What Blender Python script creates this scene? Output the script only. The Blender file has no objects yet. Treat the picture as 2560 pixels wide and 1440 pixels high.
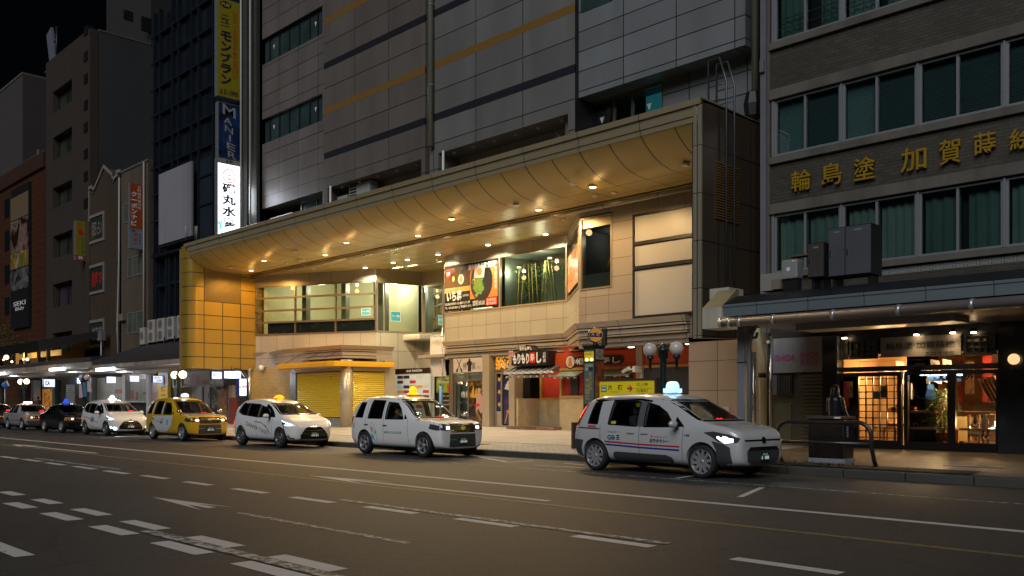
import bpy,bmesh,math,random
from mathutils import Vector,Matrix
from mathutils.bvhtree import BVHTree
random.seed(7)
S=bpy.context.scene
COL=S.collection
R=math.radians
CAM_H=1.45
FPX,HZ,CXP=2250.0,1008.0,1280.0
TH=math.atan2(2220.0,2250.0)
CT,ST=math.cos(TH),math.sin(TH)
cam_d=bpy.data.cameras.new('camera')
cam=bpy.data.objects.new('camera',cam_d)
COL.objects.link(cam)
cam_d.sensor_width=36.0
cam_d.lens=36.0*FPX/2560.0
cam_d.shift_y=(HZ-720.0)/2560.0
cam_d.clip_start=0.1
cam_d.clip_end=2000.0
cam.location=(0,0,CAM_H)
cam.rotation_euler=(R(90),0,math.atan2(CT,ST))
S.camera=cam
W=bpy.data.worlds.new('World')
S.world=W
W.use_nodes=True
wn=W.node_tree
sky=wn.nodes.new('ShaderNodeTexSky')
sky.sky_type='NISHITA'
sky.sun_disc=False
sky.sun_elevation=R(38)
sky.sun_rotation=R(155)
wbg=wn.nodes['Background']
wn.links.new(sky.outputs[0],wbg.inputs[0])
wbg.inputs[1].default_value=0.00035
sun_d=bpy.data.lights.new('sun','SUN')
sun_d.energy=1.5
sun_d.angle=R(40)
sun_d.color=(0.95,0.97,1.0)
sun_o=bpy.data.objects.new('sun',sun_d)
COL.objects.link(sun_o)
_el,_az=R(38),R(155)
sun_o.rotation_euler=Vector((math.sin(_az)*math.cos(_el),math.cos(_az)*math.cos(_el),math.sin(_el))).to_track_quat('Z','Y').to_euler()
S.view_settings.view_transform='Standard'
S.view_settings.look='None'
S.view_settings.exposure=0.0
S.view_settings.gamma=1.0
S.cycles.use_denoising=True
S.cycles.max_bounces=8
S.cycles.diffuse_bounces=3
S.cycles.glossy_bounces=3
S.cycles.transparent_max_bounces=16
S.cycles.transmission_bounces=6
S.cycles.sample_clamp_indirect=6.0
S.cycles.caustics_reflective=False
S.cycles.caustics_refractive=False
def ray(px,py=HZ):
 a=(px-CXP)/FPX
 return(-CT+a*ST,ST+a*CT,(HZ-py)/FPX)
def XY(px,Y):
 r=ray(px);return r[0]*Y/r[1]
def YX(px,X):
 r=ray(px);return r[1]*X/r[0]
def ZY(px,py,Y):
 r=ray(px,py);return CAM_H+r[2]*Y/r[1]
def ZX(px,py,X):
 r=ray(px,py);return CAM_H+r[2]*X/r[0]
def GZ(px,py,z=0.0):
 r=ray(px,py);t=(z-CAM_H)/r[2];return Vector((r[0]*t,r[1]*t,z))
def zsc(X,Y):
 return(-CT*X+ST*Y)/FPX
def RY(xl,xr,yt,yb,Y):
 return XY(xl,Y),XY(xr,Y),ZY(xl,yb,Y),ZY(xl,yt,Y)
def SWZ(Y):
 return 0.15+0.025*(Y-17.0)
MATS={}
def _new(name):
 m=bpy.data.materials.new(name);m.use_nodes=True
 return m,m.node_tree,m.node_tree.nodes['Principled BSDF']
def mat(name,col,rough=.5,metal=0.,spec=.5,noise=None,bump=None,coat=0.,dirt=None):
 if name in MATS:return MATS[name]
 m,t,b=_new(name);N,L=t.nodes,t.links
 c4=(*col,1)
 b.inputs['Base Color'].default_value=c4
 b.inputs['Roughness'].default_value=rough
 b.inputs['Metallic'].default_value=metal
 b.inputs['Specular IOR Level'].default_value=spec
 b.inputs['Coat Weight'].default_value=coat
 tc=N.new('ShaderNodeTexCoord')
 if noise:
  n=N.new('ShaderNodeTexNoise');n.inputs['Scale'].default_value=noise[0];n.inputs['Detail'].default_value=6
  L.new(tc.outputs['Object'],n.inputs['Vector'])
  mx=N.new('ShaderNodeMix');mx.data_type='RGBA'
  L.new(n.outputs[0],mx.inputs['Factor'])
  k=noise[1]
  mx.inputs[6].default_value=(*[x*(1-k)for x in col],1)
  mx.inputs[7].default_value=(*[min(1,x*(1+k))for x in col],1)
  src=mx.outputs[2]
  if dirt:
   mp=N.new('ShaderNodeMapping');mp.inputs['Scale'].default_value=(dirt[0],dirt[0],dirt[0]*.06)
   n2=N.new('ShaderNodeTexNoise');n2 .inputs['Scale'].default_value=1;n2 .inputs['Detail'].default_value=4
   L.new(tc.outputs['Object'],mp.inputs[0]);L.new(mp.outputs[0],n2 .inputs['Vector'])
   rp=N.new('ShaderNodeMapRange');rp.inputs[1].default_value=.45;rp.inputs[2].default_value=.75
   rp.inputs[3].default_value=1;rp.inputs[4].default_value=1-dirt[1]
   L.new(n2 .outputs[0],rp.inputs[0])
   m2=N.new('ShaderNodeMix');m2 .data_type='RGBA';m2 .blend_type='MULTIPLY';m2 .inputs['Factor'].default_value=1
   L.new(src,m2 .inputs[6]);L.new(rp.outputs[0],m2 .inputs[7]);src=m2 .outputs[2]
  L.new(src,b.inputs['Base Color'])
  rr=N.new('ShaderNodeMapRange');rr.inputs[3].default_value=max(0,rough-.08);rr.inputs[4].default_value=min(1,rough+.1)
  L.new(n.outputs[0],rr.inputs[0]);L.new(rr.outputs[0],b.inputs['Roughness'])
 if bump:
  n=N.new('ShaderNodeTexNoise');n.inputs['Scale'].default_value=bump[0];n.inputs['Detail'].default_value=5
  L.new(tc.outputs['Object'],n.inputs['Vector'])
  bp=N.new('ShaderNodeBump');bp.inputs['Strength'].default_value=bump[1];bp.inputs['Distance'].default_value=.02
  L.new(n.outputs[0],bp.inputs['Height']);L.new(bp.outputs[0],b.inputs['Normal'])
 MATS[name]=m
 return m
def emit(name,col,st,base=None):
 if name in MATS:return MATS[name]
 m,t,b=_new(name)
 b.inputs['Base Color'].default_value=(*(base or col),1)
 b.inputs['Emission Color'].default_value=(*col,1)
 b.inputs['Emission Strength'].default_value=st
 b.inputs['Roughness'].default_value=.4
 MATS[name]=m
 return m
def panel(name,col,w,h,gap,axes='XZ',rough=.4,metal=0.,mort=None,off=0.,vary=.06,bumpy=.4,spec=.5,dirt=0.,org=(0,0),rv=1.):
 """cladding, tiles or bricks: joints in object space along two axes"""
 if name in MATS:return MATS[name]
 m,t,b=_new(name);N,L=t.nodes,t.links
 tc=N.new('ShaderNodeTexCoord');sx=N.new('ShaderNodeSeparateXYZ');cb=N.new('ShaderNodeCombineXYZ')
 L.new(tc.outputs['Object'],sx.inputs[0])
 for i,a in enumerate(axes):
  ad=N.new('ShaderNodeMath');ad.operation='ADD';ad.inputs[1].default_value=500.*(w,h)[i]+org[i]
  L.new(sx.outputs[a],ad.inputs[0]);L.new(ad.outputs[0],cb.inputs[i])
 br=N.new('ShaderNodeTexBrick')
 br.offset=off;br.squash=1
 br.inputs['Scale'].default_value=1
 br.inputs['Brick Width'].default_value=w
 br.inputs['Row Height'].default_value=h
 br.inputs['Mortar Size'].default_value=gap
 br.inputs['Mortar Smooth'].default_value=.1
 br.inputs['Color1'].default_value=(*[x*(1-vary)for x in col],1)
 br.inputs['Color2'].default_value=(*[min(1,x*(1+vary))for x in col],1)
 br.inputs['Mortar'].default_value=(*(mort or[x*.18 for x in col]),1)
 L.new(cb.outputs[0],br.inputs['Vector'])
 n=N.new('ShaderNodeTexNoise');n.inputs['Scale'].default_value=.9;n.inputs['Detail'].default_value=7
 mp=N.new('ShaderNodeMapping');mp.inputs['Scale'].default_value=(1,1,.25)
 L.new(tc.outputs['Object'],mp.inputs[0]);L.new(mp.outputs[0],n.inputs['Vector'])
 rg=N.new('ShaderNodeMapRange');rg.inputs[1].default_value=.35;rg.inputs[2].default_value=.7
 rg.inputs[3].default_value=1.0;rg.inputs[4].default_value=1-(.12*rv+dirt)
 L.new(n.outputs[0],rg.inputs[0])
 mx=N.new('ShaderNodeMix');mx.data_type='RGBA';mx.blend_type='MULTIPLY';mx.inputs['Factor'].default_value=1
 L.new(br.outputs['Color'],mx.inputs[6]);L.new(rg.outputs[0],mx.inputs[7]);L.new(mx.outputs[2],b.inputs['Base Color'])
 rr=N.new('ShaderNodeMapRange');rr.inputs[3].default_value=max(.03,rough-.06*rv);rr.inputs[4].default_value=min(1,rough+.1*rv)
 L.new(n.outputs[0],rr.inputs[0]);L.new(rr.outputs[0],b.inputs['Roughness'])
 b.inputs['Metallic'].default_value=metal
 b.inputs['Specular IOR Level'].default_value=spec
 bp=N.new('ShaderNodeBump');bp.inputs['Strength'].default_value=bumpy;bp.inputs['Distance'].default_value=.012;bp.invert=True
 L.new(br.outputs['Fac'],bp.inputs['Height']);L.new(bp.outputs[0],b.inputs['Normal'])
 MATS[name]=m
 return m
def glass(name,tint=(.75,.85,.8),refl=1.0,rough=.02):
 """thin pane: clear tinted film with mirror reflections at its surface"""
 if name in MATS:return MATS[name]
 m,t,b=_new(name);N,L=t.nodes,t.links
 N.remove(b)
 tr=N.new('ShaderNodeBsdfTransparent');tr.inputs[0].default_value=(*tint,1)
 gl=N.new('ShaderNodeBsdfGlossy');gl.inputs['Roughness'].default_value=rough
 gl.inputs[0].default_value=(refl,refl,refl,1)
 fr=N.new('ShaderNodeFresnel');fr.inputs[0].default_value=1.5
 mul=N.new('ShaderNodeMath');mul.operation='MULTIPLY';mul.inputs[1].default_value=1.7;mul.use_clamp=True
 mx=N.new('ShaderNodeMixShader')
 L.new(fr.outputs[0],mul.inputs[0]);L.new(mul.outputs[0],mx.inputs[0])
 L.new(tr.outputs[0],mx.inputs[1]);L.new(gl.outputs[0],mx.inputs[2])
 L.new(mx.outputs[0],N['Material Output'].inputs[0])
 MATS[name]=m
 return m
def picture(name,cols,scale=3.,strength=0.,detail=3.,dist=1.2,stretch=(1,1,1),rough=.3,const=False):
 """a printed picture: patches of ink from noise; strength > 0 for a backlit one"""
 if name in MATS:return MATS[name]
 m,t,b=_new(name);N,L=t.nodes,t.links
 tc=N.new('ShaderNodeTexCoord');mp=N.new('ShaderNodeMapping');mp.inputs['Scale'].default_value=stretch
 n=N.new('ShaderNodeTexNoise');n.inputs['Scale'].default_value=scale;n.inputs['Detail'].default_value=detail
 n.inputs['Distortion'].default_value=dist
 L.new(tc.outputs['Object'],mp.inputs[0]);L.new(mp.outputs[0],n.inputs['Vector'])
 cr=N.new('ShaderNodeValToRGB')
 if const:cr.color_ramp.interpolation='CONSTANT'
 e=cr.color_ramp.elements
 k=len(cols)
 for i,c in enumerate(cols):
  p=.28+.44*i/max(1,k-1)
  if i<2:e[i].position=p;e[i].color=(*c,1)
  else:
   q=e.new(p);q.color=(*c,1)
 L.new(n.outputs[0],cr.inputs[0]);L.new(cr.outputs[0],b.inputs['Base Color'])
 b.inputs['Roughness'].default_value=rough
 if strength:
  L.new(cr.outputs[0],b.inputs['Emission Color']);b.inputs['Emission Strength'].default_value=strength
 MATS[name]=m
 return m
OFF={}
class MB:
 def __init__(s):s.bm=bmesh.new()
 def face(s,pts):
  vs=[s.bm.verts.new(p)for p in pts]
  return s.bm.faces.new(vs)
 def box(s,x0,x1,y0,y1,z0,z1):
  if x0>x1:x0,x1=x1,x0
  if y0>y1:y0,y1=y1,y0
  if z0>z1:z0,z1=z1,z0
  v=[s.bm.verts.new(p)for p in((x0,y0,z0),(x1,y0,z0),(x1,y1,z0),(x0,y1,z0),(x0,y0,z1),(x1,y0,z1),(x1,y1,z1),(x0,y1,z1))]
  for f in((3,2,1,0),(4,5,6,7),(0,1,5,4),(1,2,6,5),(2,3,7,6),(3,0,4,7)):s.bm.faces.new([v[i]for i in f])
  return s
 def obox(s,c,size,rz=0.,rx=0.,ry=0.):
  M=Matrix.Translation(c)@Matrix.Rotation(rz,4,'Z')@Matrix.Rotation(ry,4,'Y')@Matrix.Rotation(rx,4,'X')
  n0=len(s.bm.verts)
  a,b,c2=size[0]/2,size[1]/2,size[2]/2
  s.box(-a,a,-b,b,-c2,c2)
  s.bm.verts.ensure_lookup_table()
  for v in s.bm.verts[n0:]:v.co=M@v.co
  return s
 def ext(s,pts,d):
  d=Vector(d);a=[Vector(p)for p in pts]
  va=[s.bm.verts.new(p)for p in a];vb=[s.bm.verts.new(p+d)for p in a]
  n=len(a)
  f1=s.bm.faces.new(va);f2=s.bm.faces.new(vb[::-1])
  for i in range(n):s.bm.faces.new((va[i],vb[i],vb[(i+1)%n],va[(i+1)%n]))
  return s
 def tube(s,pts,r,n=10,cap=True):
  pts=[Vector(p)for p in pts]
  rs=r if isinstance(r,(list,tuple))else[r]*len(pts)
  rings=[];prev=None
  for i,p in enumerate(pts):
   t=(pts[min(i+1,len(pts)-1)]-pts[max(i-1,0)]).normalized()
   if prev is None:
    u=t.cross(Vector((0,0,1))if abs(t.z)<.9 else Vector((1,0,0))).normalized()
   else:
    u=(prev-t*prev.dot(t)).normalized()
   prev=u;w=t.cross(u)
   rings.append([s.bm.verts.new(p+(u*math.cos(a)+w*math.sin(a))*rs[i])for a in[2*math.pi*k/n for k in range(n)]])
  for a,b in zip(rings,rings[1:]):
   for k in range(n):
    f=s.bm.faces.new((a[k],a[(k+1)%n],b[(k+1)%n],b[k]));f.smooth=True
  if cap:
   s.bm.faces.new(rings[0][::-1]);s.bm.faces.new(rings[-1])
  return s
 def lathe(s,prof,c=(0,0,0),n=20,axis='Z',smooth=True,sx=1.,sy=1.,cap=True):
  c=Vector(c);rings=[]
  for r,z in prof:
   ring=[]
   for k in range(n):
    a=2*math.pi*k/n
    x,y=r*math.cos(a)*sx,r*math.sin(a)*sy
    p={'Z':(x,y,z),'Y':(x,z,y),'X':(z,x,y)}[axis]
    ring.append(s.bm.verts.new(c+Vector(p)))
   rings.append(ring)
  for a,b in zip(rings,rings[1:]):
   for k in range(n):
    f=s.bm.faces.new((a[k],a[(k+1)%n],b[(k+1)%n],b[k]));f.smooth=smooth
  if cap and prof[0][0]>1e-4:s.bm.faces.new(rings[0][::-1])
  if cap and prof[-1][0]>1e-4:s.bm.faces.new(rings[-1])
  return s
 def ball(s,c,r,n=16,sc=(1,1,1)):
  M=Matrix.Translation(c)@Matrix.Diagonal((*[r*q for q in sc],1))
  g=bmesh.ops.create_uvsphere(s.bm,u_segments=n,v_segments=max(6,n//2+2),radius=1,matrix=M)
  for v in g['verts']:
   for f in v.link_faces:f.smooth=True
  return s
 def bevel(s,w,seg=2,angle=35):
  s.bm.normal_update()
  es=[e for e in s.bm.edges if len(e.link_faces)==2 and e.calc_face_angle(0)>R(angle)]
  bmesh.ops.bevel(s.bm,geom=es,offset=w,segments=seg,affect='EDGES',profile=.6)
  return s
 def build(s,name,m,parent=None,org=None,smooth=None,fix=True):
  bm=s.bm
  bmesh.ops.remove_doubles(bm,verts=bm.verts,dist=1e-5)
  if fix:bmesh.ops.recalc_face_normals(bm,faces=bm.faces)
  if smooth:
   for f in bm.faces:f.smooth=True
  if parent is not None:o=OFF[parent.name]
  elif org is not None:o=Vector(org)
  else:
   xs=[v.co for v in bm.verts]
   o=Vector(((min(v.x for v in xs)+max(v.x for v in xs))/2,(min(v.y for v in xs)+max(v.y for v in xs))/2,min(v.z for v in xs)))
  bmesh.ops.translate(bm,verts=bm.verts,vec=-o)
  me=bpy.data.meshes.new(name);bm.to_mesh(me);bm.free()
  ob=bpy.data.objects.new(name,me);COL.objects.link(ob)
  for q in(m if isinstance(m,(list,tuple))else[m]):me.materials.append(q)
  if parent is not None:ob.parent=parent
  else:ob.location=o
  OFF[ob.name]=o
  if smooth is not None and smooth is not True:
   pass
  return ob
def B(name,m,parent,*boxes,**k):
 q=MB()
 for b in boxes:q.box(*b)
 if k.get('bevel'):q.bevel(k['bevel'],k.get('seg',2))
 return q.build(name,m,parent)
def tag(o,label,cat,group=None):
 o['label']=label;o['category']=cat
 if group:o['group']=group
 return o
def thing(name,label,cat,loc,group=None):
 o=bpy.data.objects.new(name,None);COL.objects.link(o)
 o.location=loc;o.empty_display_size=.2
 OFF[o.name]=Vector(loc)
 return tag(o,label,cat,group)
def struct(o):o['kind']='structure';return o
def copy_tree(o,loc=None,label=None,parent=None):
 c=o.copy();COL.objects.link(c)
 if parent is not None:c.parent=parent
 OFF[c.name]=OFF.get(o.name,Vector((0,0,0)))
 if loc is not None:c.location=loc;OFF[c.name]=Vector(loc)
 if label:c['label']=label
 for ch in list(o.children):copy_tree(ch,parent=c)
 return c
_fc={}
def glyphs(body,bold=0.):
 key=(body,bold)
 if key not in _fc:
  c=bpy.data.curves.new('t','FONT');c.body=body;c.size=1;c.resolution_u=3;c.offset=bold
  o=bpy.data.objects.new('t',c);COL.objects.link(o)
  dg=bpy.context.evaluated_depsgraph_get()
  me=bpy.data.meshes.new_from_object(o.evaluated_get(dg))
  _fc[key]=([v.co.copy()for v in me.vertices],[list(p.vertices)for p in me.polygons])
  bpy.data.objects.remove(o);bpy.data.curves.remove(c);bpy.data.meshes.remove(me)
 return _fc[key]
def text_into(q,body,P,U,V,depth=.004,vertical=False,bold=0.):
 """text filling the rectangle P + U (across) + V (up); stands out of it by depth"""
 P,U,V=Vector(P),Vector(U),Vector(V);n=U.cross(V).normalized()
 if vertical:
  k=len(body)
  for i,ch in enumerate(body):
   if ch!=' ':text_into(q,ch,P+V*((k-1-i+.06)/k),U,V*(.88/k),depth,bold=bold)
  return q
 vs,fs=glyphs(body,bold)
 if not vs:return q
 x0=min(v.x for v in vs);x1=max(v.x for v in vs);y0=min(v.y for v in vs);y1=max(v.y for v in vs)
 w=max(1e-4,x1-x0);h=max(1e-4,y1-y0)
 if len(body)==1 and w<.35:x0-=.2;w+=.4
 if len(body)==1 and h<.35:y0-=.3;h+=.6
 nv=[q.bm.verts.new(P+U*((v.x-x0)/w)+V*((v.y-y0)/h)+n*depth)for v in vs]
 for f in fs:
  try:q.bm.faces.new([nv[i]for i in f])
  except ValueError:pass
 return q
def TXT(body,P,U,V,m,parent,name='lettering',depth=.004,vertical=False,bold=0.,thick=0.):
 q=MB();text_into(q,body,P,U,V,depth,vertical,bold)
 if thick:
  n=Vector(U).cross(Vector(V)).normalized()*-thick
  g=bmesh.ops.extrude_face_region(q.bm,geom=list(q.bm.faces))
  bmesh.ops.translate(q.bm,verts=[v for v in g['geom']if isinstance(v,bmesh.types.BMVert)],vec=n)
 return q.build(name,m,parent,fix=bool(thick))
def lamp(name,loc,energy,col,kind='POINT',size=.06,rot=None,spot=None,blend=.6,parent=None):
 d=bpy.data.lights.new(name,kind);d.energy=energy;d.color=col
 if kind=='AREA':d.size=size
 else:d.shadow_soft_size=size
 if kind=='SPOT':d.spot_size=spot;d.spot_blend=blend
 o=bpy.data.objects.new(name,d);COL.objects.link(o)
 if parent is not None:o.parent=parent;o.location=Vector(loc)-OFF[parent.name]
 else:o.location=loc
 if rot:o.rotation_euler=rot
 return o
M_dark=mat('dark_metal',(.02,.02,.022),.4,.3)
M_black=mat('black',(.008,.008,.009),.5)
M_steel=mat('galvanised_steel',(.34,.36,.38),.38,.6,noise=(6,.15))
M_white=mat('white_paint',(.72,.72,.70),.45,noise=(3,.06))
M_chrome=mat('chrome',(.75,.76,.78),.12,1.)
M_ink=mat('black_ink',(.01,.01,.012),.5)
M_redink=mat('red_ink',(.55,.02,.02),.5)
M_whiteink=mat('white_ink',(.8,.8,.78),.5)
M_blueink=mat('blue_ink',(.02,.06,.3),.5)
class Pl:
 """vertical wall plane through A running towards C (left to right as seen from outside)"""
 def __init__(s,A,C):
  s.A=Vector((A[0],A[1],0));d=Vector((C[0]-A[0],C[1]-A[1],0));s.len=d.length
  s.U=d.normalized();s.n=Vector((s.U.y,-s.U.x,0))
 def s(s,px):
  r=ray(px);d=s.U;k=r[0]*d.y-r[1]*d.x
  t=(s.A.x*d.y-s.A.y*d.x)/k
  return(Vector((r[0]*t,r[1]*t,0))-s.A).dot(d)
 def z(s,px,py):
  p=s.A+s.U*s.s(px);return CAM_H+(HZ-py)*zsc(p.x,p.y)
 def r(s,xl,xr,yt,yb):return s.s(xl),s.s(xr),s.z(xl,yb),s.z(xl,yt)
 def P(s,u,z,o=0.):return s.A+s.U*u+s.n*o+Vector((0,0,z))
 def box(s,q,u0,u1,z0,z1,o0=-.1,o1=0.):
  if u0>u1:u0,u1=u1,u0
  a=[s.P(u0,z0,o0),s.P(u1,z0,o0),s.P(u1,z0,o1),s.P(u0,z0,o1)]
  q.ext(a,(0,0,z1-z0));return q
 def text(s,body,u0,u1,z0,z1,m,parent,name='lettering',o=.004,**k):
  return TXT(body,s.P(u0,z0,o),s.U*(u1-u0),Vector((0,0,z1-z0)),m,parent,name,depth=0.002,**k)
 def quad(s,q,u0,u1,z0,z1,o=0.):
  q.face([s.P(u0,z0,o),s.P(u1,z0,o),s.P(u1,z1,o),s.P(u0,z1,o)]);return q
SPLIT={'stone_base','slatted_shutter','tower_window','shop_pillar','shop_post','entry_door','room_pillar','roller_shutter','shutter_print','end_pier','dark_pillar','corner_pilaster','blue_panel','small_plate','door_film','wood_trim','shutter_frame'}
def pbox(pl,name,m,parent,*rects,**k):
 if name in SPLIT and len(rects)>1 and parent is not None:return[pbox(pl,name,m,parent,r_,**k)for r_ in rects][-1]
 q=MB()
 for r_ in rects:pl.box(q,*r_)
 if k.get('bevel'):q.bevel(k['bevel'])
 return q.build(name,m,parent)
def pframe(pl,q,u0,u1,z0,z1,w,o0,o1,bars=(),rails=()):
 """window frame: rim of width w, upright bars and rails at given fractions"""
 pl.box(q,u0,u0+w,z0,z1,o0,o1);pl.box(q,u1-w,u1,z0,z1,o0,o1)
 pl.box(q,u0+w,u1-w,z0,z0+w,o0,o1);pl.box(q,u0+w,u1-w,z1-w,z1,o0,o1)
 for f in bars:
  c=u0+(u1-u0)*f;pl.box(q,c-w/2,c+w/2,z0+w,z1-w,o0+.003,o1-.003)
 for f in rails:
  c=z0+(z1-z0)*f;pl.box(q,u0+w,u1-w,c-w/2,c+w/2,o0+.005,o1-.005)
 return q
def asphalt():
 m,t,b=_new('asphalt');N,L=t.nodes,t.links
 tc=N.new('ShaderNodeTexCoord')
 def nz(sc,det,ro=.55):
  n=N.new('ShaderNodeTexNoise');n.inputs['Scale'].default_value=sc;n.inputs['Detail'].default_value=det
  n.inputs['Roughness'].default_value=ro
  L.new(tc.outputs['Object'],n.inputs['Vector']);return n
 fine=nz(55,3,.7);big=nz(.25,5);mid=nz(7,5)
 cr=N.new('ShaderNodeValToRGB');e=cr.color_ramp.elements
 e[0].position=.34;e[0].color=(.010,.010,.0105,1);e[1].position=.74;e[1].color=(.078,.077,.076,1)
 L.new(fine.outputs[0],cr.inputs[0])
 rg=N.new('ShaderNodeMapRange');rg.inputs[1].default_value=.3;rg.inputs[2].default_value=.7;rg.inputs[3].default_value=.72;rg.inputs[4].default_value=1.2
 L.new(big.outputs[0],rg.inputs[0])
 rg2=N.new('ShaderNodeMapRange');rg2 .inputs[1].default_value=.3;rg2 .inputs[2].default_value=.7;rg2 .inputs[3].default_value=.85;rg2 .inputs[4].default_value=1.1
 L.new(mid.outputs[0],rg2 .inputs[0])
 mm=N.new('ShaderNodeMath');mm.operation='MULTIPLY';L.new(rg.outputs[0],mm.inputs[0]);L.new(rg2 .outputs[0],mm.inputs[1])
 gr=nz(16,3,.65);rg3=N.new('ShaderNodeMapRange');rg3 .inputs[1].default_value=.3;rg3 .inputs[2].default_value=.7;rg3 .inputs[3].default_value=.62;rg3 .inputs[4].default_value=1.38
 L.new(gr.outputs[0],rg3 .inputs[0]);mg=N.new('ShaderNodeMath');mg.operation='MULTIPLY';L.new(mm.outputs[0],mg.inputs[0]);L.new(rg3 .outputs[0],mg.inputs[1]);mm=mg
 vo=N.new('ShaderNodeTexVoronoi');vo.feature='DISTANCE_TO_EDGE';vo.inputs['Scale'].default_value=.16
 dn=nz(1.6,6,.7);mixv=N.new('ShaderNodeMix');mixv.data_type='RGBA';mixv.blend_type='ADD';mixv.inputs['Factor'].default_value=.9
 L.new(tc.outputs['Object'],mixv.inputs[6]);L.new(dn.outputs['Color'],mixv.inputs[7]);L.new(mixv.outputs[2],vo.inputs['Vector'])
 ck=N.new('ShaderNodeMapRange');ck.inputs[1].default_value=.0;ck.inputs[2].default_value=.006;ck.inputs[3].default_value=.35;ck.inputs[4].default_value=1
 L.new(vo.outputs['Distance'],ck.inputs[0])
 m3=N.new('ShaderNodeMath');m3 .operation='MULTIPLY';L.new(mm.outputs[0],m3 .inputs[0]);L.new(ck.outputs[0],m3 .inputs[1])
 mx=N.new('ShaderNodeMix');mx.data_type='RGBA';mx.blend_type='MULTIPLY';mx.inputs['Factor'].default_value=1
 L.new(cr.outputs[0],mx.inputs[6]);L.new(m3 .outputs[0],mx.inputs[7]);L.new(mx.outputs[2],b.inputs['Base Color'])
 b.inputs['Roughness'].default_value=.62
 b.inputs['Specular IOR Level'].default_value=.45
 bp=N.new('ShaderNodeBump');bp.inputs['Strength'].default_value=.55;bp.inputs['Distance'].default_value=.01
 L.new(fine.outputs[0],bp.inputs['Height']);L.new(bp.outputs[0],b.inputs['Normal'])
 return m
def road_paint(name,col,wear):
 m,t,b=_new(name);N,L=t.nodes,t.links
 tc=N.new('ShaderNodeTexCoord')
 n=N.new('ShaderNodeTexNoise');n.inputs['Scale'].default_value=9;n.inputs['Detail'].default_value=8;n.inputs['Roughness'].default_value=.7
 L.new(tc.outputs['Object'],n.inputs['Vector'])
 cr=N.new('ShaderNodeValToRGB');e=cr.color_ramp.elements
 e[0].position=wear;e[0].color=(.06,.055,.05,1);e[1].position=wear+.1;e[1].color=(*col,1)
 L.new(n.outputs[0],cr.inputs[0]);L.new(cr.outputs[0],b.inputs['Base Color'])
 b.inputs['Roughness'].default_value=.6
 MATS[name]=m
 return m
def sheet(name,m,quads,z):
 q=MB()
 for p in quads:q.face([(x,y,z)for x,y in p])
 return struct(q.build(name,m,org=(0,0,0)))
M_asph=asphalt()
sheet('ground',mat('earth',(.05,.05,.05),.9),[((-600,-300),(300,-300),(300,500),(-600,500))],-.03)
sheet('road',M_asph,[((-260,-14),(60,-14),(60,17.0),(-260,17.0))],0)
M_rp=road_paint('road_paint',(.50,.49,.47),.30)
M_rw=road_paint('worn_road_paint',(.45,.44,.42),.46)
M_ry=road_paint('faded_yellow_paint',(.20,.15,.06),.36)
def strip(x0,x1,y,w):return((x0,y-w/2),(x1,y-w/2),(x1,y+w/2),(x0,y+w/2))
Yl=GZ(1280,1212).y
sheet('lane_edge_line',M_rp,[strip(-200,40,Yl,.17)],.004)
Yt=GZ(1440,1180).y
sheet('bay_line',M_rw,[strip(-200,40,Yt,.085)],.004)
sheet('centre_line',M_ry,[strip(-200,40,GZ(1280,1252).y,.11)],.004)
def run(x0,y0,x1,y1,w):
 a,b=GZ(x0,y0),GZ(x1,y1);y=(a.y+b.y)/2
 return strip(a.x,b.x,y,w)
dA=[(5,1141,42,1147),(60,1148,100,1154),(116,1157,162,1163),(185,1166,237,1173),(262,1177,320,1185),(354,1189,420,1197),(458,1205,534,1213),(582,1222,670,1233),(730,1243,834,1257),
(915,1267,1040,1284),(1141,1297,1292,1317),(1435,1340,1632,1367),(1832,1397,2105,1434)]
dB=[(0,1230,59,1238),(82,1249,153,1259),(185,1273,271,1288),(312,1303,413,1323),(473,1343,602,1366),(683,1391,855,1425)]
dC=[(15,1258,86,1270),(112,1283,196,1300),(233,1316,337,1336),(391,1356,520,1384),(596,1407,800,1455)]
sheet('lane_dashes',M_rp,[run(*d,.17)for d in dA]+[run(*d,.20)for d in dB]+[run(*d,.21)for d in dC],.004)
sheet('worn_lane_line',M_rw,[run(85,1146,302,1174,.13),run(850,1250,1670,1360,.13),run(353,1329,860,1443,.16)],.003+.004)
sheet('near_lane_line',M_rp,[strip(-14,-9.3,GZ(18,1374).y,.18)],.004)
def arrow(xt,yt,L_,head,hw,sw):
 k=.62
 return[((xt,yt),(xt+head,yt-hw),(xt+head*k,yt-sw/2),(xt+head*k,yt+sw/2),(xt+head,yt+hw)),
 ((xt+head*k,yt-sw/2),(xt+L_,yt-sw/2),(xt+L_,yt+sw/2),(xt+head*k,yt+sw/2))]
a1,a2,a3=GZ(770,1189),GZ(380,1243),GZ(30,1111)
sheet('lane_arrows',M_rp,arrow(a1 .x,a1 .y,6.6,2.4,.30,.13)+arrow(a2 .x,a2 .y,2.0,2.2,.24,.13)+arrow(a3 .x,a3 .y,8,2.3,.42,.15),.004)
sheet('worn_arrow_shaft',M_rw,[strip(a2 .x+2.8,a2 .x+6.4,a2 .y-.02,.10)],.004)
def poly_line(pts,w):
 out=[]
 for a,b in zip(pts,pts[1:]):
  a,b=Vector(a[:2]),Vector(b[:2]);d=(b-a).normalized();n=Vector((-d.y,d.x))*w/2
  out.append((tuple(a-n),tuple(b-n),tuple(b+n),tuple(a+n)))
 return out
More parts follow.
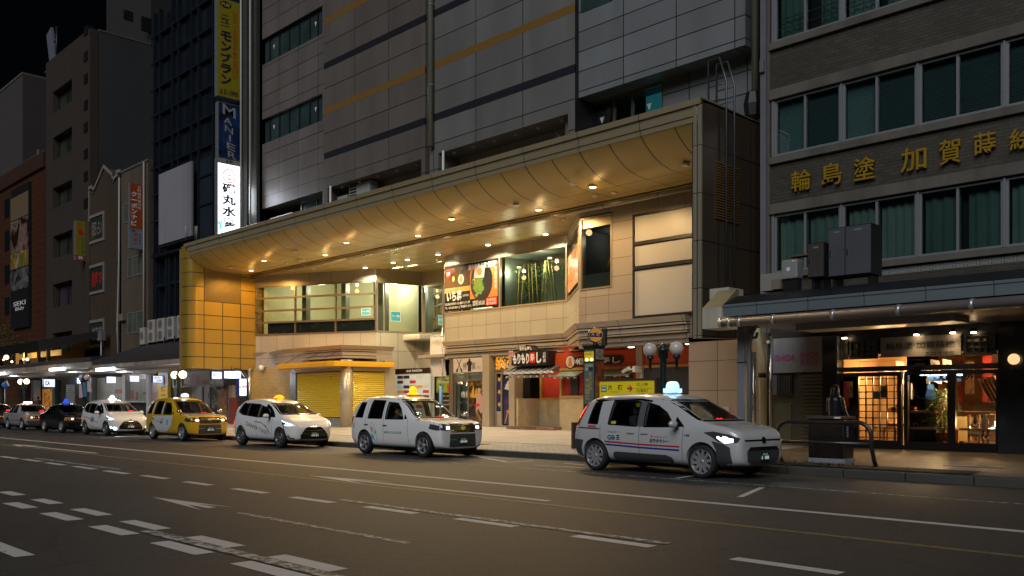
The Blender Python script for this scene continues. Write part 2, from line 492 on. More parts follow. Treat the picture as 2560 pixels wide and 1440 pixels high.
sheet('bay_markings',M_rp,poly_line([GZ(1200,1143),GZ(1270,1156)],.12)+poly_line([GZ(1272,1156),GZ(1334,1152)],.10)+poly_line([GZ(1130,1147),GZ(1232,1150)],.09)
+poly_line([GZ(1336,1163),GZ(1462,1170)],.09)+poly_line([GZ(1410,1158),GZ(1462,1163)],.09)+poly_line([GZ(1690,1196),GZ(1745,1188)],.1)+poly_line([GZ(1850,1243),GZ(1905,1219),],.1),.004)
kerb=MB()
x=-200
while x<40:
 kerb.box(x+.01,x+1.19,17.0,17.22,-.1,.152);x+=1.2
kerb.bevel(.02,2)
struct(kerb.build('kerb',mat('kerb_concrete',(.05,.048,.042),.8,noise=(5,.2),bump=(30,.4)),org=(0,0,0)))
def slope(name,m,y0,y1,dz=0.):
 q=MB();q.face([(-200,y0,SWZ(y0)+dz),(40,y0,SWZ(y0)+dz),(40,y1,SWZ(y1)+dz),(-200,y1,SWZ(y1)+dz)])
 return struct(q.build(name,m,org=(0,0,0)))
def slope2(name,m,y0,y1,x0,x1):
 q=MB();q.face([(x0,y0,SWZ(y0)+.004),(x1,y0,SWZ(y0)+.004),(x1,y1,SWZ(y1)+.004),(x0,y1,SWZ(y1)+.004)])
 return struct(q.build(name,m,org=(0,0,0)))
slope2('brown_pavement',panel('brown_paver',(.155,.115,.075),.3,.3,.008,'XY',.5,mort=(.05,.04,.03),off=.5,vary=.18,bumpy=.4),17.9,26,-11.6,30)  # brown paving, its tone also lowered to stand in for missing shade
slope2('grey_pavement_edge',panel('grey_paver',(.10,.095,.085),.24,.12,.008,'XY',.6,mort=(.04,.04,.04),off=.5,vary=.2,bumpy=.5),17.22,17.9,-11.6,30)
slope('brick_pavement',panel('pavement_brick',(.42,.39,.35),.24,.12,.008,'XY',.55,mort=(.12,.11,.1),off=.5,vary=.16,bumpy=.6),17.22,19.6)
slope('drain_strip',mat('drain_steel',(.10,.10,.10),.45,.4),19.6,19.75,-.004)
slope('pavement',panel('pavement_stone',(.46,.42,.36),.9,.9,.006,'XY',.5,mort=(.2,.18,.15),off=.5,vary=.07,bumpy=.2),19.75,40)
YC,XR,XL,YU,YS,YB=20.4,-13.5,-44.2,24.5,24.3,27.2
ZCE=8.3
LB=Vector((-29,26,0.38))
bld=thing('commercial_building','beige panelled commercial block with striped upper wall and long glowing bronze street canopy','building',LB)
def wo(anchor,axis,step):return-(((anchor-LB[axis])%step))
GOLD=(.40,.33,.19)
M_stone=panel('beige_stone_tile',(.335,.285,.225),1.05,.62,.012,'XZ',.32,mort=(.16,.13,.1),org=(.3,wo(8.3,2,.62)))
M_stoneY=panel('beige_stone_tile_side',(.50,.45,.37),.95,.82,.012,'YZ',.32,mort=(.16,.13,.1))
M_gold=mat('bronze_panel',GOLD,.33,.35,noise=(2,.06))
M_goldX=panel('bronze_soffit',(.44,.33,.11),1.145,.9,.016,'XY',.40,.12,mort=(.05,.04,.03),org=(wo(-15.55,0,1.145),wo(22.3,1,.9)),vary=.02,bumpy=.3,rv=.15)
M_goldC=panel('bronze_soffit_curve',(.44,.33,.11),1.145,50,.024,'XY',.38,.15,mort=(.05,.04,.03),org=(wo(-15.55,0,1.145),7),vary=.02,bumpy=.3,rv=.15)
M_goldF=panel('bronze_fascia',(.36,.30,.185),2.29,50,.014,'XZ',.33,.35,mort=(.05,.04,.03),org=(wo(-15.55,0,2.29),7),vary=.02,bumpy=.3,rv=.15)
M_finL=panel('bronze_fin',(.34,.22,.032),1.02,.72,.022,'YZ',.33,.2,mort=(.03,.02,.01),org=(wo(21.3,1,1.02),wo(8.16,2,.72)),vary=.03,bumpy=.3)  # bronze with the orange of the left lamps put into its colour
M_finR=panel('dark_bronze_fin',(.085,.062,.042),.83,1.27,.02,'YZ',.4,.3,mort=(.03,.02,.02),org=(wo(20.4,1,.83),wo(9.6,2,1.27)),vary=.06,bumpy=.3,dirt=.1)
M_clA=panel('cladding_left',(.15,.128,.115),2.64,1.105,.020,'XZ',.45,mort=(.02,.018,.018),org=(wo(-35.37,0,2.64),wo(14.68,2,1.105)),vary=.10,bumpy=.3,dirt=.12)
M_clB=panel('cladding_right',(.178,.172,.166),2.67,1.105,.020,'XZ',.45,mort=(.02,.018,.018),org=(wo(-24.24,0,2.67),wo(14.68,2,1.105)),vary=.10,bumpy=.3,dirt=.12)
M_clC=panel('cladding_plain',(.20,.212,.22),2.2,.72,.020,'XZ',.42,mort=(.02,.018,.018),org=(wo(XY(1567.6,24.9),0,2.2),wo(14.2,2,.72)),vary=.10,bumpy=.3,dirt=.1)
M_clD=panel('cladding_window_bay',(.165,.145,.135),1.9,.78,.018,'XZ',.42,mort=(.02,.018,.018),org=(.4,.2),vary=.10,bumpy=.3,dirt=.12)
M_brown=mat('brown_recess',(.16,.12,.09),.6,noise=(2,.1))
M_band=mat('charcoal_band',(.02,.022,.027),.4)
M_oband=mat('ochre_band',(.22,.12,.03),.45)
M_frame=mat('bronze_frame',(.20,.165,.12),.35,.5)
M_frameL=mat('pale_bronze_frame',(.36,.30,.22),.33,.5)
G_win=glass('window_glass',(.62,.72,.66))
G_dark=mat('dark_window_glass',(.012,.016,.018),.06,0,.8)
G_teal=mat('curtained_glass',(.035,.06,.06),.12,0,.6,noise=(1.2,.5))
M_redpaint=mat('red_paint',(.42,.035,.02),.45,noise=(2,.08))
M_wood=mat('pale_wood',(.45,.24,.07),.5,noise=(4,.2))
ZT=30.0
PU=Pl((XL,YU),(XR,YU))
u=PU.s
q=MB();ZA,ZB2=PU.z(820,469),PU.z(1100,382)
a0,a1=u(810),u(1063)
PU.box(q,a0,a1,ZA,ZT,-8,0);PU.box(q,a0,u(819),8.9,ZA,-8,0);PU.box(q,u(1053),a1,8.9,ZA,-8,0)
q.build('upper_wall',M_clA,bld)
q=MB();b0,b1=u(1074),u(1438)
PU.box(q,b0,b1,ZB2,ZT,-8,0);PU.box(q,b0,u(1096),8.9,ZB2,-8,0);PU.box(q,u(1420),b1,8.9,ZB2,-8,0)
q.build('upper_wall',M_clB,bld)
pbox(PU,'wall_groove',M_brown,bld,(a1,b0,8.9,ZT,-.6,-.5))
q=MB();PU.box(q,u(819),u(1053),8.9,ZA,-1.4,-1.2);PU.box(q,u(1096),u(1420),8.9,ZB2,-1.4,-1.2)
q.build('recessed_wall',panel('recess_panel',(.40,.33,.27),1.1,20,.008,'XZ',.5,vary=.03),bld)
for(n_,m_,k0)in(('dark_band',M_band,0),('ochre_band',M_oband,1)):
 for k in range(k0,8,2):
  z=13.42+2.21*k
  q=MB();PU.box(q,a0,a1,z,z+.31,-.05,.004);PU.box(q,b0,b1,z,z+.31,-.05,.004)
  q.build(n_,m_,bld)
for(x0,x1,z_,n_)in((819,1053,ZA,5),(1096,1420,ZB2,6)):
 for i in range(n_):
  c=u(x0)+(u(x1)-u(x0))*(i+.5)/n_
  p=PU.P(c,z_-.05,-.35);B('eaves_light',M_white,bld,(p.x-.05,p.x+.05,p.y-.05,p.y+.05,z_-.075,z_))
PW=Pl((XL,24.75),(XR,24.75));w_=PW.s
rows=[PW.r(649,805,104,167),PW.r(649,807,302,364)]
c1=w_(809)+.12;zs=[8.9]
q=MB();zc0=8.9
wl,wr=w_(649),w_(806)
PW.box(q,w_(643),wl,8.9,ZT,-8,0);PW.box(q,wr,c1,8.9,ZT,-.6,0)
lo=PW.r(668,805,519,600)
zst=sorted([(rows[1][2],rows[1][3]),(rows[0][2],rows[0][3]),(9.3,lo[3])])
zz=8.9
for(za,zb_)in zst:
 if za>zz:PW.box(q,wl,wr,zz,za,-8,0)
 zz=zb_
PW.box(q,wl,wr,zz,ZT,-8,0)
q.build('upper_wall',M_clD,bld)
for(u0,u1,z0,z1)in rows:
 f=MB();pframe(PW,f,wl,wr,z0,z1,.07,-.22,-.12,bars=(.14,.30,.46,.62,.78,.9));fr=f.build('window',M_dark,bld)
 g=MB();PW.quad(g,wl,wr,z0,z1,-.18);g.build('pane',G_teal,fr)
 t=MB()
 for s_ in(.2,.86):
  c=wl+(wr-wl)*s_;zc_=z0+(z1-z0)*.55
  t.face([PW.P(c-.09,zc_+.14,-.165),PW.P(c+.09,zc_+.14,-.165),PW.P(c,zc_-.1,-.165)])
 t.build('rescue_mark',M_whiteink,fr)
z0,z1=9.3,lo[3]
pbox(PW,'balcony_screen',mat('white_panel',(.7,.7,.7),.4),bld,(w_(667),w_(722),8.9,z1-.55,-.3,-.2))
f=MB();pframe(PW,f,w_(727),wr,8.9,z1,.08,-.7,-.6,bars=(.5,));fr=f.build('window',M_frame,bld)
g=MB();PW.quad(g,w_(727),wr,8.9,z1,-.66);g.build('pane',mat('lit_blue_glass',(.08,.16,.2),.1),fr)
Y3=YX(1447,PU.P(b1,0).x);P3=Pl((PU.P(b1,0).x,Y3),(XR,Y3));z3=P3 .z(1447,245);r1=P3 .s(1863)
pbox(P3,'upper_wall',M_clC,bld,(0,r1,z3,ZT,-8,0))
Y4=Y3+.75;P4=Pl((PU.P(b1,0).x-1,Y4),(XR,Y4))
w0,w1=P4 .s(1468),P4 .s(1658)
wz=P4 .z(1468,262)
pbox(P4,'recessed_wall',M_clC,bld,(w1,P4 .s(1880),8.9,z3,-4,0))
pbox(P4,'recessed_wall',M_brown,bld,(P4 .s(1440),w0,8.9,z3,-4,.6),(w0,w1,wz,z3,-4,0))
f=MB();pframe(P4,f,w0,w1,8.9,wz,.08,-.12,-.02,bars=(.36,.6));fr=f.build('window',M_frame,bld)
g=MB();P4 .quad(g,w0,w1,8.9,wz,-.08);g.build('pane',glass('upper_glass',(.55,.65,.65)),fr)
pbox(P4,'curtain',mat('green_curtain',(.22,.32,.28),.8,noise=(3,.4)),bld,(w0,w0+(w1-w0)*.6,8.9,wz,-.9,-.85))
pbox(P4,'reflection_sheet',emit('teal_reflection_glow',(.05,.42,.48),.22,(.05,.2,.22)),bld,(w0+(w1-w0)*.6,w1,8.9,wz,-.9,-.85))  # glowing sheet added in place of a neon sign's reflection in the pane
t=MB()
for p_ in(1502,1620):
 c=P4 .s(p_);zc_=P4 .z(p_,300 if p_<1600 else 266);t.face([P4 .P(c-.11,zc_+.12,-.07),P4 .P(c+.11,zc_+.12,-.07),P4 .P(c,zc_-.12,-.07)])
t.build('rescue_mark',M_whiteink,fr)
B('parapet_hood',M_brown,bld,(XY(1600,22.6),XY(1690,22.6),22.2,24.6,9.45,10.25))
pbox(P3,'window',G_teal,bld,(P3 .s(1452),P3 .s(1532),P3 .z(1452,34),P3 .z(1452,34)+1.5,-.1,.012))
def pipe(name,m,pts,r,parent,rings=()):
 q=MB();q.tube(pts,r,12)
 for z in rings:q.tube([(pts[0][0],pts[0][1],z),(pts[0][0],pts[0][1],z+.05)],r*1.15,12)
 return q.build(name,m,parent)
M_pipe=mat('olive_pipe',(.26,.28,.22),.28,.3)
xp=XY(1077,24.35);zp=ZY(1077,366,24.35)
pipe('drainpipe',M_pipe,[(xp,24.35,zp),(xp,24.35,ZT)],.125,bld,(14.9,18.3,21.5))
pipe('drainpipe',mat('grey_pipe',(.4,.38,.36),.4),[(XY(641,24.6),24.6,8),(XY(641,24.6),24.6,ZT)],.07,bld,(10,13,16))
xp=XY(1889,24.3)
pipe('drainpipe',M_pipe,[(xp,24.3,ZY(1889,240,24.3)),(xp,24.3,ZT)],.12,bld,(14.9,19))
pipe('drainpipe',M_white,[(XY(1108,24.4),24.4,8.9),(XY(1108,24.4),24.4,ZB2)],.05,bld)
pipe('drainpipe',M_white,[(XY(826,24.4),24.4,8.9),(XY(826,24.4),24.4,ZA)],.05,bld)
q=MB();xh=XY(1884,23.9);zh=ZY(1884,300,23.9)
q.lathe([(.12,zh),(.26,zh+.1),(.3,zh+.45),(.22,zh+.8),(.14,zh+.86)],(xh,23.9,0),8,smooth=False)
q.build('rain_hopper',M_black,bld)
q=MB()
prof=[(YC-.02,9.60),(YC-.06,9.58),(YC-.06,9.42),(YC+.05,9.415),(YC+.05,9.45),(YC+.4,9.5),(25.0,9.5),(25.0,9.55),(YC+.3,9.62)]
q.ext([(XL-.3,y,z)for y,z in prof],(XR-XL+.3,0,0));q.build('canopy_roof',M_goldF,bld)
B('canopy_fascia',M_goldF,bld,(XL,XR-.06,YC,YC+.25,9.15,9.414))
B('canopy_fascia',M_goldF,bld,(XL+.03,XR-.12,YC+.03,YC+.25,9.0,9.143))
q=MB();pr=[(YC+.06,9.0),(YC+.12,8.93),(YC+.28,8.79),(YC+.5,8.64),(YC+.75,8.50),(YC+1.05,8.39),(YC+1.4,8.325),(YC+1.75,8.30)]
for(ya,za),(yb,zb_)in zip(pr,pr[1:]):
 q.face([(XL,ya,za),(XR-.12,ya,za),(XR-.12,yb,zb_),(XL,yb,zb_)])
q.build('curved_soffit',M_goldC,bld,smooth=True,fix=False)
q=MB()
for ya,yb in((YC+1.75,23.62),(23.78,33)):
 q.face([(XL,ya,ZCE),(XR-.12,ya,ZCE),(XR-.12,yb,ZCE),(XL,yb,ZCE)])
q.build('soffit',M_goldX,bld,fix=False)
B('soffit_slot',M_black,bld,(XL,XR-.12,23.60,23.80,8.36,8.45))
q=MB();q.tube([(XL,24.0,8.26),(XR-.12,24.0,8.26)],.11,14)
q.build('soffit_tube',panel('tube_metal',(.46,.39,.27),2.3,50,.02,'XZ',.22,.6,mort=(.1,.08,.05)),bld)
B('wall_void',M_black,bld,(XL-.3,XR-.4,YC+.9,25,8.62,9.35))
q=MB();q.ext([(XR-.34,YC+.06,3.19),(XR-.34,24.4,3.36),(XR-.34,24.4,9.56),(XR-.34,YC+.06,9.56)],(.34,0,0))
q.build('canopy_side_wall',M_finR,bld)
q=MB()
for x0 in(XR-.11,XR-.26):
 q.box(x0,x0+.11,YC-.02,YC+.055,3.18,9.58)
q.bevel(.012);q.build('canopy_corner_post',panel('corner_bronze',(.45,.40,.29),50,1.27,.012,'XZ',.28,.5,mort=(.03,.02,.02),org=(7,wo(9.6,2,1.27))),bld)
PFR=Pl((XR,YC),(XR,25));
u0,u1,z0,z1=PFR.s(1786),PFR.s(1846),PFR.z(1786,548),PFR.z(1786,402)
q=MB();PFR.box(q,u0,u1,z0,z1,-.02,.006)
lv=q.build('side_louvre',M_black,bld)
q=MB();k=22
for i in range(k):
 z=z0+(z1-z0)*(i+.5)/k
 q.ext([PFR.P(u0,z-.02,.01),PFR.P(u0,z+.005,.01),PFR.P(u0,z+.03,.045),PFR.P(u0,z+.01,.045)],PFR.U*(u1-u0))
q.build('louvre_blades',mat('louvre_bronze',(.34,.2,.08),.4,.4),lv)
q=MB();pts=[(XL-.5,24.6),(XL-.5,YC+.25)]
for i in range(9):
 a=R(180+90*i/8);pts.append((XL-.42+.42*1+math.cos(a)*0-.0,0))if False else None
rr=.45
pts=[(XL-.9,24.6),(XL-.9,YC+.1),(XL-rr,YC+.1)]+[(XL-rr+rr*math.sin(R(11.25*i)),YC+.1+rr-rr*math.cos(R(11.25*i)))for i in range(1,9)]+[(XL,24.6)]
q.ext([(x,y,3.24)for x,y in pts],(0,0,6.3))
q.build('canopy_side_wall',M_finL,bld)
PFL=Pl((XL,YC),(XL,25))
u0,u1,z0,z1=PFL.s(511),PFL.s(601),PFL.z(511,752),PFL.z(511,677)
q=MB();PFL.box(q,u0,u1,z0,z1,-.02,.006);lv=q.build('side_louvre',mat('louvre_back',(.12,.09,.04),.6),bld)
q=MB();k=26
for i in range(k):
 z=z0+(z1-z0)*(i+.5)/k
 q.ext([PFL.P(u0,z-.02,.008),PFL.P(u0,z-.005,.008),PFL.P(u0,z+.018,.035),PFL.P(u0,z+.003,.035)],PFL.U*(u1-u0))
q.build('louvre_blades',mat('louvre_yellow',(.26,.18,.045),.4,.2),lv)
B('canopy_corner_post',M_gold,bld,(XL-.95,XL-.91,YC+.02,YC+.12,3.24,9.4))
M_lampw=emit('downlight_warm',(1,.62,.30),9)
M_lampc=emit('downlight_white',(1,.95,.82),9)
M_lampo=mat('downlight_off',(.75,.70,.60),.3)
def downlight(px,py,kind):
 p=GZ(px,py,ZCE-.012)
 q=MB();q.lathe([(.115,p.z+.012),(.125,p.z-.012),(.09,p.z-.016),(.088,p.z+.004)],(p.x,p.y,0),20)
 r_=q.build('downlight',M_lampo,bld)
 q=MB();q.lathe([(.0,p.z-.04),(.08,p.z-.034),(.11,p.z-.017)],(p.x,p.y,0),20)
 q.build('bulb',{'w':M_lampw,'c':M_lampc,'o':M_lampo}[kind],r_)
 if kind=='w':
  cw=(1,.52,.13)if px<700 else(1,.60,.22)if px<900 else(1,.65,.30)
  lamp('canopy_lamp',(p.x,p.y,p.z-.12),480,cw,'SPOT',.07,(0,0,0),R(172),.35,parent=bld)
  lamp('canopy_glow',(p.x,p.y,p.z-.45),8,cw,'POINT',.12,parent=bld)
 if kind=='c':
  lamp('canopy_lamp',(p.x,p.y,p.z-.10),430,(1,.88,.62),'SPOT',.08,(0,0,0),R(150),.5,parent=bld)
for a in((660,651),(628,676),(866,606),(813,637),(1129,547),(1045,589),(1482,467),(1347,524)):downlight(*a,'w')
for a in((913,669),(983,656),(1018,649),(1095,636),(1220,612),(1364,585)):downlight(*a,'c')
for a in((575,669),(716,657),(748,650),(738,629),(880,654),(784,672),(1018,671),(988,633),(757,649),(1171,558),(1290,511),(1432,460),(1536,482),(1487,489),(1714,412),(1407,548),(1180,560)):downlight(*a,'o')
for a in((1578,868,25.3),(1722,860,25.3)):
 x,z=XY(a[0],a[2]),ZY(a[0],a[1],a[2])
 q=MB();q.lathe([(.0,z-.012),(.11,z-.012),(.12,z)],(x,a[2],0),16);q.build('downlight',M_lampc,bld)
 lamp('shop_lamp',(x,a[2],z-.1),26,(1,.9,.75),'SPOT',.06,(0,0,0),R(150),.5,parent=bld)
PS=Pl((XY(1447,YS),YS),(XR,YS));s_=PS.s
ZCT=PS.z(1447,815)
sx0,sx1=s_(1451),s_(1530)
zt,zb=PS.z(1451,547),PS.z(1451,727)
q=MB();PS.box(q,sx1,PS.len,3.4,8.3,-.3,0);PS.box(q,0,sx1,3.4,zb,-.3,0);PS.box(q,0,sx0,zb,8.3,-.3,0);PS.box(q,sx0,sx1,zt+.05,8.3,-.3,0)
q.build('front_wall',M_stone,bld)
zg,zk=PS.z(1451,573),PS.z(1451,688)
f=MB();pframe(PS,f,sx0,sx1,zb,zt,.06,-.12,.02);fr=f.build('window',M_frameL,bld)
pbox(PS,'window_panel',M_gold,fr,(sx0+.06,sx1-.06,zg,zt-.06,-.1,-.03))
g=MB();PS.quad(g,sx0+.06,sx1-.06,zb+.06,zg,-.06);g.build('pane',G_win,fr)
pbox(PS,'window_ledge',mat('ledge_ply',(.36,.31,.22),.7,noise=(3,.2)),fr,(sx0+.06,sx1-.06,zb+.06,zk,-.16,-.1))
def cavity(pl,u0,u1,z0,z1,d0,d1,m,parent,name='room',back=None):
 q=MB()
 A=[(u0,z0),(u1,z0),(u1,z1),(u0,z1)]
 q.face([pl.P(a,b,-d1)for a,b in A])
 for(a,b),(c,d)in zip(A,A[1:]+A[:1]):
  q.face([pl.P(a,b,-d0),pl.P(c,d,-d0),pl.P(c,d,-d1),pl.P(a,b,-d1)])
 return q.build(name,m,parent,fix=False)
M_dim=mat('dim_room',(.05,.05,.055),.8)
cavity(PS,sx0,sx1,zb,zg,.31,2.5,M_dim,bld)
q=MB()
for(xa,ya,xb,yb)in((1489,673,1519,588),(1492,676,1498,632),(1507,674,1526,632)):
 q.tube([PS.P(s_(xa),PS.z(xa,ya),-.5),PS.P(s_(xb),PS.z(xb,yb),-.7)],.03,6)
q.build('leaning_poles',M_wood,bld)
lamp('room_light',PS.P((sx0+sx1)/2,zg-.2,-1.2),14,(1,.9,.75),'POINT',.1,parent=bld)  # light added only to bring out the poles and ledge, no fixture here
q=MB();q.lathe([(.0,0),(.62,0),(.62,.05),(.0,.05)],PS.P(s_(1438),PS.z(1447,665),-1.2),24,axis='X');q.build('round_fitting',mat('blue_grey_disc',(.25,.32,.4),.4),bld)
PC=Pl((XY(1418,YB),YB),(XY(1447,YS),YS));PB=Pl((XY(1112,YB),YB),(XY(1418,YB),YB));b_=PB.s
zbt,zbb,zmid=PB.z(1112,663),PB.z(1112,786),8.3
q=MB();PB.box(q,0,PB.len,3.5,zbb,-.3,0);q.build('front_wall',panel('bay_stone_tile',(.40,.365,.285),.92,.66,.012,'XZ',.3,mort=(.2,.17,.12),org=(.2,wo(zbb,2,.66))),bld)
q=MB();PC.box(q,0,PC.len,3.5,zbb,-.3,0);q.build('front_wall',panel('bay_stone_tile_2',(.40,.365,.285),.92,.66,.012,'YZ',.3,mort=(.2,.17,.12),org=(.2,wo(zbb,2,.66))),bld)
pbox(PB,'transom_panel',panel('bronze_transom',(.40,.36,.27),.92,50,.006,'XZ',.35,.4,org=(.1,7)),bld,(0,PB.len,zbt,8.3,-.2,0))
pbox(PC,'transom_panel',M_gold,bld,(0,PC.len,zbt,8.3,-.2,0))
f=MB();pframe(PB,f,0,PB.len,zbb,zbt,.07,-.1,.03,bars=((b_(1249)-0)/PB.len,));fr=f.build('window',M_frameL,bld)
g=MB();PB.quad(g,b_(1252),PB.len-.07,zbb+.07,zbt-.07,-.04);g.build('pane',glass('bay_glass',(.55,.66,.60)),fr)
cavity(PB,b_(1250),PB.len,zbb,zbt,.31,2.6,mat('green_grey_room',(.16,.19,.16),.7,noise=(.8,.3)),bld)
M_bam=mat('bamboo',(.66,.54,.18),.4,noise=(10,.2));M_leaf=mat('leaf_green',(.17,.27,.06),.5,noise=(20,.3))
def canes(px,lab,tops):
 base=PB.P(b_(px),zbb+.07,-.75)
 t=thing('bamboo_bundle',lab,'bamboo',base,'bamboo bundles behind the restaurant window')
 q=MB();l=MB();rnd=random.Random(px)
 for(xb,xt,yt)in tops:
  a=PB.P(b_(xb),zbb+.07,-.75+rnd.uniform(-.15,.15));b=PB.P(b_(xt),PB.z(xt,yt),-.7)
  q.tube([a,a.lerp(b,.33),a.lerp(b,.66),b],[.03,.028,.025,.02],7)
  for k in range(16):
   f_=rnd.uniform(.25,.95);c=a.lerp(b,f_)+Vector((rnd.uniform(-.28,.28),rnd.uniform(-.12,.15),rnd.uniform(-.12,.12)))
   for j in range(3):
    d=Vector((rnd.uniform(-1,1),rnd.uniform(-.5,.5),rnd.uniform(-.8,.5))).normalized()*rnd.uniform(.08,.15)
    w=d.cross(Vector((0,1,.3))).normalized()*.022
    l.face([c,c+d*.5+w,c+d,c+d*.5-w])
 q.build('cane',M_bam,t);l.build('leaves',M_leaf,t)
canes(1275,'bamboo canes just right of the restaurant poster',[(1266,1270,664),(1278,1281,660),(1290,1292,655)])
canes(1305,'pair of bamboo canes left of the window middle',[(1299,1300,655),(1310,1309,650)])
canes(1337,'dense bamboo canes in the middle of the dark window',[(1325,1334,645),(1336,1336,646),(1348,1340,640),(1357,1350,655)])
canes(1390,'tall leaning bamboo canes at the right end of the window',[(1376,1387,632),(1388,1387,628),(1396,1388,640),(1404,1397,632)])
for(px,py)in((1334,640),(1257,664)):
 p=PB.P(b_(px),PB.z(px,py),-1.0);q=MB();q.lathe([(.0,p.z),(.09,p.z),(.1,p.z+.05)],(p.x,p.y,0),12);q.build('downlight',emit('small_warm_bulb',(1,.75,.45),4),bld)
 lamp('room_light',(p.x,p.y-.62,p.z-.25),60,(1,.85,.6),'POINT',.06,parent=bld)
pbox(PC,'window',M_frameL,bld,(0,.05,zbb,zbt,-.1,.03),(PC.len-.05,PC.len,zbb,zbt,-.1,.03),(.05,PC.len-.05,zbb,zbb+.06,-.1,.03),(.05,PC.len-.05,zbt-.06,zbt,-.1,.03))
o=pbox(PC,'food_banner',picture('food_banner_print',[(.6,.5,.35),(.5,.08,.03),(.75,.3,.05),(.8,.7,.5),(.15,.2,.05),(.7,.15,.05)],2.6,.0,const=True),None,(.06,PC.len-.06,zbb+.3,zbt-.55,-.06,-.03))
tag(o,'tall food picture pasted in the slanting window between bamboo and bare sign boards','banner')
pbox(PC,'chamfer_glass',G_dark,bld,(.05,PC.len-.05,zbb+.06,zbt-.06,-.11,-.09))
def ledge(name,path,steps,m):
 q=MB()
 P2=[Vector((x,y,0))for x,y in path]
 def offs(d):
  out=[]
  for i,p in enumerate(P2):
   ns=[]
   if i:e=(p-P2[i-1]).normalized();ns.append(Vector((e.y,-e.x,0)))
   if i<len(P2)-1:e=(P2[i+1]-p).normalized();ns.append(Vector((e.y,-e.x,0)))
   n=sum(ns,Vector());n=n.normalized()/max(.3,n.normalized().dot(ns[0]));out.append(p+n*d)
  return out
 for z0,z1,d0,d1 in steps:
  a,b=offs(d0),offs(d1)
  for i in range(len(P2)-1):
   q.face([a[i]+Vector((0,0,z0)),a[i+1]+Vector((0,0,z0)),b[i+1]+Vector((0,0,z1)),b[i]+Vector((0,0,z1))])
   q.face([b[i]+Vector((0,0,z1)),b[i+1]+Vector((0,0,z1)),P2[i+1]+Vector((0,0,z1)),P2[i]+Vector((0,0,z1))])
   q.face([P2[i]+Vector((0,0,z0)),P2[i+1]+Vector((0,0,z0)),a[i+1]+Vector((0,0,z0)),a[i]+Vector((0,0,z0))])
  for i in(0,len(P2)-1):
   q.face([P2[i]+Vector((0,0,z0)),a[i]+Vector((0,0,z0)),b[i]+Vector((0,0,z1)),P2[i]+Vector((0,0,z1))])
 return q.build(name,m,bld)
M_ledge=panel('ledge_panel',(.42,.36,.28),2.6,50,.012,'XZ',.38,.1,mort=(.06,.05,.04),org=(.6,7),vary=.03)
ZL=4.27
steps=[(4.08,4.27,.26,.36),(3.99,4.045,.25,.25),(3.81,3.955,.18,.18),(3.73,3.775,.21,.22),(3.55,3.695,.08,.08)]
ledge('shop_ledge',[(XY(1119,YB),YB),(XY(1430,YB),YB),(XY(1459,YS),YS),(XY(1726,YS),YS)],steps,M_ledge)
bz=[(1590,541,607),(1590,615,668),(1590,676,793)]
su0,su1=PS.s(1590),PS.s(1748)
o=thing('blank_sign_board','three blank cream sign panels in one dark frame on the bright stone wall','sign board',PS.P((su0+su1)/2,PS.z(1590,795),0))
M_cream=mat('blank_cream_board',(.45,.425,.37),.35,noise=(.8,.05))
f=MB();zt_,zb_=PS.z(1588,538),PS.z(1588,797)
PS.box(f,su0-.06,su0,zb_,zt_,-.02,.12);PS.box(f,su0,su1,zt_-.07,zt_,-.02,.12);PS.box(f,su0,su1,zb_,zb_+.08,-.02,.12)
for(x,a,b),(x2,a2,b2)in zip(bz,bz[1:]):PS.box(f,su0,su1,PS.z(x,a2),PS.z(x,b),-.02,.12)
f.build('frame',M_dark,o)
for x,a,b in bz:pbox(PS,'board',M_cream,o,(su0,su1,PS.z(x,b)+.02,PS.z(x,a)-.02,0,.06))
def stack_text(pl,lines,u0,u1,z0,z1,m,parent,o=.03,**k):
 n=len(lines)
 for i,(t,a,b)in enumerate(lines):
  h=(z1-z0)/n
  pl.text(t,u0+(u1-u0)*a,u0+(u1-u0)*b,z1-h*(i+.85),z1-h*(i+.15),m,parent,o=o,**k)
u0,u1=PB.s(1113),PB.s(1247);z1,z0=PB.z(1113,668),PB.z(1113,779)
po=thing('restaurant_poster','large orange and black food poster left of the bamboo window','poster',PB.P((u0+u1)/2,z0,0))
pbox(PB,'backing',mat('poster_black',(.012,.012,.012),.25),po,(u0,u1,z0,z1,-.03,.04))
um=u0+(u1-u0)*.49
zq=z0+(z1-z0)*.40
pbox(PB,'room_photo',picture('warm_room_print',[(.006,.004,.002),(.025,.011,.004),(.12,.05,.01),(.012,.006,.003)],1.3,.0),po,(u0+.03,um,zq,z1-.12,.03,.045))
q=MB();PB.box(q,u0+.03,um,zq,zq+.22,.046,.05);q.build('table_photo',mat('print_table_wood',(.65,.36,.08),.4),po)
def disc(pl,uc,zc,r,o,m,parent,name,ru=1.,n=28):
 q=MB();q.face([pl.P(uc+math.cos(2*math.pi*i/n)*r*ru,zc+math.sin(2*math.pi*i/n)*r,o)for i in range(n)])
 return q.build(name,m,parent,fix=False)
disc(PB,u0+(um-u0)*.66,zq+(z1-zq)*.45,.23,.05,mat('print_white',(.75,.72,.65),.4),po,'lamp_photo',.85)
disc(PB,u0+(um-u0)*.66,zq+(z1-zq)*.45,.13,.053,mat('print_gold',(.5,.33,.12),.4),po,'lamp_photo',.85)
disc(PB,u0+(um-u0)*.36,zq+(z1-zq)*.5,.12,.05,mat('print_glow',(.75,.45,.10),.4),po,'lamp_photo',.8)
pbox(PB,'orange_ground',mat('print_orange',(.62,.20,.03),.35),po,(um+.01,u1-.03,z0+.42,z1-.12,.03,.045))
zc_=z0+(z1-z0)*.56
disc(PB,um+(u1-um)*.42,zc_,.88,.05,mat('print_plate',(.018,.018,.022),.3),po,'plate_photo',.82)
rnd=random.Random(3)
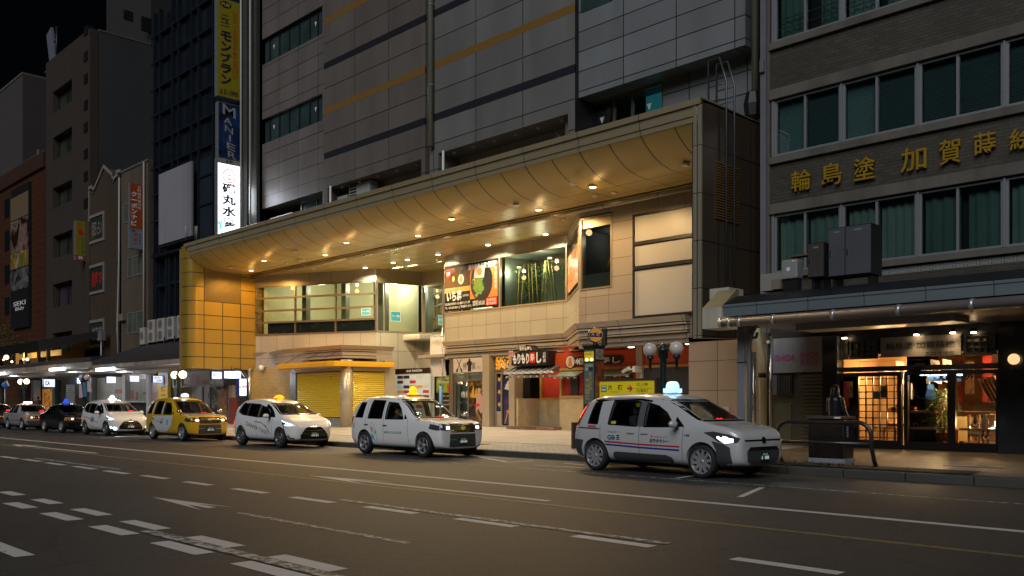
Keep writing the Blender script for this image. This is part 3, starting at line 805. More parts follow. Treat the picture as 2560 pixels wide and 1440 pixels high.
for nm,col,n_,rr_ in(('greens_photo',(.16,.30,.04),26,.16),('carrot_photo',(.70,.24,.03),14,.11),('leaf_photo',(.05,.14,.02),14,.14),('egg_photo',(.70,.55,.12),7,.10)):
 q=MB()
 for i in range(n_):
  a=rnd.uniform(0,6.28);d=rnd.uniform(0,.42)
  cu=um+(u1-um)*.30+d*math.cos(a)*.8;cz=zc_-.12+d*math.sin(a)*1.3;r_=rr_*rnd.uniform(.5,1)
  q.face([PB.P(cu+math.cos(6.28*j/7+a)*r_*rnd.uniform(.6,1.1),cz+math.sin(6.28*j/7+a)*r_*rnd.uniform(.6,1.1),.054+.0006*i)for j in range(7)])
 q.build(nm,mat(nm,col,.4),po,fix=False)
q=MB();cu,cz=um+(u1-um)*.36,z0+(z1-z0)*.78
q.face([PB.P(cu-.36,cz-.26,.075),PB.P(cu+.30,cz-.30,.075),PB.P(cu+.38,cz+.24,.075),PB.P(cu-.32,cz+.30,.075)]);q.build('dish_photo',mat('print_dish',(.68,.62,.62),.3),po,fix=False)
disc(PB,cu+.02,cz-.02,.16,.078,mat('print_soup',(.55,.30,.05),.3),po,'dish_photo')
disc(PB,u1-.16,z1-.36,.2,.05,mat('print_red_bowl',(.6,.05,.02),.3),po,'bowl_photo',.6)
PB.text('創作和食 個室 居酒屋',um-.05,u1-.05,z1-.34,z1-.08,M_whiteink,po,o=.085,bold=.02)
disc(PB,u0+.3,z1-.35,.22,.05,mat('print_red',(.65,.02,.02),.4),po,'round_tag',.8)
PB.text('2階',u0+.16,u0+.44,z1-.44,z1-.26,M_whiteink,po,o=.056,bold=.02)
PB.text('いち凛',u0+.18,um-.55,z0+.42,z0+.92,M_whiteink,po,o=.055,bold=.03)
PB.text('金沢片町店',um-.48,um-.08,z0+.58,z0+.68,M_whiteink,po,o=.055)
PB.text('創作居酒屋 個室完備',u0+.1,u0+.75,z0+.96,z0+1.05,M_whiteink,po,o=.055)
PB.text('石川県金沢市片町1-7-25 金劇パシオン2階',u0+.06,um+.02,z0+.25,z0+.37,M_whiteink,po,o=.055,bold=.01)
PB.text('TEL / 076-255-0251 (ご予約承ります)',u0+.06,um+.1,z0+.06,z0+.20,M_whiteink,po,o=.055,bold=.01)
PB.text('営業時間 18:00-24:00',um+.2,u1-.85,z0+.1,z0+.34,M_whiteink,po,o=.055)
pbox(PB,'red_box',mat('print_red',(.65,.02,.02),.4),po,(u1-.78,u1-.06,z0+.06,z0+.40,.03,.05))
PB.text('全席個室',u1-.72,u1-.12,z0+.24,z0+.36,M_whiteink,po,o=.056)
PB.text('最大60名',u1-.72,u1-.12,z0+.09,z0+.21,M_whiteink,po,o=.056)
PB.text('季節の料理',u1-.22,u1-.06,z0+.75,z0+1.75,M_whiteink,po,o=.06,vertical=True)
GB=SWZ(YB)
zt=3.62
xs={}
M_pill=mat('shop_pillar',(.40,.34,.24),.4,.1,noise=(2,.06))
pbox(PB,'shop_pillar',M_pill,bld,(PB.s(1210),PB.s(1227),GB-.1,zt,-.28,.1),(PB.s(1277),PB.s(1291),GB-.1,zt,-.40,.12))
pbox(PB,'shop_pillar',M_frame,bld,(PB.s(1126),PB.s(1134),GB-.1,zt,-.6,.05))
pbox(PB,'shop_ceiling',mat('shop_ceiling',(.35,.3,.25),.6),bld,(-2.0,PB.len+9,3.62,3.75,-6,0))
u0,u1=PB.s(1134),PB.s(1210)
z1,z0=PB.z(1134,897),PB.z(1134,932)
sg=thing('shop_sign','white sign with crossed swords and a robed silhouette over the left glass shopfront','sign',PB.P((u0+u1)/2,z0,0))
pbox(PB,'board',mat('sign_white',(.58,.52,.47),.4),sg,(u0,u1,z0,z1,-.1,.02))
L_=u1-u0
PB.text('侍',u0+L_*.33,u0+L_*.45,z0+.12,z1-.2,M_ink,sg,o=.026)
PB.text('家',u0+L_*.62,u0+L_*.75,z0+.12,z1-.2,M_ink,sg,o=.026)
PB.text('Me',u0+L_*.8,u0+L_*.9,z0+.12,z0+.28,M_steel,sg,o=.026)
q=MB();c=u0+L_*.54;h=z1-z0
sil=[(-.02,.05),(.09,.05),(.10,.45),(.14,.55),(.13,.72),(.05,.80),(.045,.93),(.0,.97),(-.045,.93),(-.04,.80),(-.13,.72),(-.15,.5),(-.08,.5),(-.08,.05)]
q.face([PB.P(c+a*1.25,z0+b*h,.026)for a,b in sil]);q.build('robed_figure',M_ink,sg,fix=False)
q=MB()
for a,b in(((.12,.05),(.26,.92)),((.30,.05),(.13,.95))):
 p0,p1=PB.P(u0+L_*a[0],z0+h*a[1],.03),PB.P(u0+L_*b[0],z0+h*b[1],.03)
 q.tube([p0,p0 .lerp(p1,.25)],.04,6);q.tube([p0 .lerp(p1,.25),p1],.012,6)
q.build('crossed_swords',M_ink,sg)
zd=z0-.06
f=MB();pframe(PB,f,u0,u1,GB,zd,.09,-.14,-.02,bars=(.47,));PB.box(f,u0+.09,u1-.09,zd-.35,zd-.25,-.13,-.03);fr=f.build('shop_door',M_frame,bld)
g=MB();PB.quad(g,u0+.09,u0+L_*.45,GB+.09,zd-.35,-.08);g.build('pane',G_win,fr)
pbox(PB,'door_film',mat('white_film',(.6,.6,.55),.5),fr,(u0+.16,u0+.34,GB+.09,zd-.4,-.1,-.085))
PB.text('侍家',u0+.45,u0+1.0,1.7,2.0,M_whiteink,fr,o=-.07)
cavity(PB,u0-.5,u1,GB,3.3,.15,4,mat('lit_room',(.22,.22,.18),.7,noise=(1.5,.4)),bld)
p=PB.P(u0+1,3.0,-1.6);lamp('room_light',p,30,(.9,1,.85),'POINT',.1,parent=bld)
pz0,pz1=GB+.12,zd-.35
pbox(PB,'display_counter',mat('counter_grey',(.4,.42,.4),.5),bld,(u0+.5,u0+1.6,GB,1.4,-1.5,-.9))
uu0,uu1=u0+L_*.49,u1-.09
pw=thing('door_poster','dark door poster of a person in a kimono before golden lit trees','poster',PB.P((uu0+uu1)/2,pz0,-.08))
pbox(PB,'print',picture('night_garden_print',[(.004,.004,.004),(.008,.006,.004),(.10,.05,.006),(.45,.25,.02),(.02,.015,.01)],1.5,0.),pw,(uu0,uu1,pz0,pz1,-.085,-.075))
w=uu1-uu0;hh=pz1-pz0
def flat(pl,pts,o,m,parent,name):
 q=MB();q.face([pl.P(*p,o)for p in pts]);return q.build(name,m,parent,fix=False)
def rel(pts,u,z,w,h):return[(u+a*w,z+b*h)for a,b in pts]
flat(PB,rel([(.1,.62),(.28,.93),(.36,.66),(.5,.86),(.58,.6)],uu0,pz0,w,hh),-.07,mat('print_gold_tree',(.55,.33,.03),.4),pw,'golden_trees')
flat(PB,rel([(.45,.28),(.5,.68),(.62,.74),(.78,.72),(.98,.60),(1,.30),(.8,.24),(.62,.36)],uu0,pz0,w,hh),-.066,mat('print_kimono',(.50,.30,.26),.4),pw,'printed_kimono')
flat(PB,rel([(.58,.74),(.6,.83),(.72,.86),(.8,.80),(.76,.73)],uu0,pz0,w,hh),-.062,mat('print_skin',(.52,.34,.24),.4),pw,'printed_face')
flat(PB,rel([(.55,.82),(.62,.89),(.78,.88),(.8,.82),(.7,.845)],uu0,pz0,w,hh),-.058,M_ink,pw,'printed_hair')
flat(PB,rel([(.36,.42),(.44,.46),(.72,.48),(.74,.42),(.55,.40)],uu0,pz0,w,hh),-.058,mat('print_red',(.65,.02,.02),.4),pw,'printed_sash')
u0,u1=PB.s(1231),PB.s(1277)
z1,z0=PB.z(1231,893),PB.z(1231,924)
fb=thing('food_light_box','glowing sushi picture box above the narrow glass door','light box',PB.P((u0+u1)/2,z0,-.4))
pbox(PB,'case',M_frameL,fb,(u0,u1,z0-.06,z1+.06,-.31,-.18))
pbox(PB,'lit_picture',picture('sushi_print',[(.55,.12,.01),(.75,.30,.02),(.05,.03,.01),(.6,.5,.35),(.7,.14,.02),(.35,.22,.02)],2.4,.8,const=True),fb,(u0+.05,u1-.05,z0,z1,-.18,-.16))
zd=z0-.1
f=MB();PB.box(f,u0,u1,zd,3.62,-.30,-.24);pframe(PB,f,u0,u1,GB,zd,.08,-.26,-.16,bars=(.34,));fr=f.build('shop_door',M_frameL,bld)
um=u0+(u1-u0)*.34
pbox(PB,'blue_film',mat('print_blue',(.02,.025,.14),.3),fr,(u0+.08,um-.04,1.15,zd-.3,-.22,-.21))
pbox(PB,'grille_panel',M_pill,fr,(u0+.08,um-.04,GB+.08,1.1,-.23,-.19))
q=MB()
for k in range(3):
 cu,cz=(u0+um)/2+.03,1.4+.55*k
 q.face([PB.P(cu+math.cos(6.283*i/10+.3)*(.13 if i%2 else.07),cz+math.sin(6.283*i/10+.3)*(.13 if i%2 else.07),-.205)for i in range(10)])
q.build('printed_blossom',mat('print_yellow',(.55,.42,.10),.4),fr,fix=False)
cp=thing('door_poster','tall door poster of a white castle over red night foliage','poster',PB.P((um+u1)/2,GB+.1,-.45))
v0,v1,w0_,w1_=um+.12,u1-.1,GB+.12,zd-.25
pbox(PB,'print',picture('castle_night_print',[(.01,.012,.05),(.02,.025,.12),(.02,.012,.01),(.006,.006,.01)],.8,0.),cp,(v0,v1,w0_,w1_,-.215,-.205))
w,hh=v1-v0,w1_-w0_
flat(PB,rel([(.05,.76),(.2,.80),(.2,.84),(.36,.87),(.36,.90),(.62,.94),(.9,.90),(.85,.86),(1,.84),(.95,.80),(1,.76),(.6,.72)],v0,w0_,w,hh),-.20,mat('print_castle',(.55,.55,.5),.4),cp,'printed_castle')
rnd=random.Random(5)
q=MB()
for k in range(24):
 a,b=rnd.uniform(.05,.95),rnd.uniform(.28,.52)
 q.face([PB.P(v0+w*(a+rnd.uniform(-.09,.09)),w0_+hh*(b+rnd.uniform(-.05,.05)),-.198+.0005*k)for _ in range(3)])
q.build('printed_foliage',mat('print_foliage',(.45,.05,.012),.4),cp,fix=False)
flat(PB,rel([(.1,.02),(.3,.16),(.4,.27),(.3,.30),(.95,.30),(.95,.24),(.5,.24),(.4,.15),(.2,.02)],v0,w0_,w,hh),-.185,mat('print_lantern',(.6,.27,.02),.4),cp,'printed_lantern')
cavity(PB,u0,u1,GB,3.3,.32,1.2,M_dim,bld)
PT=Pl((PB.P(PB.s(1291),0).x,26.6),(XR,26.6));t_=PT.s
GT=SWZ(26.6)
UE=t_(1730)
M_stn=panel('split_stone',(.42,.35,.24),1.3,.52,.01,'XZ',.75,vary=.2,bumpy=.4,mort=(.12,.1,.07))
bmpn=mat('rough_stone',(.46,.36,.20),.8,noise=(3,.25),bump=(5,1.))
e0,e1=t_(1291),t_(1400)
pbox(PT,'red_front',M_redpaint,bld,(e1+.1,UE,1.75,3.6,-.3,-.1))
pbox(PT,'stone_base',bmpn,bld,(e1,t_(1480),GT-.1,1.65,-.3,.02),(e0,e0+.1,GT-.1,1.65,-1.8,0))
pbox(PT,'wood_trim',M_wood,bld,(e1,UE,1.65,1.75,-.3,.05),(e1,e1+.1,1.75,2.75,-.3,.03),(e1-.6,UE,2.74,2.84,-.3,.06),(e1-.6,e1-.5,2.84,3.45,-.3,.05))
pbox(PT,'red_fascia',mat('bright_red_fascia',(.55,.07,.015),.4,noise=(1,.1)),bld,(e1-.5,UE,2.84,3.45,-.3,.02))
pbox(PT,'slatted_shutter',panel('charcoal_slats',(.04,.04,.045),.07,50,.012,'XZ',.5),bld,(t_(1424),t_(1443),1.75,2.55,-.1,-.04),(t_(1512),t_(1534),1.2,2.55,-.1,-.04),(t_(1552),t_(1577),1.2,2.55,-.1,-.04))
pbox(PT,'slatted_screen',panel('charcoal_slats',(.04,.04,.045),.07,50,.012,'XZ',.5),bld,(t_(1610),UE,GT,2.74,-.1,.0))
pbox(PT,'cream_pilaster',mat('cream_pilaster',(.50,.47,.36),.5),bld,(t_(1594),t_(1609),GT,3.5,-.2,.10))
pbox(PT,'shop_soffit',mat('red_soffit',(.35,.06,.03),.5),bld,(e1+1.5,UE,3.5,3.54,-.3,2.0))
pbox(PT,'entrance_wall',M_redpaint,bld,(e0+.1,t_(1372),1.65,2.9,-1.5,-1.4),(t_(1372),e1+.3,2.55,3.62,-1.5,-1.4))
pbox(PT,'stone_base',bmpn,bld,(e0+.1,t_(1360),GT-.1,1.6,-1.5,-1.3))
pbox(PT,'wood_trim',M_wood,bld,(e0+.1,t_(1362),1.6,1.68,-1.5,-1.28),(e0+.1,e0+.2,1.68,2.9,-1.4,-1.3),(t_(1358),t_(1363),GT,2.9,-1.4,-1.25),(e0+.1,e1,2.86,2.95,-1.4,-1.2))
pbox(PT,'entrance_door',mat('olive_door',(.15,.14,.08),.4,noise=(1.5,.3)),bld,(t_(1374),e1-.05,GT,2.5,-1.42,-1.36))
pbox(PT,'door_frame',M_black,bld,(t_(1364),t_(1373),GT,2.6,-1.42,-1.3),(t_(1373),e1,GT,GT+.15,-1.4,-1.34))
q=MB()
for cu,cz,r_ in((.35,.9,.08),(.5,.8,.1),(.3,.7,.07),(.62,1.0,.06),(.7,.6,.07)):
 a=t_(1374)+cu*.8
 for i in range(5):q.face([PT.P(a+r_*.7*math.cos(1.2566*i)+r_*.45*math.cos(6.28*j/8),GT+cz+r_*.7*math.sin(1.2566*i)+r_*.45*math.sin(6.28*j/8),-1.355+.0005*i)for j in range(8)])
q.build('printed_blossom',M_whiteink,bld,fix=False)
no=pbox(PT,'notice',mat('paper',(.6,.58,.5),.6),None,(t_(1378),t_(1396),1.55,2.0,-1.355,-1.35));tag(no,'white menu notice on the olive door of the sushi restaurant, below a blank sheet','notice')
no2=pbox(PT,'notice',mat('paper',(.6,.58,.5),.6),None,(t_(1379),t_(1392),2.05,2.3,-1.355,-1.35));tag(no2,'plain blank sheet on the olive sushi restaurant door above the menu','notice')
pbox(PT,'entrance_floor',panel('slate_floor',(.22,.14,.09),.6,.3,.01,'XY',.35,vary=.5,off=.5),bld,(e0-.1,e1+.1,GT+.0,GT+.12,-1.6,.5))
p=PT.P(t_(1340),2.8,-.6);lamp('entrance_lamp',p,16,(1,.75,.45),'POINT',.08,parent=bld)
ev=thing('tiled_eave','little grey tiled eave with white round tile ends over the sushi entrance','eave',PT.P(t_(1340),2.62,.3))
q=MB();a0_,a1_=t_(1282),t_(1398)
q.ext([PT.P(a0_+.1,3.0,-.2),PT.P(a0_+.1,2.95,-.2),PT.P(a0_,2.62,.55),PT.P(a0_,2.68,.55)],PT.U*(a1_-a0_));q.build('roof_deck',mat('eave_tile',(.10,.10,.10),.35,noise=(5,.3)),ev)
q=MB();w_n=MB();n_=8
for i in range(n_):
 c=a0_+.12+(a1_-a0_-.2)*i/(n_-1)
 q.tube([PT.P(c+.1,3.0,-.2),PT.P(c,2.70,.58)],.07,8)
 w_n.tube([PT.P(c,2.70,.58),PT.P(c,2.69,.60)],.075,10)
 w_n.face([PT.P(c+.08,2.66,.585),PT.P(c+.30,2.63,.585),PT.P(c+.32,2.68,.585),PT.P(c+.2,2.74,.585),PT.P(c+.08,2.72,.585)])
q.build('tile_ridges',mat('eave_tile',(.10,.10,.10),.35),ev);w_n.build('tile_ends',mat('tile_end',(.62,.62,.6),.3),ev)
q=MB()
for i in range(n_):
 c=a0_+.12+(a1_-a0_-.2)*i/(n_-1);PT.box(q,c-.035,c+.035,2.5,2.58,.1,.5)
q.build('rafter_ends',mat('rafter_white',(.6,.58,.52),.5),ev)
pbox(PT,'eave_beam',M_wood,ev,(a0_,a1_+.7,2.5,2.6,-.1,.1))
sb=thing('shop_sign','black board with fat white letters and one red character over the tiled eave','sign',PT.P(t_(1345),2.98,.1))
q=MB();A0,A1=t_(1298),t_(1388)
q.ext([PT.P(A0,3.0,-.05),PT.P(A1,2.98,-.05),PT.P(A1+.05,3.55,-.05),PT.P(A1-.9,3.62,-.05),PT.P(A1-1.2,3.82,-.05),PT.P(A0+.9,3.82,-.05),PT.P(A0+.55,3.6,-.05),PT.P(A0,3.45,-.05)],PT.n*.5);q.build('board',mat('sign_black',(.012,.012,.014),.4),sb)
Ls=A1-A0
PT.text('もりもり',A0+Ls*.04,A0+Ls*.50,3.06,3.48,M_whiteink,sb,o=.46,bold=.045,thick=.03)
PT.text('し',A0+Ls*.70,A0+Ls*.84,3.06,3.5,M_whiteink,sb,o=.46,bold=.045,thick=.03)
pbox(PT,'red_seal',mat('print_red',(.65,.02,.02),.4),sb,(A0+Ls*.52,A0+Ls*.67,3.08,3.5,.44,.47))
PT.text('寿',A0+Ls*.535,A0+Ls*.655,3.12,3.46,M_whiteink,sb,o=.475,bold=.02)
PT.text('まわる寿し',A0+Ls*.24,A0+Ls*.58,3.60,3.76,M_whiteink,sb,o=.46,bold=.03)
PT.text('片町店',A0+Ls*.88,A0+Ls*.96,3.08,3.5,M_whiteink,sb,o=.46,vertical=True,bold=.02)
pt_=pbox(PT,'price_tag',mat('pink_card',(.6,.38,.36),.5),None,(t_(1293),t_(1303),3.38,3.62,.46,.49));tag(pt_,'small pink square sign at the left end of the black sushi board','sign')
PT.text('寿司',t_(1294),t_(1302),3.43,3.58,M_redink,pt_,o=.495)
rs=thing('fascia_sign','white kaiten sushi letters on a dark pill with round emblem on the red front','sign',PT.P(t_(1480),2.95,.05))
q=MB();qa,qb=t_(1428),t_(1560);zc_=3.08;r_=.17
q.ext([PT.P(qa+r_+r_*math.cos(R(a)),zc_+r_*math.sin(R(a)),.02)for a in range(90,271,15)]+[PT.P(qb-r_+r_*math.cos(R(a)),zc_+r_*math.sin(R(a)),.02)for a in range(-90,91,15)],PT.n*.05);q.build('board',mat('sign_black',(.012,.012,.014),.4),rs)
PT.text('本格',qa+.2,qa+1.0,2.97,3.2,M_whiteink,rs,o=.075,bold=.02)
PT.text('回転寿し',qb-2.15,qb-.12,2.95,3.21,M_whiteink,rs,o=.075,bold=.02)
disc(PT,t_(1429),3.08,.27,.085,mat('emblem_rim',(.02,.015,.02),.4),rs,'emblem');disc(PT,t_(1429),3.08,.235,.09,mat('emblem_white',(.62,.55,.5),.4),rs,'emblem')
flat(PT,[(t_(1429)+a,3.08+b)for a,b in((-.12,-.18),(-.07,.05),(-.09,.12),(0,.17),(.09,.12),(.07,.05),(.13,-.18))],.095,mat('emblem_orange',(.6,.2,.03),.4),rs,'emblem_shape')
def awning(x0,x1,lab):
 a,b=t_(x0),t_(x1)
 t=thing('shop_awning',lab,'awning',PT.P((a+b)/2,2.45,.3),'green awnings on the sushi restaurant')
 q=MB();q.ext([PT.P(a,2.72,0),PT.P(a,2.68,0),PT.P(a,2.46,.55),PT.P(a,2.5,.57)],PT.U*(b-a));q.build('canvas',mat('awning_green',(.17,.24,.19),.5),t)
 n=max(3,int((b-a)/.5))
 for i in range(n+1):
  c=a+.05+(b-a-.1)*i/n;pbox(PT,'hem_weight',mat('awning_cream',(.5,.46,.38),.5),t,(c-.03,c+.03,2.41,2.46,.45,.56))
awning(1408,1462,'green awning left of the bus stop pillar, over a charcoal slatted window')
awning(1500,1592,'longer green awning right of the bus stop pillar, beside the cream pilaster')
PJ=Pl((XY(1722,YS),YS),(XR+1.2,YS))
pbox(PJ,'stone_pier',panel('pier_tile',(.36,.29,.22),1.55,.93,.014,'XZ',.28,mort=(.15,.11,.08),org=(wo(XY(1794,YS),0,1.55),wo(2.78,2,.93)),vary=.05),bld,(0,PJ.len,.2,3.55,-3,.0))
hy=thing('hydrant_panel','red lettered fire hydrant panel with brass valves behind the silver taxi','hydrant',PJ.P(PJ.s(1808),1.0,.02))
h0,h1=PJ.s(1776),PJ.s(1824);
pbox(PJ,'plate',mat('hydrant_plate',(.5,.42,.34),.4),hy,(h0,h1,PJ.z(1790,1044),PJ.z(1790,1017),0,.03))
pbox(PJ,'red_label',M_redink,hy,(h0+.05,PJ.s(1808),PJ.z(1790,1028),PJ.z(1790,1018),.03,.036))
q=MB()
for c in(1810,1816):q.tube([PJ.P(PJ.s(c),PJ.z(1790,1036),.02),PJ.P(PJ.s(c),PJ.z(1790,1036),.16)],.07,10)
q.build('brass_valves',mat('brass',(.45,.33,.12),.35,.9),hy)
sc=thing('security_camera','white bullet security camera on the cream pilaster of the red shop','camera',PT.P(t_(1598),2.5,.4))
q=MB();c=PT.P(t_(1588),2.66,.55);q.box(c.x+.30,c.x+.40,c.y,c.y+.42,c.z-.08,c.z+.14);q.build('bracket',M_white,sc)
q=MB();q.obox(c,(.40,.11,.12),rz=R(-10),ry=R(-22));q.tube([c+Vector((.12,0,0)),c+Vector((.33,.05,.05))],.03,8);q.bevel(.02);q.build('housing',M_white,sc)
A_,C_=(XL+.02,24.2),(-37.5,27.3)
PA=Pl(A_,C_);a_=PA.s
D_=(-36.75,29.75)
PD=Pl(C_,D_)
PE=Pl((D_[0],29.75),(-24,29.75))
zt,zb=PA.z(641,717),PA.z(641,839)
zwt=8.3
q=MB();PA.box(q,0,PA.len,3.2,zb,-.25,0);q.build('front_wall',panel('slant_tile',(.38,.335,.28),.92,1.25,.014,'XZ',.3,mort=(.22,.17,.12),org=(.15,wo(zb,2,1.25))),bld)
pbox(PA,'transom_panel',panel('slant_transom',(.33,.29,.22),1.2,50,.008,'XZ',.35,.4,org=(.1,7)),bld,(0,PA.len,zt,8.3,-.2,0))
f=MB();pframe(PA,f,0,PA.len,zb,zt,.07,-.08,.04,bars=((a_(738))/PA.len,a_(839)/PA.len))
for(x,y)in((641,747.5),(641,779),(641,808)):
 z=PA.z(x,y);PA.box(f,0,PA.len,z-.045,z+.045,-.06,.09)
fr=f.build('window',M_frame,bld)
g=MB();PA.quad(g,.07,PA.len-.07,zb+.07,zt-.07,-.02);g.build('pane',glass('vacant_glass',(.72,.80,.68)),fr)
zn=PA.z(641,808)
pbox(PA,'navy_board',mat('navy_board',(.02,.026,.045),.25,noise=(2,.4)),fr,(a_(668),PA.len-.1,zb+.05,zn,-.12,-.05))
q=MB();room=[PA.P(0,zb,-.25),PA.P(PA.len,zb,-.25)]
q=MB();fl,fr2=[PA.P(.35,0,-.26),Vector((-44.12,29.2,0))],[PA.P(PA.len+.2,0,-.26),PA.P(PA.len+.2,0,-3.2)]
up=lambda p,z:p+Vector((0,0,z))
fr2=[Vector((C_[0],C_[1],0)),Vector((D_[0]-.28,D_[1]-.1,0))]
for a,b in((fl[0],fl[1]),(fl[1],fr2[1])):q.face([up(a,zb),up(b,zb),up(b,8.28),up(a,8.28)])
for z in(zb,8.28):q.face([up(fl[0],z),up(fl[1],z),up(fr2[1],z),up(fr2[0],z)])
q.build('room',mat('vacant_room',(.46,.43,.30),.7,noise=(.6,.12)),bld,fix=False)
pbox(PA,'room_pillar',mat('vacant_pillar',(.12,.13,.13),.5),bld,(a_(744),a_(755),zb,8.2,-.8,-.4),(a_(843),a_(854),zb,8.2,-.8,-.4),(a_(905),a_(935),zb,8.2,-1.6,-1.2))
for k in(.42,.8,1.02):lamp('room_light',PA.P(PA.len*k,7.6,-1.6),170,(1,.92,.68),'POINT',.2,parent=bld)
zt2,zb2=zt-.05,zb
pbox(PD,'front_wall',panel('side_tile',(.46,.43,.34),.9,.95,.014,'YZ',.3,mort=(.2,.17,.12),org=(.3,wo(zb,2,.95))),bld,(0,PD.len,.2,zb,-.25,0))
pbox(PD,'transom_panel',M_gold,bld,(0,PD.len,zt2,8.3,-.2,0))
f=MB();pframe(PD,f,0,PD.len,zb,zt2,.07,-.08,.03,bars=(.16,));fr=f.build('window',M_frameL,bld)
g=MB();PD.quad(g,.07,PD.len-.07,zb+.07,zt2-.07,-.02);g.build('pane',glass('vacant_glass',(.72,.80,.68)),fr)
pbox(PE,'front_wall',panel('back_tile',(.44,.42,.34),.95,.95,.014,'XZ',.3,mort=(.2,.17,.12),org=(.3,wo(zb,2,.95))),bld,(PE.s(930),PE.s(1078),.2,zb-.05,-.25,0))
pbox(PE,'front_wall',M_stone,bld,(PE.s(1076),PE.s(1130),4.6,zb-.05,-.25,0))
pbox(PE,'transom_panel',M_gold,bld,(0,PE.len,zt2-.1,8.3,-.2,0))
f=MB();pframe(PE,f,0,PE.s(1180),zb-.05,zt2-.1,.07,-.08,.03,bars=(.42,.8));fr=f.build('window',M_frameL,bld)
g=MB();PE.quad(g,.07,PE.s(1180),zb,zt2-.15,-.02);g.build('pane',glass('vacant_glass',(.72,.80,.68)),fr)
cavity(PE,0,5,zb-.05,8.28,.26,3,mat('green_white_room',(.46,.52,.42),.6,noise=(.8,.15)),bld)
pbox(PE,'entry_door',mat('pale_door',(.6,.66,.55),.4),bld,(PE.s(1040),PE.s(1073),zb,zt2-.9,-.5,-.4),(PE.s(1082),PE.s(1112),zb,zt2-1.1,-.45,-.35))
lamp('room_light',PE.P(1.9,7.6,-1.2),330,(.92,1,.85),'POINT',.2,parent=bld)
q=MB();PE.box(q,PE.s(1022),PE.s(1090),zb-.42,zb-.1,0,1.1);q.bevel(.12,4);q.build('entrance_hood',mat('hood_cream',(.58,.53,.42),.3),bld)
q=MB();q.tube([(XY(980,26.7),26.7,8.02),(XY(1104,27.0),27.0,8.02)],.03,8)
for px in(992,1092):q.tube([(XY(px,26.8),26.8,8.02),(XY(px,26.8),26.8,8.3)],.015,6)
q.build('ceiling_rail',M_frameL,bld)
def notice(pl,xa,xb,ya,yb,lab,txt,m,o=.045):
 u0,u1,z1,z0=pl.s(xa),pl.s(xb),pl.z(xa,ya),pl.z(xa,yb)
 n=pbox(pl,'notice',m,None,(u0,u1,z0,z1,o-.01,o));tag(n,lab,'notice')
 pbox(pl,'border',M_whiteink,n,(u0,u1,z0,z0+.02,o,o+.003),(u0,u1,z1-.02,z1,o,o+.003),(u0,u0+.02,z0+.02,z1-.02,o,o+.003),(u1-.02,u1,z0+.02,z1-.02,o,o+.003))
 pl.text(txt,u0+(u1-u0)*.12,u1-(u1-u0)*.12,z0+(z1-z0)*.4,z0+(z1-z0)*.66,M_whiteink,n,o=o+.003,bold=.02)
 return n
M_cyan=mat('cyan_paper',(.05,.38,.52),.4)
notice(PA,906,928,771,789,'blue tenant notice in the slanted vacant window left of the corner','テナント募集',M_cyan,.1)
notice(PD,976,1001,778,803,'blue tenant notice hanging in the tall glass right of the corner','テナント募集',M_cyan)
XF=XY(857,24.0)
P1,P2_,P3_=(XY(716,24.0),24.0),(XF,24.0),(XF+.48,26.5)
ledge('shop_ledge',[(XL+.02,24.25),(XY(684,24.9),24.9),P1,P2_,P3_],[(4.0,4.17,.12,.30),(3.92,3.965,.10,.10),(3.72,3.885,.02,.02),(3.58,3.685,.05,.06)],M_ledge)
q=MB();q.face([(*P1,4.172),(*P2_,4.172),(*P3_,4.172),(-37.5,27.3,4.3),(-41.5,25.6,4.3)]);q.build('ledge_top',mat('white_ledge',(.7,.68,.62),.4),bld,fix=False)
PF=Pl(P1,P2_);PG=Pl(P2_,P3_);f_=PF.s;g_=PG.s
GF=SWZ(24)
tw=pbox(PA,'front_wall',panel('brown_tile',(.46,.29,.08),.24,.075,.008,'XZ',.4,mort=(.2,.14,.07),off=.5,vary=.12),bld,(-.3,a_(730),.2,3.3,.0,.06))  # brown tile, saturated so its colour carries the orange lamplight
M_yel=panel('yellow_shutter',(.62,.47,.02),60,.098,.012,'XZ',.32,.2,mort=(.25,.17,.0),vary=.02,bumpy=1.2)
M_yelY=panel('yellow_shutter_side',(.66,.52,.03),60,.098,.012,'YZ',.32,.2,mort=(.28,.2,.0),vary=.02,bumpy=1.2)
def slatshutter(pl,u0,u1,z0,z1,m,parent):
 q=MB();n=int((z1-z0)/.098)
 prof=[]
 for i in range(n):
  z=z0+.098*i
  prof+=[(z+.004,0.),(z+.02,.014),(z+.05,.022),(z+.08,.014)]
 prof.append((z0+.098*n,0.))
 for(za,oa),(zb_,ob)in zip(prof,prof[1:]):
  q.face([pl.P(u0,za,oa),pl.P(u1,za,oa),pl.P(u1,zb_,ob),pl.P(u0,zb_,ob)])
 return q.build('roller_shutter',m,parent,fix=False)
M_yp=mat('yellow_metal',(.60,.43,.02),.3,.25,noise=(2,.05))
u0,u1=f_(742),f_(853)
zh0,zh1=PF.z(742,932),PF.z(742,919)
slatshutter(PF,u0+.06,u1-.02,GF+.45,zh0,M_yp,bld)
pbox(PF,'shutter_housing',mat('brushed_steel',(.6,.5,.4),.25,.8),bld,(f_(735),u1,zh0,zh1,-.1,.06))
pbox(PF,'shutter_frame',M_steel,bld,(f_(727),f_(741),GF,zh1,-.2,.05),(u0+.06,u1,GF,GF+.42,-.1,.02))
v0,v1=g_(878),g_(961)
slatshutter(PG,v0+.06,v1,GF+.05,PG.z(878,927),M_yp,bld)
pbox(PG,'shutter_frame',M_pill,bld,(v1,v1+.55,GF-.2,3.5,-.25,.05),(v0-.1,v1,PG.z(878,927),PG.z(878,917),-.15,.06))
q=MB();cx=P2_[0]-.02;q.lathe([(.3,.2),(.3,3.5)],(cx,24.22,0),28);q.build('corner_column',mat('column_enamel',(.46,.40,.28),.25,.3),bld)
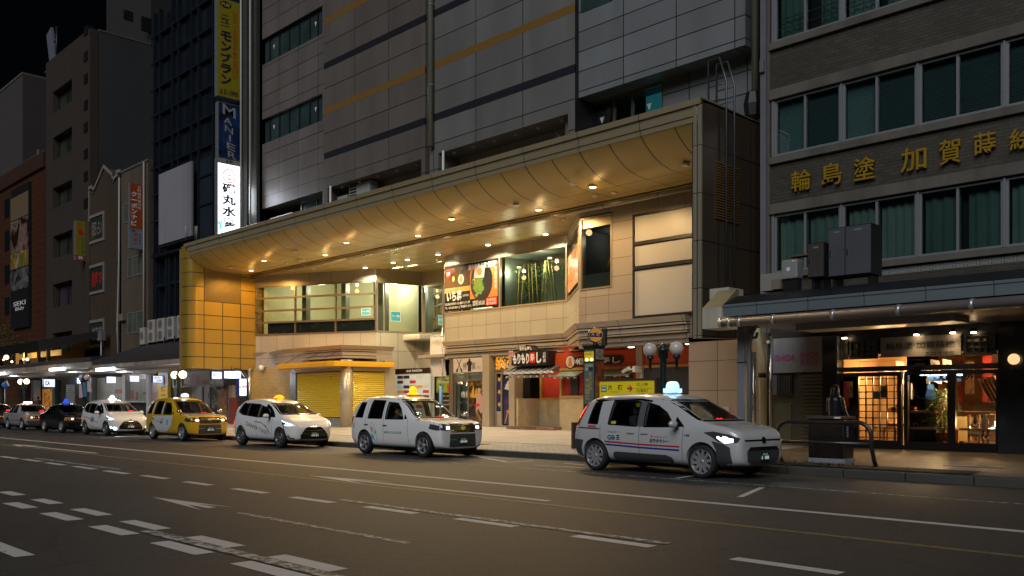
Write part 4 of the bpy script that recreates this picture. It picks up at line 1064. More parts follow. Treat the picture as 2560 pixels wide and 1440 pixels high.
B('shop_core',M_brown,bld,(P1[0],P2_[0]-.1,24.5,27,0,3.45))
aw=thing('yellow_awning','flat yellow metal awning wrapping the corner above the yellow shutters','awning',(P2_[0],24,3.3))
za0,za1=3.17,3.46
q=MB();ap=[(XY(690,23.4),23.4),(P2_[0]-.1,23.2),(P2_[0]+.25,23.35),(XY(986,26.3),26.3),(P3_[0]-.3,26.3),(P2_[0],24),(XY(700,24),24)]
q.ext([(x,y,za0)for x,y in ap],(0,0,za1-za0-.1));q.bevel(.015);q.build('awning_box',mat('awning_yellow',(.70,.36,.012),.4),aw)
q=MB();inn=[(x+(P2_[0]-x)*.04,y+.06)for x,y in ap]
q.ext([(x,y,za1-.1)for x,y in inn],(0,0,.06));q.build('awning_top',mat('awning_yellow',(.70,.36,.012),.4),aw)
q=MB()
for px in(735,778,822):
 x=XY(px,23.7);q.tube([(x-.5,23.45,za1-.05),(x+.15,24.0-.03,3.86)],.012,5)
q.build('stay_rods',M_dark,aw)
wl_=thing('wall_lamp','unlit white wall lamp on the brown tiles left of the yellow awning','lamp',PA.P(a_(660),PA.z(660,925),.1))
q=MB();p=PA.P(a_(660),PA.z(660,920),.22);q.lathe([(.1,-.14),(.15,-.02),(.13,.13),(.0,.15)],p,14);q.build('lamp_shade',M_white,wl_)
B('arm',M_white,wl_,(p.x-.03,p.x+.03,p.y,p.y+.25,p.z+.05,p.z+.1))
PE=Pl((XY(983,27.5),27.5),(-30,27.5))
dr=thing('tenant_directory','backlit tenant board of small coloured name plates under the dark name sign','directory',PE.P(PE.s(1025),1.2,.06))
u0,u1=PE.s(984),PE.s(1078);z1,z0=PE.z(985,938),PE.z(985,1046)
pbox(PE,'board',emit('directory_glow',(.75,.85,.72),.22,(.5,.55,.5)),dr,(u0,u1,z0,z1,0,.08))
rnd=random.Random(11);cols=[(.45,.03,.06),(.08,.03,.02),(.6,.6,.58),(.02,.02,.05),(.6,.3,.02),(.1,.3,.25),(.5,.5,.5),(.35,.02,.02),(.62,.62,.6)]
nr=9
for r_ in range(nr):
 for c_ in range(5):
  if rnd.random()<.22:continue
  k=rnd.randrange(len(cols));zz0=z0+(z1-z0)*(r_+.2)/nr;aa=u0+(u1-u0)*(.14+.17*c_)
  e_=pbox(PE,'name_plate',emit('plate_%d'%k if False else 'plate_ink_'+'abcdefghi'[k],cols[k],.25),dr,(aa,aa+(u1-u0)*.155,zz0,zz0+(z1-z0)/nr*.6,.08,.086))
q=MB()
for r_,t in enumerate(('1F','2F','3F','4F','5F','7F')):text_into(q,t,PE.P(u0+.06,z0+(z1-z0)*(r_*1.45+.35)/nr,.09),PE.U*.22,Vector((0,0,.16)),.002)
q.build('lettering',M_ink,dr)
ns=thing('name_sign','dark red-brown name sign with pale letters above the tenant board','sign',PE.P(PE.s(1030),PE.z(990,936),.06))
z1,z0=PE.z(988,923),PE.z(988,936)
pbox(PE,'board',mat('maroon_sign',(.03,.012,.012),.3),ns,(PE.s(988),PE.s(1076),z0,z1,0,.09))
PE.text('金劇',PE.s(1019),PE.s(1031),z0+.08,z1-.06,M_whiteink,ns,o=.095,bold=.01)
PE.text('PASIÓN',PE.s(1034),PE.s(1059),z0+.08,z1-.03,M_whiteink,ns,o=.095,bold=.015)
YK=27.6
ss=thing('scaffold','white sheeted scaffold with a blue pole standing between shutters and sword sign shop','scaffold',(XY(1100,YK),YK,GB))
PK=Pl((XY(1075,YK),YK),(XY(1130,YK),YK));k_=PK.s
q=MB();n=22;u0,u1=k_(1076),k_(1113);rowsz=[2.72,2.9,3.1,3.3,3.7,4.2,PK.z(1080,838)]
G_=[[PK.P(u0+(u1-u0)*i/n,z,.05*math.sin(i*1.7+z*2)*(1.3 if z<3 else.4))for i in range(n+1)]for z in rowsz]
for ra,rb in zip(G_,G_[1:]):
 for i in range(n):q.face([ra[i],ra[i+1],rb[i+1],rb[i]])
q.build('white_sheet',mat('scaffold_sheet',(.66,.64,.60),.6),ss,smooth=True,fix=False)
q=MB();
G_=[[PK.P(k_(1076)+(.28)*i/4,z,.04*math.sin(i*1.9+z*3))for i in range(5)]for z in(GB,.9,1.8,2.72)]
for ra,rb in zip(G_,G_[1:]):
 for i in range(4):q.face([ra[i],ra[i+1],rb[i+1],rb[i]])
q.build('white_sheet',mat('scaffold_sheet',(.66,.64,.60),.6),ss,smooth=True,fix=False)
q=MB();q.tube([PK.P(k_(1118),GB,.3),PK.P(k_(1118),PK.z(1118,820),.3)],.025,8);q.tube([PK.P(k_(1076),PK.z(1080,838),.1),PK.P(k_(1124),PK.z(1080,838),.1)],.025,8)
for z in(2.0,3.4,4.6):q.tube([PK.P(k_(1118)-.08,z,.3),PK.P(k_(1118)+.12,z,.3)],.035,6)
q.build('scaffold_tubes',mat('scaffold_steel',(.42,.40,.38),.4,.6),ss)
q=MB();q.tube([PK.P(k_(1117),GB,.36),PK.P(k_(1117),2.25,.36)],.075,10);q.build('pole_guard',mat('blue_foam',(.12,.3,.62),.6),ss)
wp=thing('welcome_poster','poster with green leaves above black text hung beside the blue pole','poster',PK.P(k_(1105),1.0,0))
u0,u1=k_(1087),k_(1127)
pbox(PK,'leaf_photo',picture('leaf_print',[(.02,.04,.01),(.12,.22,.02),(.35,.45,.05),(.05,.09,.02)],3.,0.),wp,(u0,u1,1.95,2.76,-.12,-.1))
pbox(PK,'black_ground',mat('poster_black',(.012,.012,.012),.25),wp,(u0,u1,.8,1.945,-.12,-.1))
pbox(PK,'red_photo',mat('print_red',(.65,.02,.02),.4),wp,(u1-.35,u1-.05,2.0,2.3,-.1,-.095))
q=MB();text_into(q,'Welcome to',PK.P(u0+.15,2.58,-.09),PK.U*.95,Vector((0,0,.12)),0);text_into(q,'Kanazawa',PK.P(u0+.15,2.40,-.09),PK.U*.9,Vector((0,0,.13)),0)
text_into(q,'The city',PK.P(u0+.35,1.74,-.09),PK.U*.7,Vector((0,0,.1)),0);text_into(q,'of samurai',PK.P(u0+.35,1.54,-.09),PK.U*.7,Vector((0,0,.1)),0);text_into(q,'and gold',PK.P(u0+.5,1.34,-.09),PK.U*.5,Vector((0,0,.1)),0)
q.build('lettering',M_whiteink,wp,fix=False)
ac=thing('rooftop_unit','grey outdoor air conditioner in the roof slot above the canopy','air conditioner',(XY(900,23.9),23.9,9.62))
ZR=9.62
xa,xb=XY(842,24.9),XY(924,24.9)
zl=ZY(880,478,24.9)
q=MB();q.box(XY(872,24.9),xb,24.9,25.4,ZR-.1,zl+.3);q.bevel(.03);q.build('housing',mat('ac_grey',(.36,.38,.36),.5),ac)
q=MB()
for i in range(4):q.box(XY(875,24.9),XY(891,24.9),24.88,24.9,zl-.25+.14*i,zl-.18+.14*i)
q.build('vent_slots',M_black,ac)
q=MB();q.box(xa,XY(868,24.9),24.9,25.4,ZR-.1,ZY(845,492,24.9));q.bevel(.03);q.build('housing',mat('ac_grey',(.36,.38,.36),.5),ac)
cr=thing('crow','black crow perched on the canopy edge in front of the striped wall','bird',(XY(1397,20.9),20.9,9.55))
q=MB();cx_,cz_=XY(1398,20.9),9.62
sp=[(-.24,.02,.03),(-.12,.08,.07),(.0,.15,.105),(.1,.24,.09),(.15,.31,.055),(.2,.36,.062),(.25,.37,.03),(.33,.355,.008)]
q.tube([(cx_-a,20.9,cz_+b)for a,b,r in sp],[r for a,b,r in sp],10)
q.tube([(cx_-.02,20.86,cz_+.1),(cx_-.02,20.86,cz_-.06)],.01,5);q.tube([(cx_-.02,20.94,cz_+.1),(cx_-.02,20.94,cz_-.06)],.01,5)
q.build('body',mat('crow_black',(.006,.006,.008),.45),cr)
ld=thing('roof_ladder','steel ladder with hooped hand rails up the dark side of the canopy','ladder',(XR+.12,22,6.4))
y1,y2=YX(1816,XR+.12),YX(1836,XR+.12)
q=MB();zb1=ZX(1816,697,XR+.12)
ZTT=9.65
for y in(y1,y2):q.tube([(XR+.12,y,zb1),(XR+.12,y,ZTT+.6),(XR-.1,y,ZTT+1.3),(XR-.45,y,ZTT+1.3),(XR-.45,y,ZTT)],.028,8)
q.build('rails',mat('ladder_steel',(.10,.11,.125),.35,.6),ld)
def rung(a,b):q=MB();q.tube([a,b],.016,6);q.build('rung',mat('ladder_steel',(.10,.11,.125),.35,.6),ld)
for z in[zb1+.3+.35*i for i in range(0)]:rung((XR+.12,y1,z),(XR+.12,y2,z))
for z in(ZTT+.15,ZTT+.55):
 for y in(y1,y2):rung((XR-.45,y,z),(XR+.12,y,z))
YR=22.7
XE=XY(1927,YR);XEND=8.0
RBASE=Vector((-3,24,0.3))
rb=thing('brick_office_building','dark grey-brown brick office block with gold characters and curtained window rows on the right','building',RBASE)
PR=Pl((XE,YR),(XEND,YR));r_=PR.s
M_brick=panel('grey_brick',(.062,.052,.036),.24,.085,.008,'XZ',.6,mort=(.045,.04,.035),off=.5,vary=.22,bumpy=.8,dirt=.15)
M_conc=mat('stained_concrete',(.12,.112,.095),.75,noise=(2.5,.3),dirt=(1.2,.4))
M_alu=mat('window_aluminium',(.24,.25,.27),.4,.3)
M_curt=mat('teal_curtain',(.36,.52,.46),.85,noise=(1.0,.35))
CUR=[M_curt,mat('pale_teal_curtain',(.42,.56,.50),.85,noise=(.8,.4)),mat('deep_teal_curtain',(.22,.36,.33),.85,noise=(1.3,.4))]
M_curt2=panel('teal_blind',(.12,.20,.21),40,.055,.006,'XZ',.6,vary=.05,bumpy=.5)
zr={}
z2t,z2b=PR.z(1934.7,253),PR.z(1934.7,392)
z1t=PR.z(1934.7,539);z1b=PR.z(2217,651)
z3b=PR.z(1934.7,107);z3t=z3b+(z2t-z2b)
zsT,zsB=PR.z(1927,418),PR.z(1927,522)
zglass=PR.z(2191,690)
q=MB()
for za,zb_ in((z1b,z1b),):pass
bands=[(zglass-3.2,zglass-0),(z1t+.12,z2b-.12),(z2t+.12,z3b-.12),(z3t+.12,z3t+9)]
PR.box(q,0,PR.len,z1t+.30,z2b-.22,-7,0);PR.box(q,0,PR.len,z2t+.30,z3b-.22,-7,0);PR.box(q,0,PR.len,z3t+.3,z3t+14,-7,0)
q.build('brick_wall',M_brick,rb)
q=MB()
for a,b in((z1t+.02,z1t+.30),(z2b-.22,z2b-.02),(z2t+.02,z2t+.30),(z3b-.22,z3b-.02),(z3t+.02,z3t+.3),(z1b-.17,z1b-.02)):
 PR.box(q,-.02,PR.len,a,b,-.5,.10)
q.bevel(.015);q.build('concrete_band',M_conc,rb)
pbox(PR,'corner_pilaster',mat('pale_pilaster',(.15,.15,.165),.6,noise=(2,.15),dirt=(1.5,.3)),rb,(r_(1907),r_(1921),3.4,30,-1.5,.14))
pbox(PR,'corner_pilaster',M_conc,rb,(r_(1921),0,3.4,30,-1.5,.06))
pbox(PR,'junction_box',mat('pale_pilaster',(.33,.32,.33),.6),rb,(r_(1909),r_(1919),PR.z(1909,186),PR.z(1909,156),.14,.22))
pbox(PR,'side_wall',M_conc,rb,(r_(1921),r_(1922),0.2,30,-9,-1.5))
bars=[1934.7,2099,2293,2512]
mids=[2012,2196,2400]
s0=r_(1934.7);stp=(r_(2512)-s0)/3
nb=int((PR.len-s0)/stp)+1
def curtain(q,pl,u0,u1,z0,z1,o,rnd):
 n=int((u1-u0)/.045)
 prev=None
 ph=rnd.uniform(0,6)
 for i in range(n+1):
  u=u0+(u1-u0)*i/n
  d=o+.035*math.sin(i*1.25+ph+1.2*math.sin(i*.21+ph))
  cur=(pl.P(u,z0,d),pl.P(u,z1,d))
  if prev:q.face([prev[0],cur[0],cur[1],prev[1]])
  prev=cur
rnd=random.Random(2)
G_off=glass('office_glass',(.60,.70,.68))
for ri,(z0,z1)in enumerate(((z1b,z1t),(z2b,z2t),(z3b,z3t))):
 for k in range(min(nb,4)):
  ua,ub=s0+stp*k,s0+stp*(k+1)
  um=ua+(ub-ua)*.47
  f=MB();pframe(PR,f,ua+.03,ub-.03,z0,z1,.055,-.1,.0);PR.box(f,um-.03,um+.03,z0+.055,z1-.055,-.09,-.005)
  PR.box(f,ub-.03,ub+.03,z0,z1,-.12,.04)
  if k==0:PR.box(f,ua-.05,ua+.03,z0,z1,-.12,.04)
  if ri==2:
   for zz in(.35,.62):PR.box(f,ua+.09,ub-.09,z0+zz,z0+zz+.02,-.16,-.14)
  fr=f.build('window',M_alu,rb)
  g=MB();PR.quad(g,ua+.085,um-.03,z0+.055,z1-.055,-.04);PR.quad(g,um+.03,ub-.085,z0+.055,z1-.055,-.06);g.build('pane',G_off,fr)
  c=MB()
  if ri!=1:ga=rnd.choice([0,0,.15,.3]);curtain(c,PR,ua+.08,um-.02,z0,z1,-.28,rnd);curtain(c,PR,um+.02+ga,ub-.08,z0,z1,-.30,rnd);c.build('curtain',CUR[(k+ri)%3],fr,smooth=True,fix=False)
  else:PR.quad(c,ua+.06,ub-.06,z0,z1,-.2);c.build('blind',M_curt2,fr,fix=False)
q=MB();PR.box(q,0,PR.len,z1b-1,z3t+.3,-7,-.45);q.build('inner_wall',M_dim,rb)
gq=MB();gf=MB();zg0,zg1=zglass,z1b-.20
ua=r_(2191);wdt=.268;n=int((PR.len-ua)/wdt)
n=min(n,26)
for i in range(n):
 for j in range(2):
  u0,u1=ua+wdt*i+.02,ua+wdt*(i+1)-.02;hh=(zg1-zg0)/2;a,b=zg0+hh*j+.02,zg0+hh*(j+1)-.02
  c=PR.P((u0+u1)/2,(a+b)/2,-.05);cs=[PR.P(u0,a,0),PR.P(u1,a,0),PR.P(u1,b,0),PR.P(u0,b,0)]
  for k in range(4):gq.face([cs[k],cs[(k+1)%4],c])
gq.build('glass_blocks',mat('glass_block',(.10,.11,.10),.08,.2,.9),rb)
pbox(PR,'block_grid',mat('block_grout',(.26,.27,.25),.6),rb,(ua,ua+wdt*n,zg0,zg1,-.3,-.008),)
pbox(PR,'brick_wall',M_brick,rb,(0,ua,zglass-2.0,z1b-.17,-.5,-.02),(ua,PR.len,zglass-2.0,zg0,-.5,-.02))
M_au=mat('gilt_letter',(.36,.22,.012),.4,.2,noise=(3,.1))
for ch,xa,xb,yt,yb in(('輪',1983,2031,431,482),('島',2059,2109,414,468),('塗',2139,2192,399,455),('加',2256,2320,376,434),('賀',2352,2407,355,416),('蒔',2439,2493,338,394),('絵',2528,2590,327,380)):
 PR.text(ch,r_(xa),r_(xb),PR.z(xa,yb),PR.z(xa,yt),M_au,rb,'gilt_character',o=.11,bold=.008,thick=.05)
YCN=18.4
XCL=XY(1808,YCN)
PN=Pl((XCL,YCN),(XEND,YCN));n_=PN.s
zroof=PN.z(1900,727);zf1=PN.z(1900,754);zf0=PN.z(1900,785);zg=PN.z(1900,790);zgb=PN.z(1900,814)
zso=zgb+.12
q=MB();q.ext([(XCL,YCN,zf1+.02),(XCL,YCN+.55,zroof),(XCL,YR,zroof+.3),(XCL,YR,zroof+.15),(XCL,YCN,zf1-.06)],(XEND-XCL,0,0));q.build('canopy_roof',mat('black_roof_sheet',(.014,.016,.022),.35,.3,noise=(2,.2)),rb)
q=MB();PN.box(q,0,PN.len,zf0,zf1,-.3,0);PN.box(q,0,PN.len,zf1-.06,zf1,0,.02);q.build('canopy_fascia',panel('fascia_sheet',(.19,.23,.25),1.25,50,.012,'XZ',.42,.4,mort=(.08,.09,.1),vary=.06,org=(.2,7)),rb)
q=MB();rg=(zg-zgb)/2
q.tube([PN.P(.05,zg-rg,rg+.01),PN.P(PN.len,zg-rg,rg+.01)],rg,18);q.build('gutter',mat('gutter_metal',(.17,.16,.165),.45,.4,noise=(1.5,.1)),rb)
for px in(1811,1833,1858,1942,2091,2254,2436):q=MB();q.tube([PN.P(n_(px)-.04,zg-rg,rg+.01),PN.P(n_(px)+.04,zg-rg,rg+.01)],rg*1.06,18);q.build('gutter_strap',mat('bright_strap',(.55,.56,.58),.3,.7),rb)
B('canopy_soffit',panel('canopy_soffit',(.18,.16,.145),2.2,1.4,.008,'XY',.35,.1,mort=(.1,.09,.08),vary=.03),rb,(XCL+.02,XEND,YCN+.02,YR,zso,zso+.08))
for(xa,xb)in((XCL+1.0,XCL+4.6),(XCL+6.5,XCL+9.2)):
 B('soffit_beam',mat('soffit_beam',(.38,.34,.31),.4),rb,(xa,xb,20.0,20.9,zso-.14,zso))
M_endp=mat('cream_end_panel',(.48,.46,.38),.45,noise=(2,.15),dirt=(2,.25))
q=MB();xe0,xe1=XY(1756,19.4),XY(1804,19.4);q.box(xe0,xe1,19.4,20.2,ZY(1760,822,19.4),ZY(1760,771,19.4));q.build('end_panel',M_endp,rb)
q=MB();zz=ZY(1760,771,19.4);q.ext([(xe0,19.4,zz),(xe0,20.1,zz+.5),(xe0,20.2,zz+.5),(xe0,20.2,zz)],(xe1-xe0,0,0));q.build('end_panel',mat('olive_end_panel',(.24,.21,.12),.5),rb)
q=MB();q.box(XY(1774,20.2),XY(1822,20.2),20.2,20.9,ZY(1780,748,20.2),ZY(1780,722,20.2));q.build('end_panel',M_endp,rb)
zsf=PR.z(2064,842)
xsg=r_(1932),r_(2064)
zs1,zs0=PR.z(1932,848),PR.z(1932,933)
sgn=thing('name_board','pale wavy plastic board with magenta building name over the small roller door','sign',PR.P((xsg[0]+xsg[1])/2,zs0,.1))
pbox(PR,'board',mat('pearly_board',(.38,.38,.39),.22,.1,noise=(1.2,.25),bump=(1.5,.5)),sgn,(xsg[0],xsg[1],zs0,zs1,0,.12))
M_mag=mat('magenta_letter',(.50,.03,.26),.4)
def RT(t,xa,xb,ya,yb,m,par,o,**k):return PR.text(t,r_(xa),r_(xb),PR.z(xa,yb),PR.z(xa,ya),m,par,o=o,**k)
RT('ISHIDA',1942,1994,889,904,M_mag,sgn,.13,bold=.01)
RT('ISHIDA',2007,2052,881,896,M_mag,sgn,.13,bold=.01)
RT('BUILD.',2008,2052,898,913,M_mag,sgn,.13,bold=.01)
GR=SWZ(YR)
M_grn=mat('drab_wall',(.12,.11,.075),.6,noise=(1.5,.2),dirt=(1.5,.3))
pbox(PR,'entrance_wall',M_grn,rb,(0,r_(1998),GR-.1,zs0+.4,-.4,-.05))
pbox(PR,'door_leaf',mat('drab_door',(.14,.13,.08),.5,noise=(1,.1)),rb,(r_(1932),r_(1977),GR,PR.z(1932,1008),-.05,-.02))
pbox(PR,'shutter_post',M_conc,rb,(r_(1998),r_(2003),GR,zs0,-.3,.0))
slatshutter(PR,r_(2003),r_(2065),GR,zs0,mat('drab_shutter',(.13,.12,.08),.45,.3,noise=(2,.1)),rb)
mbx=thing('meter_box','ribbed metal meter box on the drab wall under the magenta lettered board','meter box',PR.P(r_(1957),PR.z(1936,988),.1))
pbox(PR,'case',mat('meter_steel',(.45,.43,.42),.3,.6),mbx,(r_(1936),r_(1949),PR.z(1936,987),PR.z(1936,939),-.04,.16))
q=MB()
for i in range(5):PR.box(q,r_(1951+6.4*i),r_(1955+6.4*i),PR.z(1936,985),PR.z(1936,941),-.04,.12)
PR.box(q,r_(1949),r_(1983),PR.z(1936,987),PR.z(1936,939),-.04,.06);q.build('ribs',mat('dark_rib',(.10,.09,.085),.4,.4),mbx)
pbox(PR,'dark_pillar',mat('dark_granite',(.035,.04,.045),.12,0,.7,noise=(5,.3)),rb,(r_(2065),r_(2102),GR-.1,zsf,-.4,.22),(r_(2502),PR.len,GR-.1,zsf,-.4,.2))
pbox(PR,'shop_header',mat('near_black_wood',(.012,.012,.013),.4),rb,(r_(2102),r_(2502),PR.z(2130,930),PR.z(2130,918),-.1,.04),(r_(2102),r_(2502),PR.z(2130,850),zsf+.3,-.1,.02),(r_(2102),r_(2502),GR-.2,GR+.12,-.1,.06))
M_nb=mat('near_black_wood',(.012,.012,.013),.4)
def lattice(pl,q,u0,u1,z0,z1,nx,nz,w,o0,o1):
 for i in range(1,nx):c=u0+(u1-u0)*i/nx;pl.box(q,c-w/2,c+w/2,z0,z1,o0,o1)
 for i in range(1,nz):c=z0+(z1-z0)*i/nz;pl.box(q,u0,u1,c-w/2,c+w/2,o0+.002,o1-.002)
zt1,zt0=PR.z(2128,851),PR.z(2128,899)
paper=mat('transom_paper',(.22,.19,.16),.35)
for xa,xb,nx in((2126,2197,4),(2411,2492,4),(2104,2122,2)):
 f=MB();pframe(PR,f,r_(xa),r_(xb),zt0,zt1,.06,-.02,.07);lattice(PR,f,r_(xa)+.06,r_(xb)-.06,zt0+.06,zt1-.06,nx,3,.025,.0,.05)
 fr=f.build('transom_window',M_nb,rb);pbox(PR,'transom_paper',paper,fr,(r_(xa)+.05,r_(xb)-.05,zt0+.05,zt1-.05,-.05,-.01))
lg=thing('lacquer_shop_sign','grey glassy sign board between two latticed transoms above the lit shop','sign',PR.P(r_(2300),zt0,.05))
pbox(PR,'board',mat('glossy_grey_board',(.30,.28,.26),.08,0,.6),lg,(r_(2204),r_(2404),zt0+.02,zt1+.02,-.02,.06))
RT('輪島塗 加賀蒔絵',2217,2390,858,875,M_dark,lg,.065)
RT('石田漆器店',2315,2388,880,894,M_dark,lg,.065)
zd1,zd0=PR.z(2148,932),GR+.12
f=MB();pframe(PR,f,r_(2102),r_(2255),zd0,zd1,.10,-.06,.05);PR.box(f,r_(2102),r_(2147),zd0,zd1,-.05,.03)
lattice(PR,f,r_(2148),r_(2254),zd0,zd1,6,11,.022,-.02,.02)
fr=f.build('shop_window',M_nb,rb)
G_shop=glass('shop_glass',(.86,.88,.86))
g=MB();PR.quad(g,r_(2148),r_(2253),zd0,zd1,-.03);g.build('pane',G_shop,fr)
f=MB();pframe(PR,f,r_(2262),r_(2380),zd0,zd1,.09,-.06,.05);fr=f.build('sliding_door',M_nb,rb)
g=MB();PR.quad(g,r_(2264),r_(2378),zd0,zd1,-.03);g.build('pane',G_shop,fr)
pbox(PR,'door_handle',M_white,fr,(r_(2274),r_(2280),1.55,1.95,-.02,.06))
f=MB();pframe(PR,f,r_(2380),r_(2502),zd0,zd1,.09,-.06,.05);fr=f.build('shop_window',M_nb,rb)
g=MB();PR.quad(g,r_(2382),r_(2500),zd0,zd1,-.03);g.build('pane',G_shop,fr)
pbox(PR,'sensor',M_black,rb,(r_(2288),r_(2314),zd1+.12,zd1+.2,.04,.1))
zth=PR.z(2148,914)
f=MB();PR.quad(f,r_(2148),r_(2500),zd1+.28,PR.z(2148,904),.03);f.build('transom_pane',mat('amber_transom',(.30,.16,.05),.2),rb,fix=False)
pbox(PR,'glass_panel',mat('black_glass',(.008,.008,.009),.05,0,.8),rb,(r_(2104),r_(2144),GR,zd1,.03,.04))
M_amber=mat('amber_wall',(.42,.26,.12),.7,noise=(1,.15))
q=MB();u0,u1=r_(2104),r_(2500)
cavity(PR,u0,r_(2262),GR+.05,3.3,.12,2.2,M_amber,rb,'shop_room');cavity(PR,r_(2262),u1,GR+.05,3.3,.12,4.2,mat('dim_amber_wall',(.26,.15,.08),.7,noise=(1,.3)),rb,'shop_room')
M_shw=mat('shelf_oak',(.48,.27,.09),.45,noise=(4,.15))
def shelf(lab,ua,ub,z,d0,d1,kind):
 t=thing('display_shelf',lab,'shelf',PR.P((ua+ub)/2,z,-(d0+d1)/2),'lit wooden display shelves in the lacquerware shop')
 pbox(PR,'board',M_shw,t,(ua,ub,z-.05,z,-d1,-d0))
 pbox(PR,'cloth',mat('display_cloth',(.6,.52,.42),.8),t,(ua+.1,ub-.1,z,z+.008,-d1+.05,-d0-.05))
 pbox(PR,'upright',M_shw,t,(ua+.02,ua+.06,GR+.05,z-.05,-d1+.02,-d1+.08),(ub-.06,ub-.02,GR+.05,z-.05,-d1+.02,-d1+.08))
 return t
s1,s2=r_(2200),r_(2262)
shelf('upper lit shelf of lacquer bowls behind the black lattice window',s1,s2+.6,PR.z(2200,1027),.35,.9,0)
shelf('lower lit shelf of lacquer cups behind the black lattice window',s1-.3,s2+1.0,PR.z(2200,1068),.3,.9,0)
rnd=random.Random(9)
lac=[mat('lacquer_red',(.35,.02,.012),.12,0,.7),mat('lacquer_black',(.012,.008,.008),.1,0,.7),mat('lacquer_amber',(.45,.14,.02),.15,0,.6),mat('lacquer_white',(.6,.5,.4),.2)]
nmn=['red','black','amber','white']
proto={}
def bowl(P,k,r,lab,grp):
 t=thing('lacquer_bowl',lab,'bowl',P,grp)
 if k not in proto:
  q=MB();q.lathe([(.0,0),(.045,0),(.045,.02),(.085,.05),(.10,.095),(.092,.095),(.07,.045),(.0,.03)],P,14)
  ob=q.build('bowl_body',lac[k],t);proto[k]=ob
 else:
  ob=proto[k].copy();COL.objects.link(ob);ob.parent=t;ob.location=(0,0,0)
 t.scale=(r,r,r*rnd.uniform(.8,1.2))
for row,z,pxs in(('upper',PR.z(2200,1027)+.01,[2204+5.4*i for i in range(11)]),('lower',PR.z(2200,1068)+.01,[2198+5.6*i for i in range(12)])):
 for i,px in enumerate(pxs):
  k=rnd.choice([0,0,1,2,3])
  bowl(PR.P(r_(px),z,-.55+rnd.uniform(-.12,.12)),k,rnd.uniform(.65,1.0),'%s lacquer bowl on the %s lit shelf of the lattice window'%(nmn[k],row),'%s lacquer bowls on the %s shelf'%(nmn[k],row))
fp=thing('folding_screen','fan of pale printed panels standing at the back of the lattice window','screen',PR.P(r_(2215),1.9,-1.5))
q=MB()
for i in range(5):
 u=r_(2188)+.30*i;q.ext([PR.P(u,2.0+.0*i,-1.4),PR.P(u+.26,1.95,-1.3),PR.P(u+.12,2.55,-1.5),PR.P(u-.14,2.6,-1.6)],(0,.02,0))
q.build('panels',mat('paper_panels',(.55,.52,.46),.6),fp)
q=MB()
for i in range(5):
 u=r_(2188)+.30*i+.07;q.ext([PR.P(u,2.1,-1.36),PR.P(u+.1,2.08,-1.34),PR.P(u+.06,2.42,-1.46),PR.P(u-.04,2.44,-1.48)],(0,.01,0))
q.build('pictures',mat('dark_print',(.06,.05,.05),.5),fp)
wc=pbox(PR,'window_card',mat('teal_card',(.12,.32,.28),.5),None,(r_(2184),r_(2199),PR.z(2184,996),PR.z(2184,981),-.02,-.01));tag(wc,'small teal card stuck inside the lattice window','card')
wc=pbox(PR,'window_card',mat('green_card',(.2,.3,.08),.5),None,(r_(2202),r_(2217),PR.z(2202,994),PR.z(2202,965),-.02,-.01));tag(wc,'green and red card stuck inside the lattice window beside the teal one','card')
pbox(PR,'red_strip',M_redink,wc,(r_(2202),r_(2217),PR.z(2202,994),PR.z(2202,990),-.009,-.005))
for k,(px,py,e)in enumerate(((2170,945,60),(2225,945,110),(2235,1040,20),(2330,945,200),(2470,950,220),(2440,1060,40))):
 lamp('shop_lamp',PR.P(r_(px),PR.z(px,py),-1.1 if k!=2 else-.5),e,(1,.62,.26),'POINT',.06,parent=rb)
ol=thing('lantern_string','vertical string of small glowing amber lanterns inside the lattice window','lantern',PR.P(r_(2246),1.6,-.9))
q=MB()
for i in range(6):q.ball(PR.P(r_(2247),PR.z(2247,955+8.5*i),-.6),.045,8)
q.build('bulbs',emit('amber_bulb',(1,.42,.06),9),ol)
tb=thing('display_table','round edged wooden display table behind the right shop window','table',PR.P(r_(2440),GR,-1.2))
zt_=PR.z(2392,1029)
q=MB();PR.box(q,r_(2386),r_(2482),zt_-.06,zt_,-1.7,-.35);q.bevel(.03);q.build('table_top',M_shw,tb)
q=MB()
for u in(2400,2425,2470):
 q.tube([PR.P(r_(u),GR+.05,-.6),PR.P(r_(u),zt_-.06,-.6)],.035,8)
q.build('leg',M_chrome,tb)
tb2=thing('display_table','lower wooden side table with a white bottle behind the right shop window','table',PR.P(r_(2450),GR,-.8));z2_=PR.z(2395,1071)
q=MB();PR.box(q,r_(2388),r_(2486),z2_-.05,z2_,-.9,-.2);q.bevel(.02);q.build('table_top',M_shw,tb2)
q=MB()
for u in(2440,2452,2480):q.tube([PR.P(r_(u),GR+.05,-.5),PR.P(r_(u),z2_-.05,-.5)],.03,8)
q.build('leg',M_chrome,tb2)
bt=MB();p=PR.P(r_(2448),z2_,-.4);bt.lathe([(.0,0),(.075,0),(.075,.22),(.03,.28),(.03,.33),(.045,.34),(.02,.38),(.0,.38)],p,14);o=bt.build('pump_bottle',M_white,None);tag(o,'white pump bottle on the lower wooden table in the right shop window','bottle')
rk=thing('card_rack','slanting rack of pale and brown folded cards on the table in the right window','rack',PR.P(r_(2455),zt_,-1.0))
for k in range(13):
 u=r_(2418)+.085*k;q=MB()
 q.obox(PR.P(u+.1,zt_+.52+.015*k,-1.0),(.035,.34,.62),ry=R(-26));q.build('card',[mat('card_cream',(.58,.48,.36),.6),mat('card_brown',(.34,.18,.08),.6),mat('card_pink',(.5,.33,.26),.6)][k%3],rk)
q=MB();q.box(*sorted((PR.P(r_(2412),0).x,PR.P(r_(2482),0).x)),YR+.6,YR+1.2,zt_,zt_+.22);q.build('acrylic_tray',mat('tray_clear',(.3,.27,.24),.15),rk)
